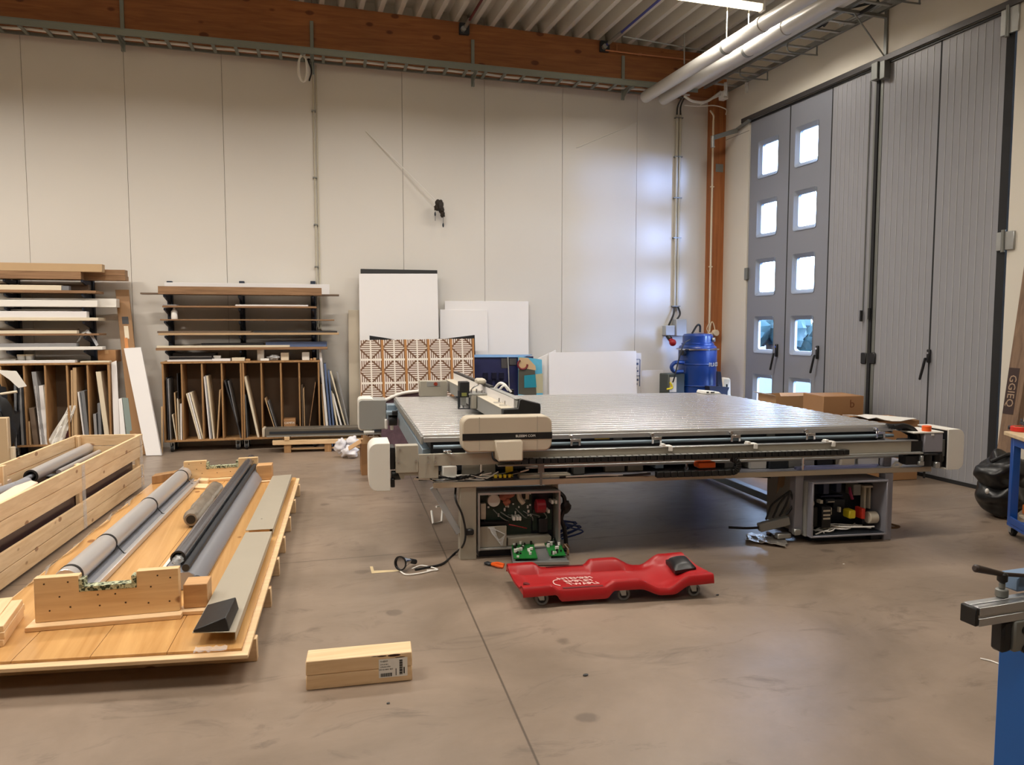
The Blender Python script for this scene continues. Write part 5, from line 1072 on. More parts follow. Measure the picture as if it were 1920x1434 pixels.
part('drive_cable', MB(T).tube([(0.165, -0.10, 0.735), (0.155, -0.12, 0.70), (0.17, -0.13, 0.665), (0.25, -0.12, 0.645), (0.34, -0.09, 0.645)], 0.007, 6), m_black, tb)
TI = Frame(T.W((0, -0.27, 0)).x, T.W((0, -0.27, 0)).y, -8.0, -4.6)
# ---- left cabinet
def cab(x0, x1, y0, y1, z0, z1, mt, nm='cabinet'):
    t = 0.012; mb = MB(T).box(x0, x1, y0, y1, z1-t, z1).box(x0, x1, y0, y1, z0, z0+t).box(x0, x0+t, y0, y1, z0+t, z1-t).box(x1-t, x1, y0, y1, z0+t, z1-t).box(x0+t, x1-t, y1-t, y1, z0+t, z1-t)
    return part(nm, mb, mt, tb, 0.002)
part('leg', MB(T).box(-0.03, 0.075, 0.0, 0.09, 0.0, 0.473), m_putty, tb, 0.003)
part('leg', MB(T).box(0.60, 0.64, 0.10, 0.6, 0.40, 0.473), m_putty, tb, 0.003)
lc = cab(0.085, 0.625, 0.0, 0.17, 0.055, 0.43, m_grey)
part('frame_edge', MB(T).box(0.085, 0.625, -0.006, -0.001, 0.418, 0.43).box(0.085, 0.097, -0.006, -0.001, 0.055, 0.418).box(0.613, 0.625, -0.006, -0.001, 0.07, 0.418), m_galv, lc)
part('cabinet_plinth', MB(T).box(0.10, 0.62, 0.05, 0.48, 0.0, 0.054), m_trough, tb)
part('back_board', MB(TI).box(0.10, 0.61, 0.40, 0.42, 0.07, 0.415), m_trough, lc)
part('circuit_board', MB(TI).box(0.11, 0.36, 0.385, 0.398, 0.20, 0.41), m_pcbg, lc)
part('circuit_board', MB(TI).box(0.30, 0.46, 0.372, 0.384, 0.22, 0.40), m_pcbg, lc)
part('front_plate', MB(T).box(0.10, 0.275, 0.02, 0.03, 0.068, 0.205), m_putty, lc, 0.002)
part('low_channel', MB(T).box(0.285, 0.575, 0.03, 0.12, 0.068, 0.12), m_putty, lc, 0.003)
part('disc', MB(TI).cyl((0.205, 0.35, 0.36), (0.205, 0.385, 0.36), 0.042, 28), m_whitep, lc, 0.003)
part('white_strip', MB(TI).box(0.115, 0.15, 0.34, 0.38, 0.24, 0.345), m_beige, lc, 0.003)
part('fan_coil', MB(TI).cyl((0.47, 0.30, 0.325), (0.53, 0.30, 0.325), 0.045, 20), mat('dark_red', (140, 14, 30), 0.4), lc, 0.004)
part('connector_tape', MB(TI).tube([(0.37, 0.36, 0.41), (0.375, 0.35, 0.37), (0.40, 0.35, 0.335)], 0.017, 8).tube([(0.43, 0.36, 0.41), (0.425, 0.35, 0.36)], 0.013, 8), m_beige, lc)
part('copper_part', MB(TI).ball((0.27, 0.35, 0.385), 0.03, 0.02, 0.025, wob=0.4).ball((0.31, 0.35, 0.395), 0.03, 0.02, 0.02, wob=0.4).ball((0.29, 0.35, 0.35), 0.025, 0.02, 0.025, wob=0.4), mat('salmon', (176, 104, 82), 0.5), lc)
cn = MB(TI); rnd = random.Random(2)
for k in range(26): x, z = rnd.uniform(0.13, 0.46), rnd.uniform(0.21, 0.40); cn.box(x, x+rnd.uniform(0.006, 0.012), 0.36, 0.371, z, z+rnd.uniform(0.006, 0.02)); part('connector', cn, m_whitep, lc); cn = MB(TI)
for x, z in ((0.32, 0.235), (0.342, 0.235), (0.36, 0.235), (0.55, 0.275), (0.575, 0.335), (0.60, 0.335)): cn.box(x, x+0.014, 0.30, 0.371, z, z+0.022); part('connector', cn, m_whitep, lc); cn = MB(TI)
part('black_unit', MB(TI).box(0.50, 0.56, 0.33, 0.39, 0.14, 0.23), m_black, lc, 0.004); part('black_unit', MB(TI).box(0.11, 0.30, 0.33, 0.38, 0.20, 0.225), m_black, lc, 0.004)
part('circuit_board', MB(TI).box(0.47, 0.60, 0.385, 0.398, 0.14, 0.28), m_pcbg, lc)
part('circuit_board', MB(TI).box(0.29, 0.46, 0.386, 0.398, 0.10, 0.215), m_pcbg, lc)
fw = MB(T)
for k in range(6): fw.tube([(0.16+0.006*k, 0.012, 0.205), (0.18+0.008*k, 0.0, 0.16-0.01*k), (0.22+0.004*k, -0.004, 0.125-0.008*k), (0.262-0.003*k, 0.0, 0.15-0.008*k)], 0.0022, 5, 5)
fw.tube([(0.15, 0.015, 0.20), (0.2, 0.01, 0.185), (0.26, 0.0, 0.155)], 0.003, 5)
part('thin_wire', fw, clear('clear_wire', alpha=0.7), lc)
cw = MB(TI)
for k in range(7): cw.tube([(0.2+0.05*k, 0.36, 0.3-0.02*(k % 3)), (0.25+0.05*k, 0.33, 0.25), (0.30+0.04*k, 0.34, 0.22+0.02*(k % 2))], 0.004, 5, 4)
part('wire', cw, m_galvd, lc); part('red_wire', MB(TI).tube([(0.3, 0.34, 0.2), (0.36, 0.32, 0.19), (0.42, 0.34, 0.17)], 0.004, 5), m_red, lc)
part('plug', MB(T).box(0.0, 0.055, -0.03, -0.001, 0.165, 0.205), m_black, tb, 0.008)
hz = MB(T).tube([(0.64, 0.1, 0.40), (0.675, 0.08, 0.36), (0.67, 0.08, 0.28), (0.655, 0.08, 0.22), (0.675, 0.07, 0.15), (0.68, 0.05, 0.06), (0.67, 0.02, 0.02)], 0.014, 8).ball((0.685, 0.08, 0.30), 0.035, 0.02, 0.045, wob=0.3)
part('hose', hz, m_black, tb)
bw = MB(T)
for k in range(5): bw.tube([(0.65, 0.2+0.03*k, 0.20-0.02*k), (0.75, 0.25+0.04*k, 0.12), (0.86, 0.25+0.05*k, 0.08+0.02*(k % 2)), (0.72, 0.3+0.04*k, 0.02)], 0.006, 5, 4)
part('loose_cable', bw, mat('blue_cable', (50, 66, 120), 0.5), tb)
TJ = Frame(T.W((0, -0.22, 0)).x, T.W((0, -0.22, 0)).y, -8.0, -4.6)
# ---- right cabinet
part('leg', MB(T).box(2.94, 3.0, -0.02, 0.05, 0.0, 0.473), m_lilac, tb, 0.003)
part('leg', MB(T).box(2.29, 2.35, 0.02, 0.09, 0.06, 0.473), m_lilac, tb, 0.003)
rc = cab(2.365, 2.935, -0.06, 0.22, 0.05, 0.435, m_lilac)
part('floor_tone', MB(T).box(2.38, 2.92, -0.05, 0.20, 0.0625, 0.066), m_trough, rc)  # added dark sheet: the cabinet's inner shade put into the floor colour
part('cabinet_plinth', MB(T).box(2.42, 2.92, 0.05, 0.48, 0.0, 0.049), m_trough, tb)
part('side_flange', MB(T).box(2.352, 2.364, -0.01, 0.48, 0.05, 0.43), m_grey, rc)
part('back_board', MB(TJ).box(2.38, 2.92, 0.40, 0.42, 0.065, 0.42), m_trough, rc)
part('display', MB(TJ).box(2.385, 2.50, 0.36, 0.395, 0.31, 0.375), mat('display_green', (70, 82, 66), 0.4), rc, 0.004)
part('relay', MB(TJ).box(2.56, 2.605, 0.33, 0.395, 0.31, 0.40).box(2.66, 2.70, 0.33, 0.395, 0.32, 0.40).box(2.55, 2.72, 0.34, 0.395, 0.285, 0.30), mat('relay_blue', (62, 72, 104), 0.4), rc, 0.004)
part('relay', MB(TJ).box(2.56, 2.63, 0.30, 0.395, 0.25, 0.283).box(2.64, 2.73, 0.33, 0.395, 0.20, 0.27), m_trough, rc, 0.004)
part('black_unit', MB(TJ).box(2.48, 2.55, 0.22, 0.39, 0.10, 0.25).box(2.43, 2.47, 0.25, 0.39, 0.10, 0.24), m_black, rc, 0.004)
for q_ in ((2.488, 2.54, 0.215, 0.219, 0.215, 0.227), (2.488, 2.54, 0.215, 0.219, 0.185, 0.197), (2.488, 2.54, 0.215, 0.219, 0.16, 0.172), (2.575, 2.595, 0.28, 0.30, 0.20, 0.225), (2.575, 2.595, 0.28, 0.30, 0.175, 0.197), (2.65, 2.665, 0.28, 0.30, 0.19, 0.225), (2.575, 2.625, 0.295, 0.299, 0.26, 0.266)): part('label', MB(TJ).box(*q_), m_beige, rc)
part('yellow_unit', MB(TJ).box(2.69, 2.74, 0.22, 0.30, 0.155, 0.215), m_yellow, rc, 0.008)
part('red_terminal', MB(TJ).box(2.785, 2.81, 0.22, 0.30, 0.15, 0.225), mat('signal_red', (214, 58, 40), 0.45), rc, 0.003)
part('paper_roll', MB(TJ).cyl((2.84, 0.24, 0.155), (2.905, 0.24, 0.155), 0.042, 20), m_beige, rc, 0.004)
part('grey_relay', MB(TJ).box(2.77, 2.83, 0.30, 0.39, 0.30, 0.38), m_grey, rc, 0.004); part('pink_cable', MB(TJ).tube([(2.74, 0.3, 0.36), (2.735, 0.28, 0.32), (2.75, 0.28, 0.28)], 0.010, 8), mat('magenta', (150, 40, 80), 0.4), rc)
part('cable_duct', MB(TJ).box(2.855, 2.872, 0.30, 0.34, 0.20, 0.37).box(2.895, 2.908, 0.30, 0.34, 0.20, 0.37).box(2.845, 2.915, 0.29, 0.345, 0.355, 0.37), m_beige, rc, 0.002)
wb2 = MB(T); rnd = random.Random(8)
for k in range(7): z = 0.068+rnd.uniform(0, 0.02); wb2.tube([(2.39+rnd.uniform(0, 0.1), rnd.uniform(-0.04, 0.12), z), (2.52, rnd.uniform(-0.04, 0.12), z+0.012), (2.65, rnd.uniform(-0.04, 0.12), z+0.02), (2.80+rnd.uniform(0, 0.08), rnd.uniform(-0.04, 0.12), z+0.015)], 0.005, 5, 4)
part('white_wire', wb2, m_whitep, rc)
part('connector', MB(TJ).box(2.49, 2.512, 0.26, 0.30, 0.262, 0.285).ball((2.41, 0.25, 0.27), 0.025, 0.02, 0.04, wob=0.5), m_beige, rc)
part('foot', MB(T).box(2.86, 2.93, 0.0, 0.06, 0.0, 0.048), m_dark, rc)
# plug strip and cables hanging left of the right cabinet
psx = MB(T).beam((2.06, 0.08, 0.10), (2.27, 0.06, 0.15), 0.05, 0.06)
cl_ = part('plug_strip', psx, m_grey, tb, 0.006)
pg = MB(T)
for k in range(4): q = lerp(2.10, 2.25, k/3); pg.tube([(q, 0.06, 0.16+0.01*k), (q+0.02, 0.06, 0.21), (q+0.05, 0.06, 0.27), (2.27, 0.05, 0.36)], 0.007, 6)
part('plug_cable', pg, m_black, cl_)
part('supply_cable', MB(T).tube([(2.06, 0.08, 0.10), (1.98, 0.10, 0.095), (1.86, 0.12, 0.10)], 0.010, 6), m_black, cl_)
part('metal_clip', MB(T).box(2.17, 2.27, 0.02, 0.07, 0.03, 0.065).box(2.28, 2.33, 0.0, 0.04, 0.055, 0.10), m_galv, tb, 0.006)
part('torn_label', MB(T).prism([(2.215, 0.1, 0.46), (2.26, 0.1, 0.46), (2.255, 0.1, 0.39), (2.24, 0.1, 0.37), (2.225, 0.1, 0.375), (2.20, 0.1, 0.33), (2.205, 0.1, 0.39)], (0, 0.004, 0)), mat('brown_label', (112, 88, 62), 0.7), tb)
part('black_hose', MB(T).tube([(2.27, 0.3, 0.41), (2.0, 0.5, 0.40), (1.7, 0.9, 0.405), (1.5, 1.2, 0.42)], 0.013, 8), m_black, tb)
part('cable_eye', MB(T).tube([(2.94, 0.08, 0.09), (3.0, 0.06, 0.10), (3.07, 0.04, 0.085), (3.10, 0.03, 0.075), (3.06, 0.03, 0.07), (3.0, 0.05, 0.075), (2.94, 0.08, 0.08)], 0.008, 6), mat('brown_cable', (92, 66, 40), 0.5), tb)
part('rear_cable', MB(T).tube([(3.0, 0.8, 0.44), (3.15, 0.7, 0.40), (3.3, 0.55, 0.41), (3.35, 0.5, 0.46)], 0.010, 6).tube([(3.0, 0.9, 0.43), (3.2, 0.75, 0.38), (3.4, 0.65, 0.39)], 0.008, 6), m_black, tb)
# ================================================================ work lamp and cable on the floor
wl = thing('work_lamp', 'small reflector work lamp with black cable lying on the floor left of the table', 'lamp', onz(757, 1066, 0))
c = onz(756, 1068, 0); c.z = 0.042
part('reflector', MB().cyl(c+Vector((0.05, 0.03, 0.0)), c+Vector((-0.02, -0.035, 0.012)), 0.012, 20, 0.04), m_chrome, wl); d_ = (Vector((-0.02, -0.035, 0.012))-Vector((0.05, 0.03, 0)))
part('rim', MB().cyl(c+Vector((-0.02, -0.035, 0.012)), c+Vector((-0.026, -0.041, 0.013)), 0.044, 22, inner=0.037), m_black, wl)
part('socket', MB().cyl(c+Vector((0.05, 0.03, 0)), c+Vector((0.085, 0.06, -0.018)), 0.016, 12), m_black, wl)
pts = [onz(778, 1070, 0), onz(800, 1066, 0), onz(830, 1059, 0), onz(852, 1040, 0)]
for p in pts: p.z = 0.008
part('cable', MB().tube(pts+[T.W((-0.015, -0.02, 0.10)), T.W((0.0, -0.03, 0.185)), T.W((-0.02, -0.03, 0.30)), T.W((-0.06, -0.02, 0.40)), T.W((-0.05, 0.05, 0.468))], 0.007, 8), m_black, wl)
ws = MB()
for k, px_ in enumerate((((772, 1068), (790, 1062), (812, 1066), (820, 1070), (800, 1071)), ((750, 1072), (762, 1079), (790, 1076), (815, 1070)))):
    q = [onz(*p, 0) for p in px_]
    for p in q: p.z = 0.006
    ws.tube(q, 0.005, 6)
part('white_wire', ws, m_whitep, wl)
# tape corner mark
q = [onz(x, y, 0) for x, y in ((693.5, 1062), (699, 1062), (701, 1070), (750, 1068), (750, 1071), (697, 1075))]
single('floor_tape', MB().prism([Vector((p.x, p.y, 0.0005)) for p in q], (0, 0, 0.0006)), mat('tape', (206, 186, 146), 0.6), 'pale L-shaped tape mark on the floor left of the work lamp', 'tape')
# pliers
pl = thing('pliers', 'orange-handled pliers lying on the floor left of the red creeper', 'pliers', onz(928, 1061, 0))
a, b2 = onz(910, 1058, 0), onz(922, 1061, 0); h1, h2, e1 = onz(932, 1060, 0), onz(934, 1065, 0), onz(945, 1062, 0)
def up(p, z): return Vector((p.x, p.y, z))
part('jaws', MB().beam(up(a, 0.012), up(b2, 0.012), 0.035, 0.014), m_dark, pl, 0.004)
part('handle', MB().tube([up(b2, .012), up(h1, .014), up(e1, .011)], 0.010, 8), m_orange, pl); part('handle', MB().tube([up(b2, .012), up(h2, .014), up(onz(944, 1066, 0), .011)], 0.010, 8), m_orange, pl)
# drawer tray with two circuit boards
dt = thing('circuit_tray', 'metal tray holding two green circuit boards in front of the left table cabinet', 'tray', onz(1010, 1058, 0))
ta, tb_, tc_, td = onz(962, 1062, 0), onz(1067, 1060, 0), onz(1049, 1019, 0.055), onz(956, 1022, 0.055)
z0 = 0.004; A = [up(ta, z0), up(tb_, z0), up(tc_, z0+0.05), up(td, z0+0.05)]
part('tray', MB().prism(A, (0, 0, 0.012)), m_alu, dt, 0.002)
def onq(u, v, z): p = A[0].lerp(A[1], u).lerp(A[3].lerp(A[2], u), v); return Vector((p.x, p.y, p.z-z0+z))
part('front_edge', MB().prism([onq(u, v, 0.0165) for u, v in ((0, -0.03), (1, -0.03), (1, 0.03), (0, 0.03))], (0, 0, 0.012)), m_galv, dt)
m_pcb = mat('pcb_green', (24, 110, 44), 0.45, var=0.35, scale=60)
rnd = random.Random(11)
for u0, u1, v0, v1, nm in ((0.02, 0.45, 0.12, 0.98, 'circuit_board'), (0.68, 0.98, 0.22, 0.98, 'circuit_board')):
    b_ = part(nm, MB().prism([onq(u, v, 0.03) for u, v in ((u0, v0), (u1, v0), (u1, v1), (u0, v1))], (0, 0, 0.006)), m_pcb, dt)
    for k in range(26):
        u, v = rnd.uniform(u0+.02, u1-.04), rnd.uniform(v0+.03, v1-.06); p = onq(u, v, 0.0365); r = rnd.uniform(0.005, 0.012)
        part('capacitor' if k % 2 else 'chip', MB().cyl(p, p+Vector((0, 0, rnd.uniform(0.008, 0.025))), r, 8), m_whitep if k % 2 else m_black, b_)
    part('standoff', MB().prism([onq(u, v, 0.0165) for u, v in ((u0, v0), (u0+.03, v0), (u0+.03, v1), (u0, v1))], (0, 0, 0.013)), m_galv, b_)
part('connector', MB().prism([onq(u, v, 0.037) for u, v in ((0.2, 0.93), (0.24, 0.93), (0.24, 1.0), (0.2, 1.0))], (0, 0, 0.03)).prism([onq(u, v, 0.037) for u, v in ((0.32, 0.93), (0.37, 0.93), (0.37, 1.0), (0.32, 1.0))], (0, 0, 0.034)), m_beige, dt)
part('spacer_bar', MB().prism([onq(u, v, 0.0165) for u, v in ((0.46, 0.72), (0.67, 0.72), (0.67, 0.92), (0.46, 0.92))], (0, 0, 0.02)), m_cover, dt, 0.004)
rb = MB(); 
for k in range(5): rb.tube([onq(1.0, 0.6, 0.03)+Vector((0.01*k, 0, 0)), onq(1.03+0.01*k, 0.62, 0.05), onq(1.08, 0.5+0.04*k, 0.03), onq(1.05, 0.35, 0.02)], 0.006, 6)
part('ribbon_cable', rb, mat('brown_cable', (0,0,0)), dt)
# ---------------------------------------------------------------- red mechanic's creeper
w1, w3 = onz(1013, 1134, 0), onz(1296, 1117, 0); K = Frame(w1.x, w1.y, math.degrees(math.atan2(w3.y-w1.y, w3.x-w1.x)), -5)
cr_ = thing('mechanics_creeper', 'red plastic creeper board on castors with a black headrest, before the table', 'creeper', K.W((0.42, 0.17, 0)))
U0, U1 = -0.105, 0.965
def curve(u, pts):
    for (a, x), (b2, y) in zip(pts[:-1], pts[1:]):
        if u <= b2: t = max(0, min(1, (u-a)/(b2-a))); t = t*t*(3-2*t); return x+(y-x)*t
    return pts[-1][1]
RIM = [(0, .115), (.14, .118), (.19, .088), (.42, .090), (.47, .120), (.59, .122), (.72, .068), (.75, .066), (.87, .128), (1, .132)]
FLO = [(0, .085), (.08, .062), (.60, .060), (.72, .058), (.84, .085), (.94, .115), (1, .122)]
LOW = [(0, .076), (.165, .080), (.2, .038), (.43, .040), (.47, .085), (.60, .085), (.72, .045), (.78, .045), (.87, .090), (1, .095)]
WN = [(0, .0), (.15, .0), (.2, .012), (.42, .012), (.47, 0), (1, 0)]
rows_ = []; nu = 80
for i in range(nu+1):
    u = i/nu; x = U0+(U1-U0)*u; zr, zf = curve(u, RIM), curve(u, FLO); zf = min(zf, zr-0.002); b_ = curve(u, WN)
    y0, y1 = -0.045+b_, 0.385-b_; low = curve(u, LOW)
    e = 0.02*max(0, (0.06-u)/0.06)
    rows_.append([(x, y0-0.006, low), (x, y0, zr-0.008), (x, y0+0.008, zr), (x, y0+0.04, zr), (x, y0+0.052, zr-0.006), (x, y0+0.085, zf+0.004), (x, y0+0.12, zf), (x, (y0+y1)/2, zf-0.006), (x, y1-0.12, zf), (x, y1-0.085, zf+0.004), (x, y1-0.052, zr-0.006), (x, y1-0.04, zr), (x, y1-0.008, zr), (x, y1, zr-0.008), (x, y1+0.006, low)])
cb_ = MB(K); cb_.grid(rows_, (0, 0, -0.012))
cb_.prism([p for p in rows_[0]], (0.01, 0, -0.012)); cb_.prism([p for p in rows_[-1]], (-0.01, 0, -0.012))
body = part('body', cb_, m_red, cr_)
for y0_ in (-0.020, 0.340): part('tool_slot', MB(K).box(0.12, 0.345, y0_, y0_+0.018, 0.0905, 0.0915), mat('slot_dark_red', (96, 10, 14), 0.5), body)
part('grip_hole', MB(K).cyl((-0.075, 0.02, 0.090), (-0.07, 0.02, 0.1165), 0.018, 14), mat('slot_dark_red', (0,0,0)), body)
lg = MB(K); hs = mat('pale_print', (240, 214, 206), 0.6)
for k, (tx, sz) in enumerate((('NTEMRM', 0.050), ('EMPLET', 0.050), ('TWAPLI', 0.050))):
    lg.text(tx, sz, (0.255+0.010*k, 0.215-0.048*k, 0.0625), (1, 0, 0), (-0.35, 1, 0.0), 0.0006)
lg.tube([(0.15, 0.20, 0.064), (0.12, 0.18, 0.064), (0.115, 0.13, 0.064), (0.14, 0.10, 0.064)], 0.003, 5)
part('lettering', lg, hs, body)
hx = MB(K); P = []
for i in range(9):
    P.append([(0.80+0.125*i/8+0.03*(j/8), 0.09+0.20*j/8, 0.117+0.030*(math.sin(math.pi*min(1, max(0, i/8)))**0.35)*(math.sin(math.pi*j/8)**0.3)+0.012*i/8) for j in range(9)])
hx.grid(P, (0, 0, -0.02)); part('headrest', hx, mat('black_vinyl', (24, 24, 26), 0.4), cr_)
def caster(x, y, ang, zt_=0.075):
    k = part('caster', MB(K).box(x-0.022, x+0.022, y-0.02, y+0.02, 0.066, zt_).hexa([(x-0.008,y-0.018,0.03),(x+0.02,y-0.018,0.03),(x+0.02,y-0.014,0.03),(x-0.008,y-0.014,0.03)], [(x-0.022,y-0.018,0.068),(x+0.018,y-0.018,0.068),(x+0.018,y-0.014,0.068),(x-0.022,y-0.014,0.068)]).hexa([(x-0.008,y+0.014,0.03),(x+0.02,y+0.014,0.03),(x+0.02,y+0.018,0.03),(x-0.008,y+0.018,0.03)], [(x-0.022,y+0.014,0.068),(x+0.018,y+0.014,0.068),(x+0.018,y+0.018,0.068),(x-0.022,y+0.018,0.068)]), m_galv, cr_, 0.002)
    wx = x+0.008
    part('wheel', MB(K).cyl((wx, y-0.012, 0.036), (wx, y+0.012, 0.036), 0.036, 22, inner=0.022), mat('grey_rubber', (120, 118, 118), 0.6), k, 0.003)
    part('hub', MB(K).cyl((wx, y-0.011, 0.036), (wx, y+0.011, 0.036), 0.022, 16), m_black, k)
for x in (0.0, 0.455, 0.86):
    for y in (0.0, 0.345): caster(x, y, 0, 0.062 if 0.3 < x < 0.6 else 0.075)
# foil on the floor below the right cabinet
fo = [onz(x, y, 0) for x, y in ((1394, 1008), (1410, 1004), (1442, 1003), (1470, 1014), (1476, 1028), (1440, 1024), (1412, 1020))]
gr = []
a, b2, c_, d_ = onz(1396, 1016, 0), onz(1476, 1030, 0), onz(1468, 1010, 0), onz(1402, 1004, 0)
for i in range(9):
    r = []
    for j in range(7):
        p = a.lerp(b2, i/8).lerp(d_.lerp(c_, i/8), j/6); r.append((p.x+0.01*math.sin(i*3+j), p.y+0.01*math.cos(j*4+i), 0.012+0.025*abs(noise.noise(Vector((i*0.9, j*0.8, 0)))+0.2)))
    gr.append(r)
single('foil_sheet', MB().grid(gr, (0, 0, 0.002)), mat('crumpled_foil', (206, 200, 192), 0.2, metal=0.7, var=0.2, scale=20, bump=0.6), 'crumpled shiny foil sheet on the floor in front of the right cabinet', 'foil')
q = [onz(x, y, 0.004) for x, y in ((1838, 1234), (1862, 1240), (1892, 1253))]
single('wood_shaving', MB().tube(q, 0.0035, 6), m_paper, 'thin curved pale strip on the floor beside the blue machine', 'strip')
for k, (x, y, r, lb) in enumerate(((1098, 1265, .012, 'dark crumb of dirt on the foreground floor'), (1345, 1115, .010, 'tiny dark crumb right of the creeper'), (1205, 1090, 0.0, ''), (728, 1318, .008, 'tiny dark crumb below the wooden blocks'), (1582, 1057, .008, 'tiny pale chip on the floor right of the creeper'))):
    if r: single('floor_crumb', MB().ball(onz(x, y, r*0.3), r, r*0.7, r*0.3, 8, 5, 0.4, k), m_black if k != 4 else m_paper, lb, 'crumb')
# ---------------------------------------------------------------- two short wooden blocks with a label
f0, f1 = onz(574, 1295, 0), onz(773, 1275, 0); WB = Frame(f0.x, f0.y, math.degrees(math.atan2(f1.y-f0.y, f1.x-f0.x)), -7)
wl_ = (f1-f0).length; h1 = 0.061
for k, lb in ((0, 'lower of two short pine blocks stacked on the floor'), (1, 'upper of two short pine blocks, with dark bark along one edge')):
    t = thing('wooden_block', lb, 'block', WB.W((wl_/2, 0.055, k*(h1+0.0015))))
    part('timber', MB(WB).box(0, wl_, 0, 0.115, k*(h1+0.0015), k*(h1+0.0015)+h1), m_pineX, t, 0.003)
    if k:
        pb_ = MB(WB)
        for (x, z, w_, h_) in ((0.31, 0.117, 0.04, 0.006), (0.36, 0.116, 0.055, 0.011), (0.385, 0.106, 0.045, 0.004), (0.28, 0.119, 0.03, 0.003)): pb_.ball((x, 0.0, z), w_/2, 0.0015, h_/2, 10, 5)
        part('bark_mark', pb_, mat('bark_dark', (58, 30, 16), 0.7), t)
        lx, lz = wl_*0.68, 0.06
        pp = part('paper_label', MB(WB).box(lx, lx+wl_*0.275, -0.0022, -0.0006, 0.024, 0.104), m_paper, t)
        ink = MB(WB); y = -0.0028
        ink.text('THERM', 0.010, (lx+0.022, y, 0.094), (1,0,0), (0,0,1), 0.0002).text('010-018-1', 0.008, (lx+0.024, y, 0.081), (1,0,0), (0,0,1), 0.0002).text('UFRAN 07M', 0.008, (lx+0.027, y, 0.070), (1,0,0), (0,0,1), 0.0002).text('DR 52.NRN  BGI', 0.008, (lx+0.030, y, 0.059), (1,0,0), (0,0,1), 0.0002)
        for q in range(16): ink.box(lx+0.007+0.0031*q, lx+0.007+0.0031*q+(0.0022 if q % 3 else 0.0012), y-0.0003, y+0.0003, 0.028, 0.043)
        for q in range(18): ink.box(lx+0.086, lx+0.099, y-0.0003, y+0.0003, 0.032+0.0036*q, 0.032+0.0036*q+(0.0026 if q % 3 else 0.0014))
        ink.box(lx+0.103, lx+0.108, y-0.0003, y+0.0003, 0.035, 0.063).box(lx+0.07, lx+0.073, y-0.0003, y+0.0003, 0.03, 0.06)
        part('printing', ink, m_black, pp)

hk = [onz(x, y, z) for x, y, z in ((809, 958, 0.07), (812, 982, 0.012), (828, 978, 0.012), (830, 948, 0.10), (818, 950, 0.105))]
single('wire_hook', MB().tube(hk, 0.009, 8, 1), m_whitep, 'bent pale metal hook standing on the floor under the left end of the table', 'hook')
# ================================================================ wooden platform with rollers and covers
m_osb = wood('platform_ply', (218, 172, 112), (190, 142, 86), 'Y', knots=0.08, knot_scale=3.0, rough=0.26, fine=0.5)
m_block = wood('pine_block', (238, 206, 158), (220, 182, 134), 'X', knots=0.13, knot_scale=6.0)
m_roll = mat('roller_aluminium', (206, 204, 204), 0.34, metal=0.55, var=0.06, scale=3, stretch=(8, 0.4, 8))
m_prof = mat('profile_grey', (168, 172, 182), 0.32, metal=0.45, var=0.05)
m_plate = mat('plate_taupe', (176, 168, 152), 0.4, metal=0.15, var=0.02)
pf_ = onz(465, 1224, 0.13); P = Frame(pf_.x, pf_.y, -9.2, -4.75)
PL, PW = 3.78, 1.26
pal = thing('wooden_platform', 'low wooden platform with plywood deck under the rollers and grey covers', 'pallet', P.W((-PW/2, PL/2, 0)))
dk_ = MB(P)
part('frame_board', MB(P).box(-PW, 0, 0, PL, 0.105, 0.122), m_pineX, pal, 0.002)
n_ = 4
for k in range(n_):
    x0 = -PW+0.02+(PW-0.05)*k/n_; x1 = -PW+0.02+(PW-0.05)*(k+1)/n_
    part('deck_board', MB(P).box(x0+0.001, x1-0.001, 0.045, PL-0.02, 0.1225, 0.134), m_osb, pal, 0.001)
ys = [P.L(onz(x, y, 0)).y for x, y in ((479, 1240), (504, 1139), (522, 1080), (534, 1037), (545, 997), (554, 962), (561, 931))]
for y in ys: part('bearer', MB(P).box(-PW+0.02, 0.012, y, y+0.05, 0.0, 0.1045), m_pineX, pal, 0.003)
DZ = 0.135
def fb(px0, px1, z0, h, depth, fr=None):
    """box standing on z0: its front bottom edge from the photo, its depth along the platform"""
    p, q = onz(*px0, z0), onz(*px1, z0); dv = P.w*depth
    return MB().hexa([p, q, q+dv, p+dv], [v+Vector((0,0,h)) for v in (p, q, q+dv, p+dv)])
def notched(px0, px1, z0, h, depth, n0, n1, nd_):
    p, q = onz(*px0, z0), onz(*px1, z0); dv = P.w*depth; u = q-p; Z = Vector((0,0,1))
    poly = [p, q, q+Z*h, p+u*n1+Z*h, p+u*n1+Z*(h-nd_), p+u*n0+Z*(h-nd_), p+u*n0+Z*h, p+Z*h]
    return MB().prism(poly, dv), p, u, dv
def foam_mat():
    m, t, b = base('green_foam'); L = t.links.new
    tcx = nd(t, 'ShaderNodeTexCoord'); vo = nd(t, 'ShaderNodeTexVoronoi', Scale=95.0); L(tcx.outputs['Object'], vo.inputs[0])
    r = nd(t, 'ShaderNodeValToRGB'); sp = nd(t, 'ShaderNodeSeparateColor'); L(vo.outputs['Color'], sp.inputs[0]); L(sp.outputs[0], r.inputs[0]); e = r.color_ramp.elements
    e[0].position = 0.25; e[0].color = lin((58, 66, 50)); e[1].position = 0.75; e[1].color = lin((196, 200, 168)); L(r.outputs[0], b.inputs['Base Color']); b.inputs['Roughness'].default_value = 0.9
    return m
m_foam = foam_mat(); m_cube = wood('cube_wood', (212, 168, 118), (190, 144, 96), 'X')
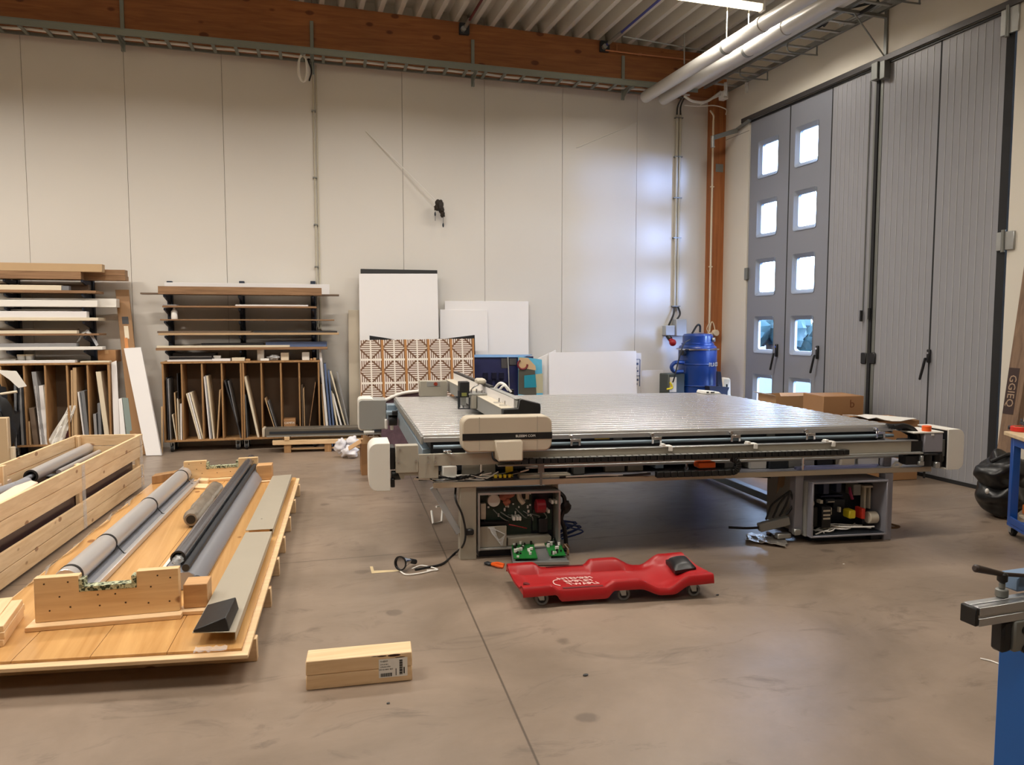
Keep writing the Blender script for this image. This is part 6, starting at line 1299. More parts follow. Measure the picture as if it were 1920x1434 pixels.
def cradle(label, px0, px1, h, depth, n0, n1, nd_, basepx=None):
    z0 = DZ+0.022; mb, p, u, dv = notched(px0, px1, z0, h, depth, n0, n1, nd_); t = thing('roller_cradle', label, 'cradle', (p+u*0.5+dv*0.5)*1.0-Vector((0,0,z0-DZ)))
    part('end_board', mb, m_block, t, 0.002); ux = u.normalized(); Z = Vector((0,0,1))
    b0 = p-ux*0.025-P.w*0.05-Z*0.022; b1 = p+u+ux*0.015-P.w*0.05-Z*0.022
    part('base_board', MB().hexa([b0, b1, b1+P.w*0.12, b0+P.w*0.12], [v+Z*0.021 for v in (b0, b1, b1+P.w*0.12, b0+P.w*0.12)]), m_pineX, t, 0.002)
    a, b2 = p+u*n0+Z*(h-nd_)-P.w*0.004, p+u*n1+Z*(h-nd_)-P.w*0.004; dd = dv+P.w*0.008; th = 0.022; fo_ = MB()
    fo_.hexa([a, b2, b2+dd, a+dd], [v+Z*th for v in (a, b2, b2+dd, a+dd)]); tw = ux*0.02
    fo_.hexa([a+Z*th, a+tw+Z*th, a+tw+dd+Z*th, a+dd+Z*th], [v+Z*(nd_-th+0.004) for v in (a, a+tw, a+tw+dd, a+dd)]).hexa([b2-tw+Z*th, b2+Z*th, b2+dd+Z*th, b2-tw+dd+Z*th], [v+Z*(nd_-th+0.004) for v in (b2-tw, b2, b2+dd, b2-tw+dd)])
    part('foam_lining', fo_, m_foam, t)
    hl = MB()
    for fx, fz in ((.07, .86), (.23, .87), (.17, .55), (.43, .53), (.55, .52), (.24, .3), (.44, .28), (.62, .3), (.10, .25), (.85, .87), (.94, .80), (.78, .25), (.93, .25), (.8, .62)):
        c = p+u*fx+Z*(h*fz); hl.cyl(c-P.w*0.0015, c, 0.004, 8)
    part('screw', hl, mat('screw_dark', (70, 44, 22), 0.6), t)
cradle('front notched pine cradle lined with green foam on the platform', (66, 1168), (337, 1145), 0.205, 0.045, 0.305, 0.70, 0.075)
cradle('rear notched pine cradle lined with green foam at the far end of the platform', (345, 900), (484, 890), 0.16, 0.045, 0.30, 0.73, 0.075)
# roller 1 on its channel
Rr = 0.058; a, b2 = onz(123, 1088, DZ+0.075), onz(355, 880, DZ+0.075)
r1 = thing('roller_tube', 'large silver roller bound with black straps on the left of the platform', 'roller', (a+b2)/2-Vector((0,0,0.07)))
part('tube', MB().cyl(a, b2, Rr, 32), m_roll, r1, 0.004)
d_ = (b2-a).normalized()
for px_, py_ in ((130, 1070), (196, 1010), (283, 938), (345, 884)):
    t_ = (onz(px_, py_+10, DZ+0.075)-a).dot(d_); c = a+d_*t_; part('strap', MB().cyl(c-d_*0.01, c+d_*0.01, Rr+0.003, 32), m_black, r1)
g0, g1 = onz(176, 1100, DZ+0.004), onz(370, 898, DZ+0.004); gd = (g1-g0).normalized(); g0 = a-Vector((0, 0, a.z-DZ-0.001)); g1 = b2-Vector((0, 0, b2.z-DZ-0.001))
ch1 = thing('aluminium_channel', 'aluminium channel under the strapped silver roller', 'profile', (g0+g1)/2)
part('channel', MB().sect([(-0.07, 0), (0.135, 0), (0.135, 0.032), (0.122, 0.032), (0.122, 0.012), (-0.07, 0.012)], g0, g1), m_roll, ch1, 0.002)
part('grey_insert', MB().sect([(0.03, 0.0125), (0.085, 0.0125), (0.075, 0.030), (0.056, 0.026)], g0+gd*0.02, g1-gd*0.02), m_prof, ch1)
for px_, py_ in ((196, 1010), (283, 938), (345, 884)):
    t_ = (onz(px_, py_+10, DZ+0.075)-a).dot(d_); c = g0+gd*t_; sd_ = d_.cross(Vector((0,0,1))); ss = MB().tube([c+sd_*0.055+Vector((0,0,0.075)), c+sd_*0.075+Vector((0,0,0.045)), c+sd_*0.10+Vector((0,0,0.014)), c+sd_*0.112+Vector((0,0,0.0135))], 0.0035, 5, 3); part('strap_tail', ss, m_black, ch1)
# roller 2: grey profile with a black tube on top
a, b2 = onz(334, 1046, 0.275), onz(471, 860, 0.275); d_ = (b2-a).normalized(); dn = Vector((0,0,1))
q0, q1 = a-d_*0.11, b2-d_*0.25; sd_ = d_.cross(dn)
pr2 = thing('machine_profile', 'broad grey machine profile lying on the middle of the platform', 'profile', (q0+q1)/2-dn*(0.275-DZ))
sec = [(-0.06, -0.139), (0.13, -0.139), (0.135, -0.12), (0.10, -0.06), (0.075, -0.042), (-0.05, -0.042), (-0.075, -0.06), (-0.085, -0.12)]
part('body', MB().sect(sec, q0, q1), m_prof, pr2, 0.004)
part('side_strip', MB().sect([(-0.10, -0.10), (-0.082, -0.10), (-0.062, -0.044), (-0.08, -0.044)], q0, q1), m_whitep, pr2, 0.002)
part('guide_tube', MB().cyl(q0+sd_*0.058-dn*0.022, q1+sd_*0.058-dn*0.022, 0.019, 16), m_dark, pr2)
part('shaft_end', MB().cyl(q0+sd_*0.11-dn*0.09-d_*0.06, q0+sd_*0.11-dn*0.09, 0.026, 16).cyl(q1+sd_*0.06-dn*0.06, q1+sd_*0.06-dn*0.06+d_*0.12, 0.022, 16), m_dark, pr2)
bt_ = thing('roller_tube', 'black hollow tube lying on the broad grey profile of the platform', 'roller', (a+b2)/2-dn*0.04)
part('tube', MB().cyl(a, b2, 0.037, 28, inner=0.031), mat('dark_polished', (132, 134, 142), 0.18, metal=0.7), bt_)
part('tube_rim', MB().cyl(a-d_*0.004, a+d_*0.002, 0.039, 28, inner=0.030), m_black, bt_)
part('wrapping', MB().ball(a+d_*0.0-dn*0.008, 0.028, 0.05, 0.024, wob=0.5).ball(a-d_*0.03-dn*0.035, 0.018, 0.02, 0.035, wob=0.5, seed=4), clear('clear_film', alpha=0.5), bt_)
# wrapped roll
a, b2 = onz(358, 974, DZ+0.058), onz(406, 913, DZ+0.058)
wr2 = MB(); d_ = (b2-a); n_ = 26; u1 = d_.normalized().cross(dn).normalized(); u2 = d_.normalized().cross(u1); ringsv = []
for i in range(n_+1):
    t_ = i/n_; ringsv.append([a+d_*t_+(u1*math.cos(q)+u2*math.sin(q))*(0.055+0.007*noise.noise(Vector((math.cos(q)*1.5, math.sin(q)*1.5, t_*9))))*(0.75 if i in (0, n_) else 1) for q in [2*math.pi*k/18 for k in range(18)]])
pts = [p for r in ringsv for p in r]; fs = [(i*18+q, i*18+(q+1) % 18, (i+1)*18+(q+1) % 18, (i+1)*18+q) for i in range(n_) for q in range(18)]; wr2.add(pts, fs+[tuple(range(17, -1, -1)), tuple(n_*18+q for q in range(18))])
wrp = thing('wrapped_roll', 'short roll wrapped in dusty film between the two silver profiles', 'roll', (a+b2)/2-dn*0.055)
part('film', wr2, mat('dusty_film', (130, 120, 108), 0.22, var=0.35, scale=14, stretch=(1, 0.6, 1), bump=0.5), wrp)
part('dark_core', MB().cyl(a-d_.normalized()*0.004, a+d_.normalized()*0.01, 0.03, 16), m_black, wrp)
# grey sheet metal covers
CZt = 0.185
def cover(label, px, name='machine_cover', loc=None):
    q = [onz(*p, CZt) for p in px]; t = thing(name, label, 'cover', (q[0]+q[2])/2-dn*(CZt-DZ)); c = MB().prism(q, (0, 0, 0.004)); part('sheet', c, m_plate, t, 0.001)
    ux = (q[1]-q[0]).normalized()
    part('side_flange', MB().hexa([q[1]-ux*0.003, q[1], q[2], q[2]-ux*0.003], [v-dn*0.032 for v in (q[1]-ux*0.003, q[1], q[2], q[2]-ux*0.003)]), m_plate, t)
    bl = MB()
    for f in (0.16, 0.85):
        m0 = q[0].lerp(q[3], f)+(q[1]-q[0])*0.2; m1 = q[0].lerp(q[3], f)+(q[1]-q[0])*0.8; dv = P.w*0.06
        bl.hexa([m0-dn*(CZt-DZ-0.0005), m1-dn*(CZt-DZ-0.0005), m1+dv-dn*(CZt-DZ-0.0005), m0+dv-dn*(CZt-DZ-0.0005)], [m0-dn*0.001, m1-dn*0.001, m1+dv-dn*0.001, m0+dv-dn*0.001])
    part('support_block', bl, m_pineX, t)
    sc = MB(); m = q[0].lerp(q[1], 0.42)+P.w*0.28; part('hole', MB().cyl(m+dn*0.0035, m+dn*0.0045, 0.006, 10), m_black, t)
    return t, q
cover('far one of two long grey sheet covers on the right of the platform', ((460.5, 995), (511.8, 992), (547, 890), (511, 893)))
tcv, q = cover('near long grey sheet cover, with a black wedge on its front end', ((360.5, 1187), (442, 1186), (510, 997), (460.5, 999)))
ec = thing('end_cap', 'black wedge-shaped plastic end cap lying on the near grey cover', 'cap', (q[0]+q[1])/2+dn*0.005)
zc_ = CZt+0.0045; b_ = [onz(x, y, zc_) for x, y in ((362, 1186), (430, 1183), (448, 1141), (389, 1139))]
rf = b_[1]-(b_[1]-b_[0]).normalized()*0.014; rb_ = b_[2]-(b_[2]-b_[3]).normalized()*0.014
top = [b_[0]+dn*0.010, rf+dn*0.062, rb_+dn*0.055, b_[3]+dn*0.014]
part('cap', MB().hexa(b_, top), m_black, ec, 0.003)
# joint strip between covers
j = [onz(x, y, CZt-0.022) for x, y in ((467, 998.5), (505, 996.5), (506, 993.5), (468, 995))]
single('wooden_strip', MB().prism(j, (0, 0, 0.016)), m_pineX, 'pale wooden strip showing in the joint between the two grey covers', 'strip')
# blocks
def blk(name, label, px0, px1, h, depth, mt, z0=DZ, cat='block', bevel=0.003): return single(name, fb(px0, px1, z0, h, depth), mt, label, cat, bevel)
blk('wooden_board', 'thin pine board under the front wooden cube beside the front cradle', (341, 1154), (392, 1151), 0.02, 0.22, m_pineX, cat='board')
blk('wooden_cube', 'front wooden cube between the front cradle and the near grey cover', (344.5, 1141), (390, 1138), 0.115, 0.12, m_cube, z0=DZ+0.021)
blk('wooden_cube', 'rear wooden cube at the far end beside the rear cradle', (481, 901), (510, 899), 0.13, 0.14, m_cube, z0=DZ+0.012)
blk('wooden_board', 'thin board under the rear wooden cube', (476, 906), (511, 903), 0.011, 0.2, m_pineX, cat='board')
blk('timber_block', 'dark-ended timber at the far left corner of the platform', (285, 908), (336, 899), 0.07, 0.12, m_ply)
blk('wooden_offcut', 'front one of two small flat offcuts left of the wrapped roll', (358, 916), (386, 917), 0.014, 0.16, m_pineX)
blk('wooden_offcut', 'rear one of two small flat offcuts left of the wrapped roll', (369, 906), (389, 907), 0.03, 0.10, m_pineX)
# slats stacked at the front left corner
m_end = mat('slat_end_wood', (196, 140, 100), 0.7)
for k, (px0, px1, z0, h, L_, lb) in enumerate((((-28, 1218), (7, 1212), DZ, 0.03, 0.36, 'lowest slat of the pile at the left front corner of the platform'), ((-28, 1203), (9, 1198), DZ+0.031, 0.03, 0.36, 'second slat from below in the left front pile'), ((-40, 1190), (7, 1184), DZ+0.062, 0.025, 0.34, 'top right slat in the left front pile'), ((-62, 1190), (-14, 1184), DZ+0.062, 0.03, 0.36, 'top left slat at the left edge of the left front pile'))):
    p, q_ = onz(*px0, z0), onz(*px1, z0); q_ = p+(q_-p); dv = (onz(62, 1120, z0)-onz(7, 1200, z0)).normalized()*L_
    single('pine_slat', MB().hexa([p, q_, q_+dv, p+dv], [v+dn*h for v in (p, q_, q_+dv, p+dv)]), m_pineY, lb, 'slat', 0.002, 'pine slats piled on the platform')
# clear film over the front and left edge
gr = []
for i in range(16):
    r = []
    for j in range(4): p = P.W((-PW-0.06+0.10*j/3+0.02*math.sin(i*1.7), 1.0+i*0.15, 0.0)); r.append((p.x, p.y, 0.03+0.11*(j/3)**0.6+0.012*math.sin(i*2.3+j)+(0.0 if j < 3 else 0.012)))
    gr.append(r)
single('plastic_film', MB().grid(gr, (0.002, 0, 0.002)), clear('clear_film', alpha=0.45), 'clear plastic film hanging over the left edge of the platform', 'film')
gr = []
for i in range(12):
    r = []
    for j in range(5): p = P.W((-0.22+i*0.012, 0.004+0.05*j/4, 0)); r.append((p.x, p.y+0.006*math.sin(i*2), 0.139+0.008*abs(math.sin(i*1.3+j*2.0))))
    gr.append(r)
single('plastic_film', MB().grid(gr, (0, 0, 0.0015)), clear('clear_film2', alpha=0.12), 'crumpled clear film on the front edge of the platform', 'film')
# ================================================================ open wooden crate
cb0 = onz(268, 913, 0); CRF = Frame(-1.212, 7.66, -9.5, -6.04)
cr2 = thing('wooden_crate', 'long open pine crate holding silver rollers, at the left edge', 'crate', CRF.W((-0.29, -2.0, 0)))
CW, CL, CHt = 0.58, 4.4, 0.50
for (z0, z1) in ((0.02, 0.114), (0.119, 0.215), (0.30, 0.397), (0.402, CHt)):
    part('side_board', MB(CRF).box(-0.022, 0, -CL, 0, z0, z1), m_pineY, cr2, 0.002); part('side_board', MB(CRF).box(-CW, -CW+0.022, -CL, 0, z0, z1), m_pineY, cr2, 0.002)
    part('end_board', MB(CRF).box(-CW+0.023, -0.023, -0.022, 0, z0, z1), m_pineX, cr2, 0.002)
for y in (-0.03, -1.50, -2.97, -4.37):
    for x in (-0.052, -CW+0.024): part('post', MB(CRF).box(x, x+0.028, y-0.055, y+0.005, 0.02, CHt-0.004), m_pineZ, cr2, 0.002)
part('crate_floor', MB(CRF).box(-CW+0.06, -0.06, -CL, -0.1, 0.02, 0.04), m_pineY, cr2)
part('film_lining', MB(CRF).box(-CW+0.055, -0.055, -CL+0.05, -0.15, 0.041, 0.32), mat('dark_lining', (66, 46, 50), 0.35, var=0.3), cr2)
for y in (-0.06, -1.53): part('film_strip', MB(CRF).box(0.001, 0.003, y-0.035, y+0.03, 0.02, CHt-0.01), clear('clear_strip', alpha=0.2), cr2)
zr_ = 0.322
def crate_tube(name, label, px0, px1, r, mt, zc, inner=None, cat='roller'):
    a, b2 = onz(*px0, zc), onz(*px1, zc); return a, b2
a, b2 = onz(58, 893, zr_+0.056), onz(180, 833, zr_+0.056)
t = thing('roller_tube', 'thick silver tube lying in the open crate', 'roller', (a+b2)/2-dn*0.05); part('tube', MB().cyl(a, b2, 0.048, 28, inner=0.038), m_roll, t); d_ = (b2-a).normalized(); part('end_ring', MB().cyl(a-d_*0.006, a+d_*0.002, 0.050, 28, inner=0.036), m_black, t); part('shaft', MB().cyl(a-d_*0.3, a+d_*0.2, 0.016, 14), m_prof, t)
for px0, px1, r, lb, mt in (((46, 880), (158, 832), 0.018, 'thin grey rod left of the thick tube in the crate', m_prof), ((110, 885), (212, 834), 0.020, 'thin silver rod right of the thick tube in the crate', m_roll), ((-60, 905), (44, 888), 0.0, '', None)):
    if r: a, b2 = onz(*px0, zr_+r+0.002), onz(*px1, zr_+r+0.002); single('metal_rod', MB().cyl(a, b2, r, 14), mt, lb, 'rod')
a, b2 = onz(-70, 946, zr_+0.04), onz(52, 903, zr_+0.04)
single('roller_tube', MB().cyl(a, b2, 0.032, 22), m_prof, 'front grey tube in the crate at the left edge of the picture', 'roller')
for px, lb in ((((-30, 905), (-20, 932), (42, 897), (36, 888)), 'left cream foam wedge in the crate'), (((-30, 958), (0, 962), (72, 916), (50, 910)), 'right cream foam wedge in the crate beside the front tube')):
    qq = [onz(*p, zr_+0.002) for p in px]; single('foam_wedge', MB().prism(qq, (0, 0, 0.05)), mat('foam_cream', (232, 204, 182), 0.7), lb, 'foam', 0.006)
a = onz(100, 893, zr_+0.03); single('black_clip', MB().ball(a, 0.05, 0.03, 0.022, wob=0.2), m_black, 'black plastic piece in the crate below the thick tube', 'clip')
# tan box at the left edge behind the crate
z1 = None
p0, p1 = ony(-60, 800, 7.9), ony(13, 783, 7.9)
t = thing('cardboard_box', 'tan box at the left edge in front of the left cabinet', 'box', (p0.x, 7.9, 0)); part('carton', MB().box(p0.x, p1.x, 7.9, 7.98, 0.002, p1.z), mat('tan_board', (196, 172, 138), 0.6), t, 0.006); part('side_strip', MB().box(p1.x+0.001, p1.x+0.035, 7.93, 7.98, 0.002, ony(18, 838, 7.95).z), m_cream, t, 0.002)
# ================================================================ long machine parts on a low pallet behind the table
q0 = onz(540, 849, 0); LP = Frame(q0.x, q0.y, -7.0, -4.6); 
lp2 = thing('timber_pallet', 'narrow pine pallet under the long grey rails left of the table', 'pallet', LP.W((0.5, 0.1, 0)))
def lpx(px_, py_, ly=0.0): return LP.y(px_, py_, ly)
zt_ = lpx(560, 823).z; zb_ = lpx(560, 833).z; x0, x1 = lpx(511, 830).x, lpx(511, 830).x+2.4
part('top_board', MB(LP).box(x0, x1, -0.01, 0.08, zb_, zt_-0.012), m_pineX, lp2, 0.002); part('top_board', MB(LP).box(x0+0.1, x1, 0.2, 0.30, zb_, zt_-0.012), m_pineX, lp2, 0.002)
for px_ in (539, 615, 690): x = lpx(px_, 840).x; part('foot_block', MB(LP).box(x-0.04, x+0.04, 0.0, 0.32, 0.0, zb_-0.001), m_ply, lp2, 0.002)
part('cross_block', MB(LP).box(lpx(533, 825).x, lpx(543, 825).x, -0.015, 0.32, zt_-0.0115, lpx(538, 822).z+0.02), m_pineX, lp2, 0.002); part('lower_board', MB(LP).box(lpx(545, 842).x, x1, 0.04, 0.07, 0.03, 0.05), m_pineX, lp2)
zz = lpx(538, 822).z+0.021
rl = thing('machine_rail', 'upper long dark grey rail with a cream end cap, left of the table', 'rail', LP.W((0.6, 0.1, zz)))
ra = lpx(497, 812, 0.05); part('rail', MB(LP).box(ra.x, ra.x+2.2, 0.03, 0.22, zz, zz+0.095), mat('rail_dark', (112, 106, 96), 0.4, metal=0.3), rl, 0.004); part('end_cap', MB(LP).box(ra.x-0.03, ra.x-0.001, 0.02, 0.23, zz+0.0, zz+0.1), m_cover, rl, 0.004); part('dark_groove', MB(LP).box(ra.x+0.05, ra.x+2.2, 0.026, 0.03, zz+0.03, zz+0.06), m_dark, rl); part('steel_strip', MB(LP).box(ra.x+0.02, ra.x+1.6, 0.0, 0.025, zz, zz+0.012), m_galv, rl)
# open carton and white bag beside the table end cover
c0 = onz(684, 891, 0); ob = thing('cardboard_box', 'tall open brown carton with raised flaps behind the left end cover of the table', 'box', c0)
CB = Frame(c0.x-0.06, c0.y, -6, -3); hh = CB.y(690, 832, 0.0).z
part('carton', MB(CB).box(0.03, 0.28, 0, 0.008, 0.002, hh).box(0.03, 0.038, 0.008, 0.30, 0.002, hh).box(0.272, 0.28, 0.008, 0.30, 0.002, hh).box(0.03, 0.28, 0.30, 0.308, 0.002, hh).box(0.038, 0.272, 0.008, 0.30, 0.002, 0.01), m_card, ob)
part('flap', MB(CB).prism([(0.03, 0.004, hh+0.001), (0.20, 0.004, hh+0.001), (0.12, 0.03, hh+0.06), (0.06, 0.03, hh+0.09)], (0, 0.006, 0)).prism([(0.03, 0.02, hh+0.001), (0.03, 0.29, hh+0.001), (-0.09, 0.27, hh-0.07), (-0.09, 0.04, hh-0.07)], (0, 0, 0.006)), m_cardl, ob)
p = onz(656, 858, 0); bg_ = MB().ball((p.x, p.y, 0.07), 0.10, 0.10, 0.07, wob=0.7, seed=2, n=20, m=12).ball((p.x-0.10, p.y+0.05, 0.13), 0.07, 0.05, 0.08, wob=0.8, seed=5, n=16, m=10).ball((p.x+0.04, p.y+0.1, 0.17), 0.09, 0.06, 0.06, wob=0.8, seed=8, n=16, m=10)
single('plastic_bag', bg_, mat('white_bag', (220, 218, 222), 0.3, var=0.04), 'crumpled white plastic bag on the floor behind the open carton', 'bag', sub=1)
# ================================================================ right side of the room
# blue drum vacuum in the corner
vc = Vector((5.46, 9.10, 0)); vr = 0.262
va = thing('drum_vacuum', 'large blue drum vacuum cleaner in the corner beside the timber post', 'vacuum', vc)
zz = lambda y: ony(1312, y, 9.0).z
part('drum', MB().lathe((vc.x, vc.y, 0.002), [(vr-0.02, 0), (vr-0.02, 0.05), (vr-0.005, 0.06), (vr-0.005, 0.45), (vr+0.004, 0.46), (vr-0.005, 0.475), (vr-0.005, 0.68), (vr+0.004, 0.69), (vr-0.005, 0.70), (vr-0.005, 0.97), (vr+0.004, 0.98), (vr-0.005, 0.99), (vr-0.005, zz(657))], 56), m_blue, va)
part('chrome_ring', MB().lathe((vc.x, vc.y, zz(657)+0.003), [(vr-0.005, 0), (vr+0.022, 0.006), (vr+0.025, 0.02), (vr-0.01, 0.032)], 56), m_chrome, va)
zl = zz(657)+0.036
hd_ = part('motor_head', MB().lathe((vc.x, vc.y, zl), [(vr-0.01, 0), (vr-0.02, 0.02), (vr-0.045, 0.035), (vr-0.045, 0.06), (vr-0.06, 0.07), (vr-0.06, 0.16), (vr-0.08, 0.185), (0.06, 0.20), (0.001, 0.20)], 56), m_blue, va)
part('vent', MB().cyl((vc.x-0.02, vc.y-vr+0.055, zl+0.115), (vc.x+0.10, vc.y-vr+0.085, zl+0.115), 0.001, 6).cyl((vc.x+0.13, vc.y-0.165, zl+0.11), (vc.x+0.15, vc.y-0.185, zl+0.11), 0.03, 16), m_galv, hd_)
part('lid_handle', MB().tube([(vc.x-0.12, vc.y-0.05, zl+0.19), (vc.x-0.05, vc.y-0.06, zl+0.30), (vc.x+0.0, vc.y-0.05, zl+0.295), (vc.x+0.01, vc.y-0.04, zl+0.21)], 0.014, 8), m_black, hd_)
lt = MB(); ang0 = -70
for k, chx in enumerate('RUNGON'):
    a = R_(-82+9.5*k); n = Vector((math.cos(a), math.sin(a), 0)); lt.text(chx, 0.075, vc+n*(vr+0.001)+Vector((0,0,zz(683))), (-math.sin(a), math.cos(a), 0), (0,0,1), 0.0015)
part('lettering', lt, m_beige, va)
part('intake', MB().cyl((vc.x-vr, vc.y-0.1, zz(662)), (vc.x-vr-0.06, vc.y-0.14, zz(662)+0.01), 0.035, 16), m_black, va)
part('power_cable', MB().tube([(vc.x-0.19, vc.y-0.12, zl+0.11), (vc.x-0.30, vc.y-0.16, zl+0.06), (vc.x-0.38, vc.y-0.18, zl-0.12), (vc.x-0.45, vc.y-0.2, zl-0.35), (vc.x-0.47, vc.y-0.18, 0.75)], 0.009, 8), m_black, va)
# dark green case with blue hose beside it
x0, x1 = ony(1253, 720, 8.95).x, ony(1284, 720, 8.95).x
gc = thing('tool_case', 'dark green case with yellow labels left of the blue vacuum', 'case', ((x0+x1)/2, 9.0, 0))
zt_ = ony(1268, 701, 8.95).z; part('case', MB().box(x0, x1, 8.95, 9.2, 0.003, zt_), mat('case_green', (58, 66, 62), 0.5), gc, 0.01)
part('label', MB().box(x0+0.02, x0+0.12, 8.946, 8.949, ony(1260, 735, 8.95).z, ony(1260, 707, 8.95).z), m_cream, gc)
part('yellow_strap', MB().tube([(x0+0.02, 8.94, 0.75), (x0+0.05, 8.93, 0.68), (x0-0.03, 8.93, 0.66)], 0.012, 6), m_yellow, gc)
single('vacuum_hose', MB().tube([(x1-0.02, 8.98, zt_+0.03), (x0+0.1, 8.96, zt_+0.03), (x0+0.05, 8.96, zt_+0.09), (x0+0.1, 8.96, zt_+0.15), (x1+0.0, 9.0, zt_+0.15)], 0.026, 10), m_blue, 'dark blue hose loop lying on the green case beside the vacuum', 'hose')
# dark folding chair and tan bag right of the drum
fc = thing('folding_chair', 'dark blue folded chair between the vacuum and the doors', 'chair', (5.72, 8.75, 0))
m_nv = mat('navy_fabric', (24, 28, 50), 0.7)
P4 = [ony(x, y, 8.75) for x, y in ((1345, 696), (1352, 697), (1357, 740), (1345, 740))]
part('backrest', MB().prism(P4, (0, 0.03, 0)), m_nv, fc, 0.004)
sc = [ony(x, y, 8.7) for x, y in ((1330, 724), (1368, 726), (1362, 741), (1332, 741))]
part('seat', MB().prism(sc, (0, 0.12, 0)), m_nv, fc, 0.004)
for dx in (-0.12, 0.08): part('leg', MB().cyl((5.62+dx, 8.74, 0.0), (5.66+dx*0.6, 8.76, 0.72), 0.012, 10), m_dark, fc)
P4 = [ony(x, y, 8.82) for x, y in ((1355, 707), (1371, 709), (1373, 742), (1357, 742))]
for p in P4[2:]: p.z = 0.004
single('leaning_board', MB().prism(P4, (0, 0.06, 0)), m_cream, 'cream board standing behind the navy folded chair', 'board', 0.02)
# small white device on the far right corner of the table
wd = thing('label_printer', 'small white device standing on the far right corner of the table bed', 'printer', T.W((2.98, 2.66, 0.80)))
c = T.W((2.97, 2.62, 0.801)); part('housing', MB(T).hexa([(2.86,2.55,0.8015),(3.05,2.55,0.8015),(3.05,2.74,0.8015),(2.86,2.74,0.8015)], [(2.87,2.56,0.835),(3.03,2.57,0.82),(3.03,2.73,0.82),(2.87,2.73,0.835)]), m_whitep, wd, 0.006)
part('outlet', MB(T).box(2.885, 2.91, 2.548, 2.552, 0.812, 0.826).box(2.93, 2.97, 2.548, 2.552, 0.812, 0.824), m_black, wd)
# cartons by the doors
def door_box(label, c0, sx, sy, h, ang, name='cardboard_box', openf=False, z0=0.0):
    F = Frame(c0[0], c0[1], ang); t = thing(name, label, 'box', (c0[0], c0[1], z0))
    if openf:
        w = 0.006; part('carton', MB(F).box(0, sx, 0, w, z0+.002, h).box(0, sx, sy-w, sy, z0+.002, h).box(0, w, w, sy-w, z0+.002, h).box(sx-w, sx, w, sy-w, z0+.002, h).box(w, sx-w, w, sy-w, z0+.002, z0+0.01), m_cardl, t)
    else:
        part('carton', MB(F).box(0, sx, 0, sy, z0+.002, h), m_card, t, 0.004); part('tape', MB(F).box(0, sx, sy*0.45, sy*0.55, h, h+0.001), m_cardl, t)
    return t, F
# pile bases keep the visible cartons at their height
b1, F1 = door_box('large closed carton under the open pale carton by the doors', (5.36, 7.30), 0.50, 0.42, 0.42, -4)
b2_, F2 = door_box('open pale carton beside the doors, left of the brown carton', (5.38, 7.27), 0.46, 0.40, 0.70, -6, openf=True, z0=0.422)
part('flap', MB(F2).prism([(-0.002, 0.0, 0.70), (-0.002, 0.40, 0.70), (-0.06, 0.40, 0.72), (-0.06, 0.0, 0.72)], (0, 0, 0.005)), m_whitep, b2_)
part('flap', MB(F2).prism([(0.06, 0.0, 0.701), (0.46, 0.0, 0.701), (0.44, 0.10, 0.73), (0.1, 0.10, 0.73)], (0, 0.005, 0)), m_cardl, b2_)
b3, F3 = door_box('large closed carton under the brown carton by the doors', (5.40, 6.55), 0.48, 0.45, 0.44, -8)
b4, F4 = door_box('brown carton with a printed mark, standing by the doors', (5.42, 6.54), 0.45, 0.42, 0.765, -10, z0=0.442)
part('printed_mark', MB(F4).box(0.33, 0.40, -0.001, 0, 0.60, 0.75) if False else MB(F4).text('b', 0.12, (0.32, -0.0012, 0.68), (1,0,0), (0,0,1)), mat('print_dark', (120, 72, 40), 0.7), b4)
b5, F5 = door_box('low brown carton under white paper, nearest to the table end by the doors', (5.42, 5.86), 0.52, 0.45, 0.585, -6)
gp = []
for i in range(7): gp.append([F5.W((-0.06+0.52*i/6, -0.03+0.40*j/4, 0.592+0.012*math.sin(i*1.3+j)+0.02*(i < 2))) for j in range(5)])
single('paper_sheet', MB().grid(gp, (0, 0, 0.004)), m_paper, 'white wrapping paper lying on the low carton by the doors', 'paper')
# leaning timber beam with stencilled mark
bmx = [Vector((5.30, 4.62, 0)), None]
F = 4.62
def lb_(px_, py_, t): return None
# the beam stands on the floor and leans on the door wall: x from 5.30 at the floor to XW at the top
X0, X1, ZT = 5.62, XW-0.07, 3.6
def onbeam(px_, py_):
    d = ray(px_, py_); n = Vector((ZT, 0, -(X1-X0))); return CO+d*((Vector((X0, 0, 0))-CO).dot(n)/d.dot(n))
e0, e1 = onbeam(1866, 860), onbeam(1931, 420); f0, f1 = onbeam(1898, 860), onbeam(1966, 420)
def ext(a, b, z): return a+(b-a)*((z-a.z)/(b.z-a.z))
A_ = [ext(e0, e1, 0.004), ext(f0, f1, 0.004), ext(f0, f1, 3.3), ext(e0, e1, 3.3)]
nb = Vector((ZT, 0, -(X1-X0))).normalized()
bmn = thing('timber_beam', 'weathered grey-brown beam leaning on the wall right of the doors', 'beam', A_[0])
part('beam', MB().prism(A_, nb*0.06), wood('weathered_wood', (150, 122, 98), (112, 88, 70), 'Z', rough=0.7), bmn, 0.004)
ax = (A_[3]-A_[0]).normalized(); bx_ = (A_[1]-A_[0]).normalized(); bx_ = (bx_-ax*bx_.dot(ax)).normalized()
c = onbeam(1896, 733)-nb*0.002; hw, hh_ = 0.047, 0.19
part('dark_stencil', MB().prism([c-bx_*hw-ax*hh_, c+bx_*hw-ax*hh_, c+bx_*hw+ax*hh_, c-bx_*hw+ax*hh_], nb*0.0015), mat('stencil_dark', (60, 42, 38), 0.7), bmn)
part('stencil_letters', MB().text('GGIEQ', 0.088, c-nb*0.001, -ax, bx_, 0.0006), mat('stencil_pale', (176, 150, 124), 0.7), bmn)
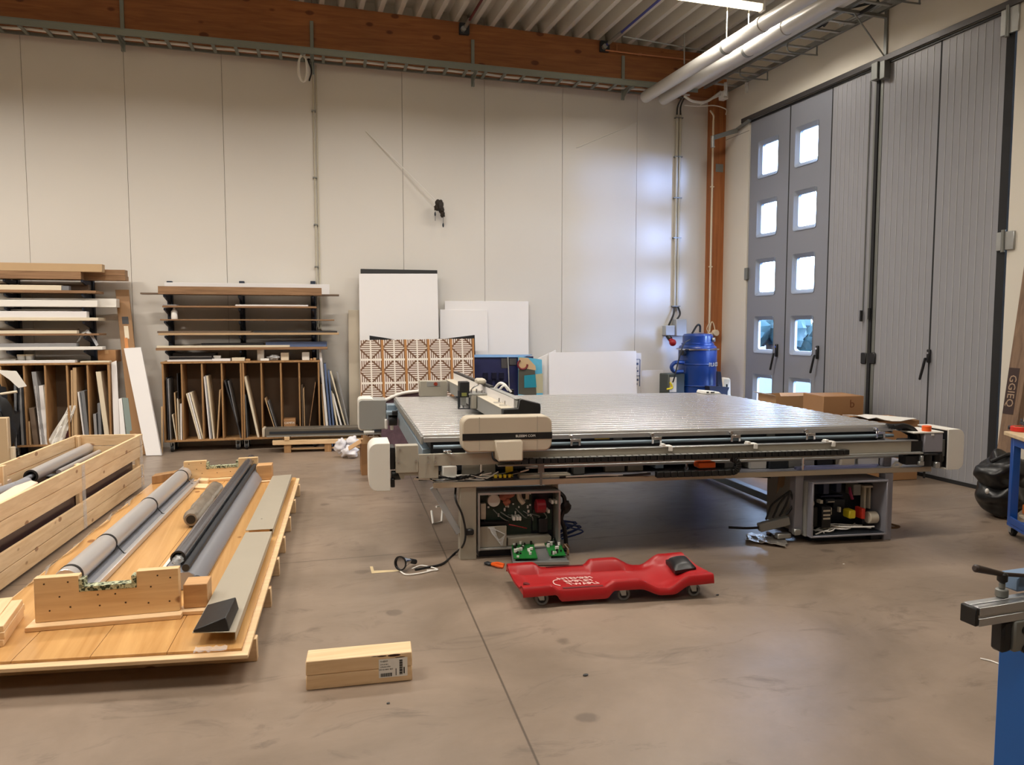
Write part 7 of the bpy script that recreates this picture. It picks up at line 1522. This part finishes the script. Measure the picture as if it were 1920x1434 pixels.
# blue tool cart
_a, _b, _c = onz(1866, 811, 0.72), onz(1920, 830, 0.72), onz(1920, 801, 0.72)
_k = onz(1884, 1003, 0)
CT = Frame(_k.x+0.012, _k.y+0.0, math.degrees(math.atan2(_b.y-_a.y, _b.x-_a.x)), math.degrees(math.atan2(_b.y-_a.y, _b.x-_a.x)))
ct = thing('tool_cart', 'blue steel workshop cart with a pale wooden top at the right edge', 'cart', CT.W((0.4, 0.3, 0)))
zt_ = 0.715
part('top', MB(CT).box(-0.05, 1.0, -0.03, 0.62, zt_+0.001, zt_+0.03), wood('cart_top', (222, 200, 164), (204, 178, 138), 'X'), ct, 0.004)
m_cart = mat('cart_blue', (22, 82, 168), 0.4, var=0.03)
for x in (0.0, 0.9):
    for y in (0.0, 0.54): part('leg', MB(CT).box(x, x+0.05, y, y+0.05, 0.10, zt_), m_cart, ct, 0.004)
part('rail', MB(CT).box(0.051, 0.899, 0.0, 0.04, zt_-0.06, zt_).box(0.0, 0.05, 0.051, 0.539, zt_-0.06, zt_), m_cart, ct, 0.003)
part('lower_shelf', MB(CT).box(0.0, 0.95, 0.0, 0.59, 0.075, 0.10).box(0.051, 0.899, -0.002, 0.01, 0.10, 0.15), m_cart, ct, 0.003); part('shelf_board', MB(CT).box(0.055, 0.895, 0.055, 0.535, 0.151, 0.165), m_cream, ct)
for x in (0.03, 0.92):
    for y in (0.04, 0.55):
        k = part('caster', MB(CT).box(x-0.06, x+0.035, y-0.03, y+0.03, 0.066, 0.0745).box(x-0.045, x+0.0, y-0.025, y-0.02, 0.025, 0.066).box(x-0.045, x+0.0, y+0.02, y+0.025, 0.025, 0.066), m_galv, ct, 0.002)
        part('wheel', MB(CT).cyl((x-0.025, y-0.016, 0.038), (x-0.025, y+0.016, 0.038), 0.038, 20), m_rubber, k, 0.004)
p = CT.y(1906, 805, 0.06); tr_ = thing('tape_roll', 'red tape roll lying on the pale top of the blue cart', 'tape', CT.W((p.x, 0.06, zt_+0.031)))
part('ring', MB(CT).cyl((p.x+0.02, 0.08, zt_+0.0315), (p.x+0.02, 0.08, zt_+0.066), 0.065, 28, inner=0.045), mat('tape_red', (214, 52, 40), 0.4), tr_, 0.003); part('core', MB(CT).cyl((p.x+0.02, 0.08, zt_+0.0315), (p.x+0.02, 0.08, zt_+0.064), 0.044, 24, inner=0.040), m_cardl, tr_)
single('metal_tool', MB(CT).beam((p.x-0.02, 0.10, zt_+0.09), (p.x+0.25, 0.06, zt_+0.076), 0.03, 0.014).beam((p.x-0.02, 0.10, zt_+0.095), (p.x-0.04, 0.1, zt_+0.115), 0.012, 0.01), m_dark, 'dark metal tool lying across the red tape roll on the cart', 'tool', 0.003)
single('dark_block', MB(CT).box(p.x-0.075, p.x-0.047, 0.03, 0.10, zt_+0.0315, zt_+0.062), m_dark, 'small dark block left of the red tape roll on the cart', 'block', 0.004)
single('orange_box', MB(CT).box(0.07, 0.5, 0.06, 0.40, 0.166, 0.262), mat('orange_case', (228, 128, 52), 0.45), 'orange plastic case on the lower shelf of the blue cart', 'case', 0.02)
# black bag on the floor
bp = onz(1878, 975, 0); bgm = MB()
bgm.ball((bp.x+0.12, bp.y+0.10, 0.15), 0.20, 0.18, 0.15, wob=0.45, seed=3, n=18, m=11).ball((bp.x+0.14, bp.y+0.11, 0.34), 0.23, 0.19, 0.14, wob=0.65, seed=6, n=18, m=11)
for v in bgm.v: v.z = max(0.003, v.z)
bagt = thing('black_bag', 'bulging black bag on the floor between the doors and the blue cart', 'bag', (bp.x+0.1, bp.y+0.22, 0)); part('body', bgm, mat('black_leather', (20, 20, 21), 0.36, var=0.2, bump=0.35, bscale=9), bagt, sub=2)
part('white_tag', MB().ball((bp.x-0.09, bp.y+0.06, 0.22), 0.014, 0.014, 0.022), m_whitep, bagt)
part('strap', MB().tube([(bp.x-0.02, bp.y+0.1, 0.44), (bp.x+0.1, bp.y+0.05, 0.50), (bp.x+0.25, bp.y+0.1, 0.46)], 0.016, 8), m_black, bagt)
# foreground machine at the right edge
zt0 = 0.46
def solve():
    best = None
    for k in range(60):
        z = 0.30+0.01*k; a, b = onz(1806, 1130, z), onz(1834, 1141, z); h = z-ony(1834, 1176, b.y).z
        s_ = abs((a-b).length-h)
        if best is None or s_ < best[0]: best = (s_, z, a, b, h)
    return best
_, zt0, pa, pb, ph = solve()
yd = (pa-pb); yd.z = 0; ydn = yd.normalized(); xd = Vector((ydn.y, -ydn.x, 0)); S_ = ph
mc = thing('saw_machine', 'blue bench machine with an aluminium profile arm and T-handle at the right edge', 'machine', pb+xd*0.4-Vector((0,0,pb.z)))
def prof(a0, a1):
    s, g = S_, S_*0.1; c2 = [(0, 0), (s, 0), (s, s*.42), (s-g, s*.42), (s-g, s*.58), (s, s*.58), (s, s), (s*.58, s), (s*.58, s-g), (s*.42, s-g), (s*.42, s), (0, s), (0, s*.58), (g, s*.58), (g, s*.42), (0, s*.42)]
    base_ = Vector((pb.x, pb.y, zt0-s)); return MB().prism([base_+ydn*u+Vector((0,0,1))*v+xd*a0 for u, v in c2], xd*(a1-a0))
part('profile_arm', prof(0.006, 0.9), m_alu, mc, 0.0008)
b0 = Vector((pb.x, pb.y, zt0-S_)); Zv = Vector((0,0,1))
def obx(u0, u1, a0, a1, z0, z1): q = [b0+ydn*u+xd*a for u, a in ((u0, a0), (u1, a0), (u1, a1), (u0, a1))]; return MB().hexa([Vector((p.x, p.y, z0)) for p in q], [Vector((p.x, p.y, z1)) for p in q])
part('arm_end_cap', obx(0.001, S_-0.001, -0.004, 0.0055, zt0-S_+0.001, zt0-0.001), m_black, mc, 0.002)
w_ = S_
cl2 = part('clamp_block', obx(w_*0.1, w_*0.9, w_*2.0, w_*2.65, zt0-S_*2.75, zt0-S_*1.005), m_black, mc, 0.006)
part('cast_plate', obx(-w_*0.05, w_*0.6, w_*2.66, w_*6, zt0-S_*2.72, zt0-S_*1.005), m_galvd, mc, 0.004)
hl = MB()
for u, z in ((3.35, 1.55), (3.4, 2.6)): c = b0+xd*w_*u+Vector((0,0,S_))-Zv*S_*z-ydn*w_*0.052; c = c; hl.cyl(c-ydn*0.002, c+ydn*0.004, w_*0.22, 18)
part('plate_hole', hl, m_black, mc)
part('blue_body', obx(w_*0.2, w_*2.2, w_*4.35, w_*9, 0.003, zt0-S_*2.73), mat('machine_blue', (26, 92, 168), 0.4), mc, 0.004)
part('top_plate', obx(w_*1.1, w_*2.2, w_*4.2, w_*9, zt0+0.0, zt0+S_*0.9), mat('machine_blue_grey', (120, 148, 182), 0.4), mc, 0.004)
sc_ = b0+xd*w_*2.75+ydn*w_*0.9; sc_.z = zt0
part('screw_post', MB().cyl(sc_+Zv*0.0, sc_+Zv*S_*0.45, w_*0.32, 12).cyl(sc_+Zv*S_*0.45, sc_+Zv*S_*0.8, w_*0.16, 14), m_galvd, mc, 0.002)
part('handle_hub', MB().cyl(sc_+Zv*S_*0.8, sc_+Zv*S_*1.35, w_*0.26, 16), m_black, mc, 0.004)
h0 = sc_+Zv*S_*1.25; 
hA = Vector(h0)-xd*w_*2.05+Zv*S_*0.55; hB = Vector(h0)+xd*w_*2.2-Zv*S_*0.35
part('t_handle', MB().cyl(h0, hA, w_*0.14, 14, w_*0.22).cyl(hB, h0, w_*0.11, 14), mat('handle_brown', (56, 44, 40), 0.45), mc, 0.004)
for x, y, pw in ((-4.9, 7.3, 175), (-1.9, 7.3, 85), (1.2, 7.3, 80), (-4.9, 3.6, 90), (-1.9, 3.6, 75), (1.2, 3.6, 75), (4.2, 3.6, 60), (-4.9, -0.5, 30), (-1.9, -0.5, 30), (1.2, -0.5, 30)):
    lamp(x, y, 4.95, 'ceiling tube lamp of the rows outside the picture', group='ceiling tube lamps outside the picture', power=pw)
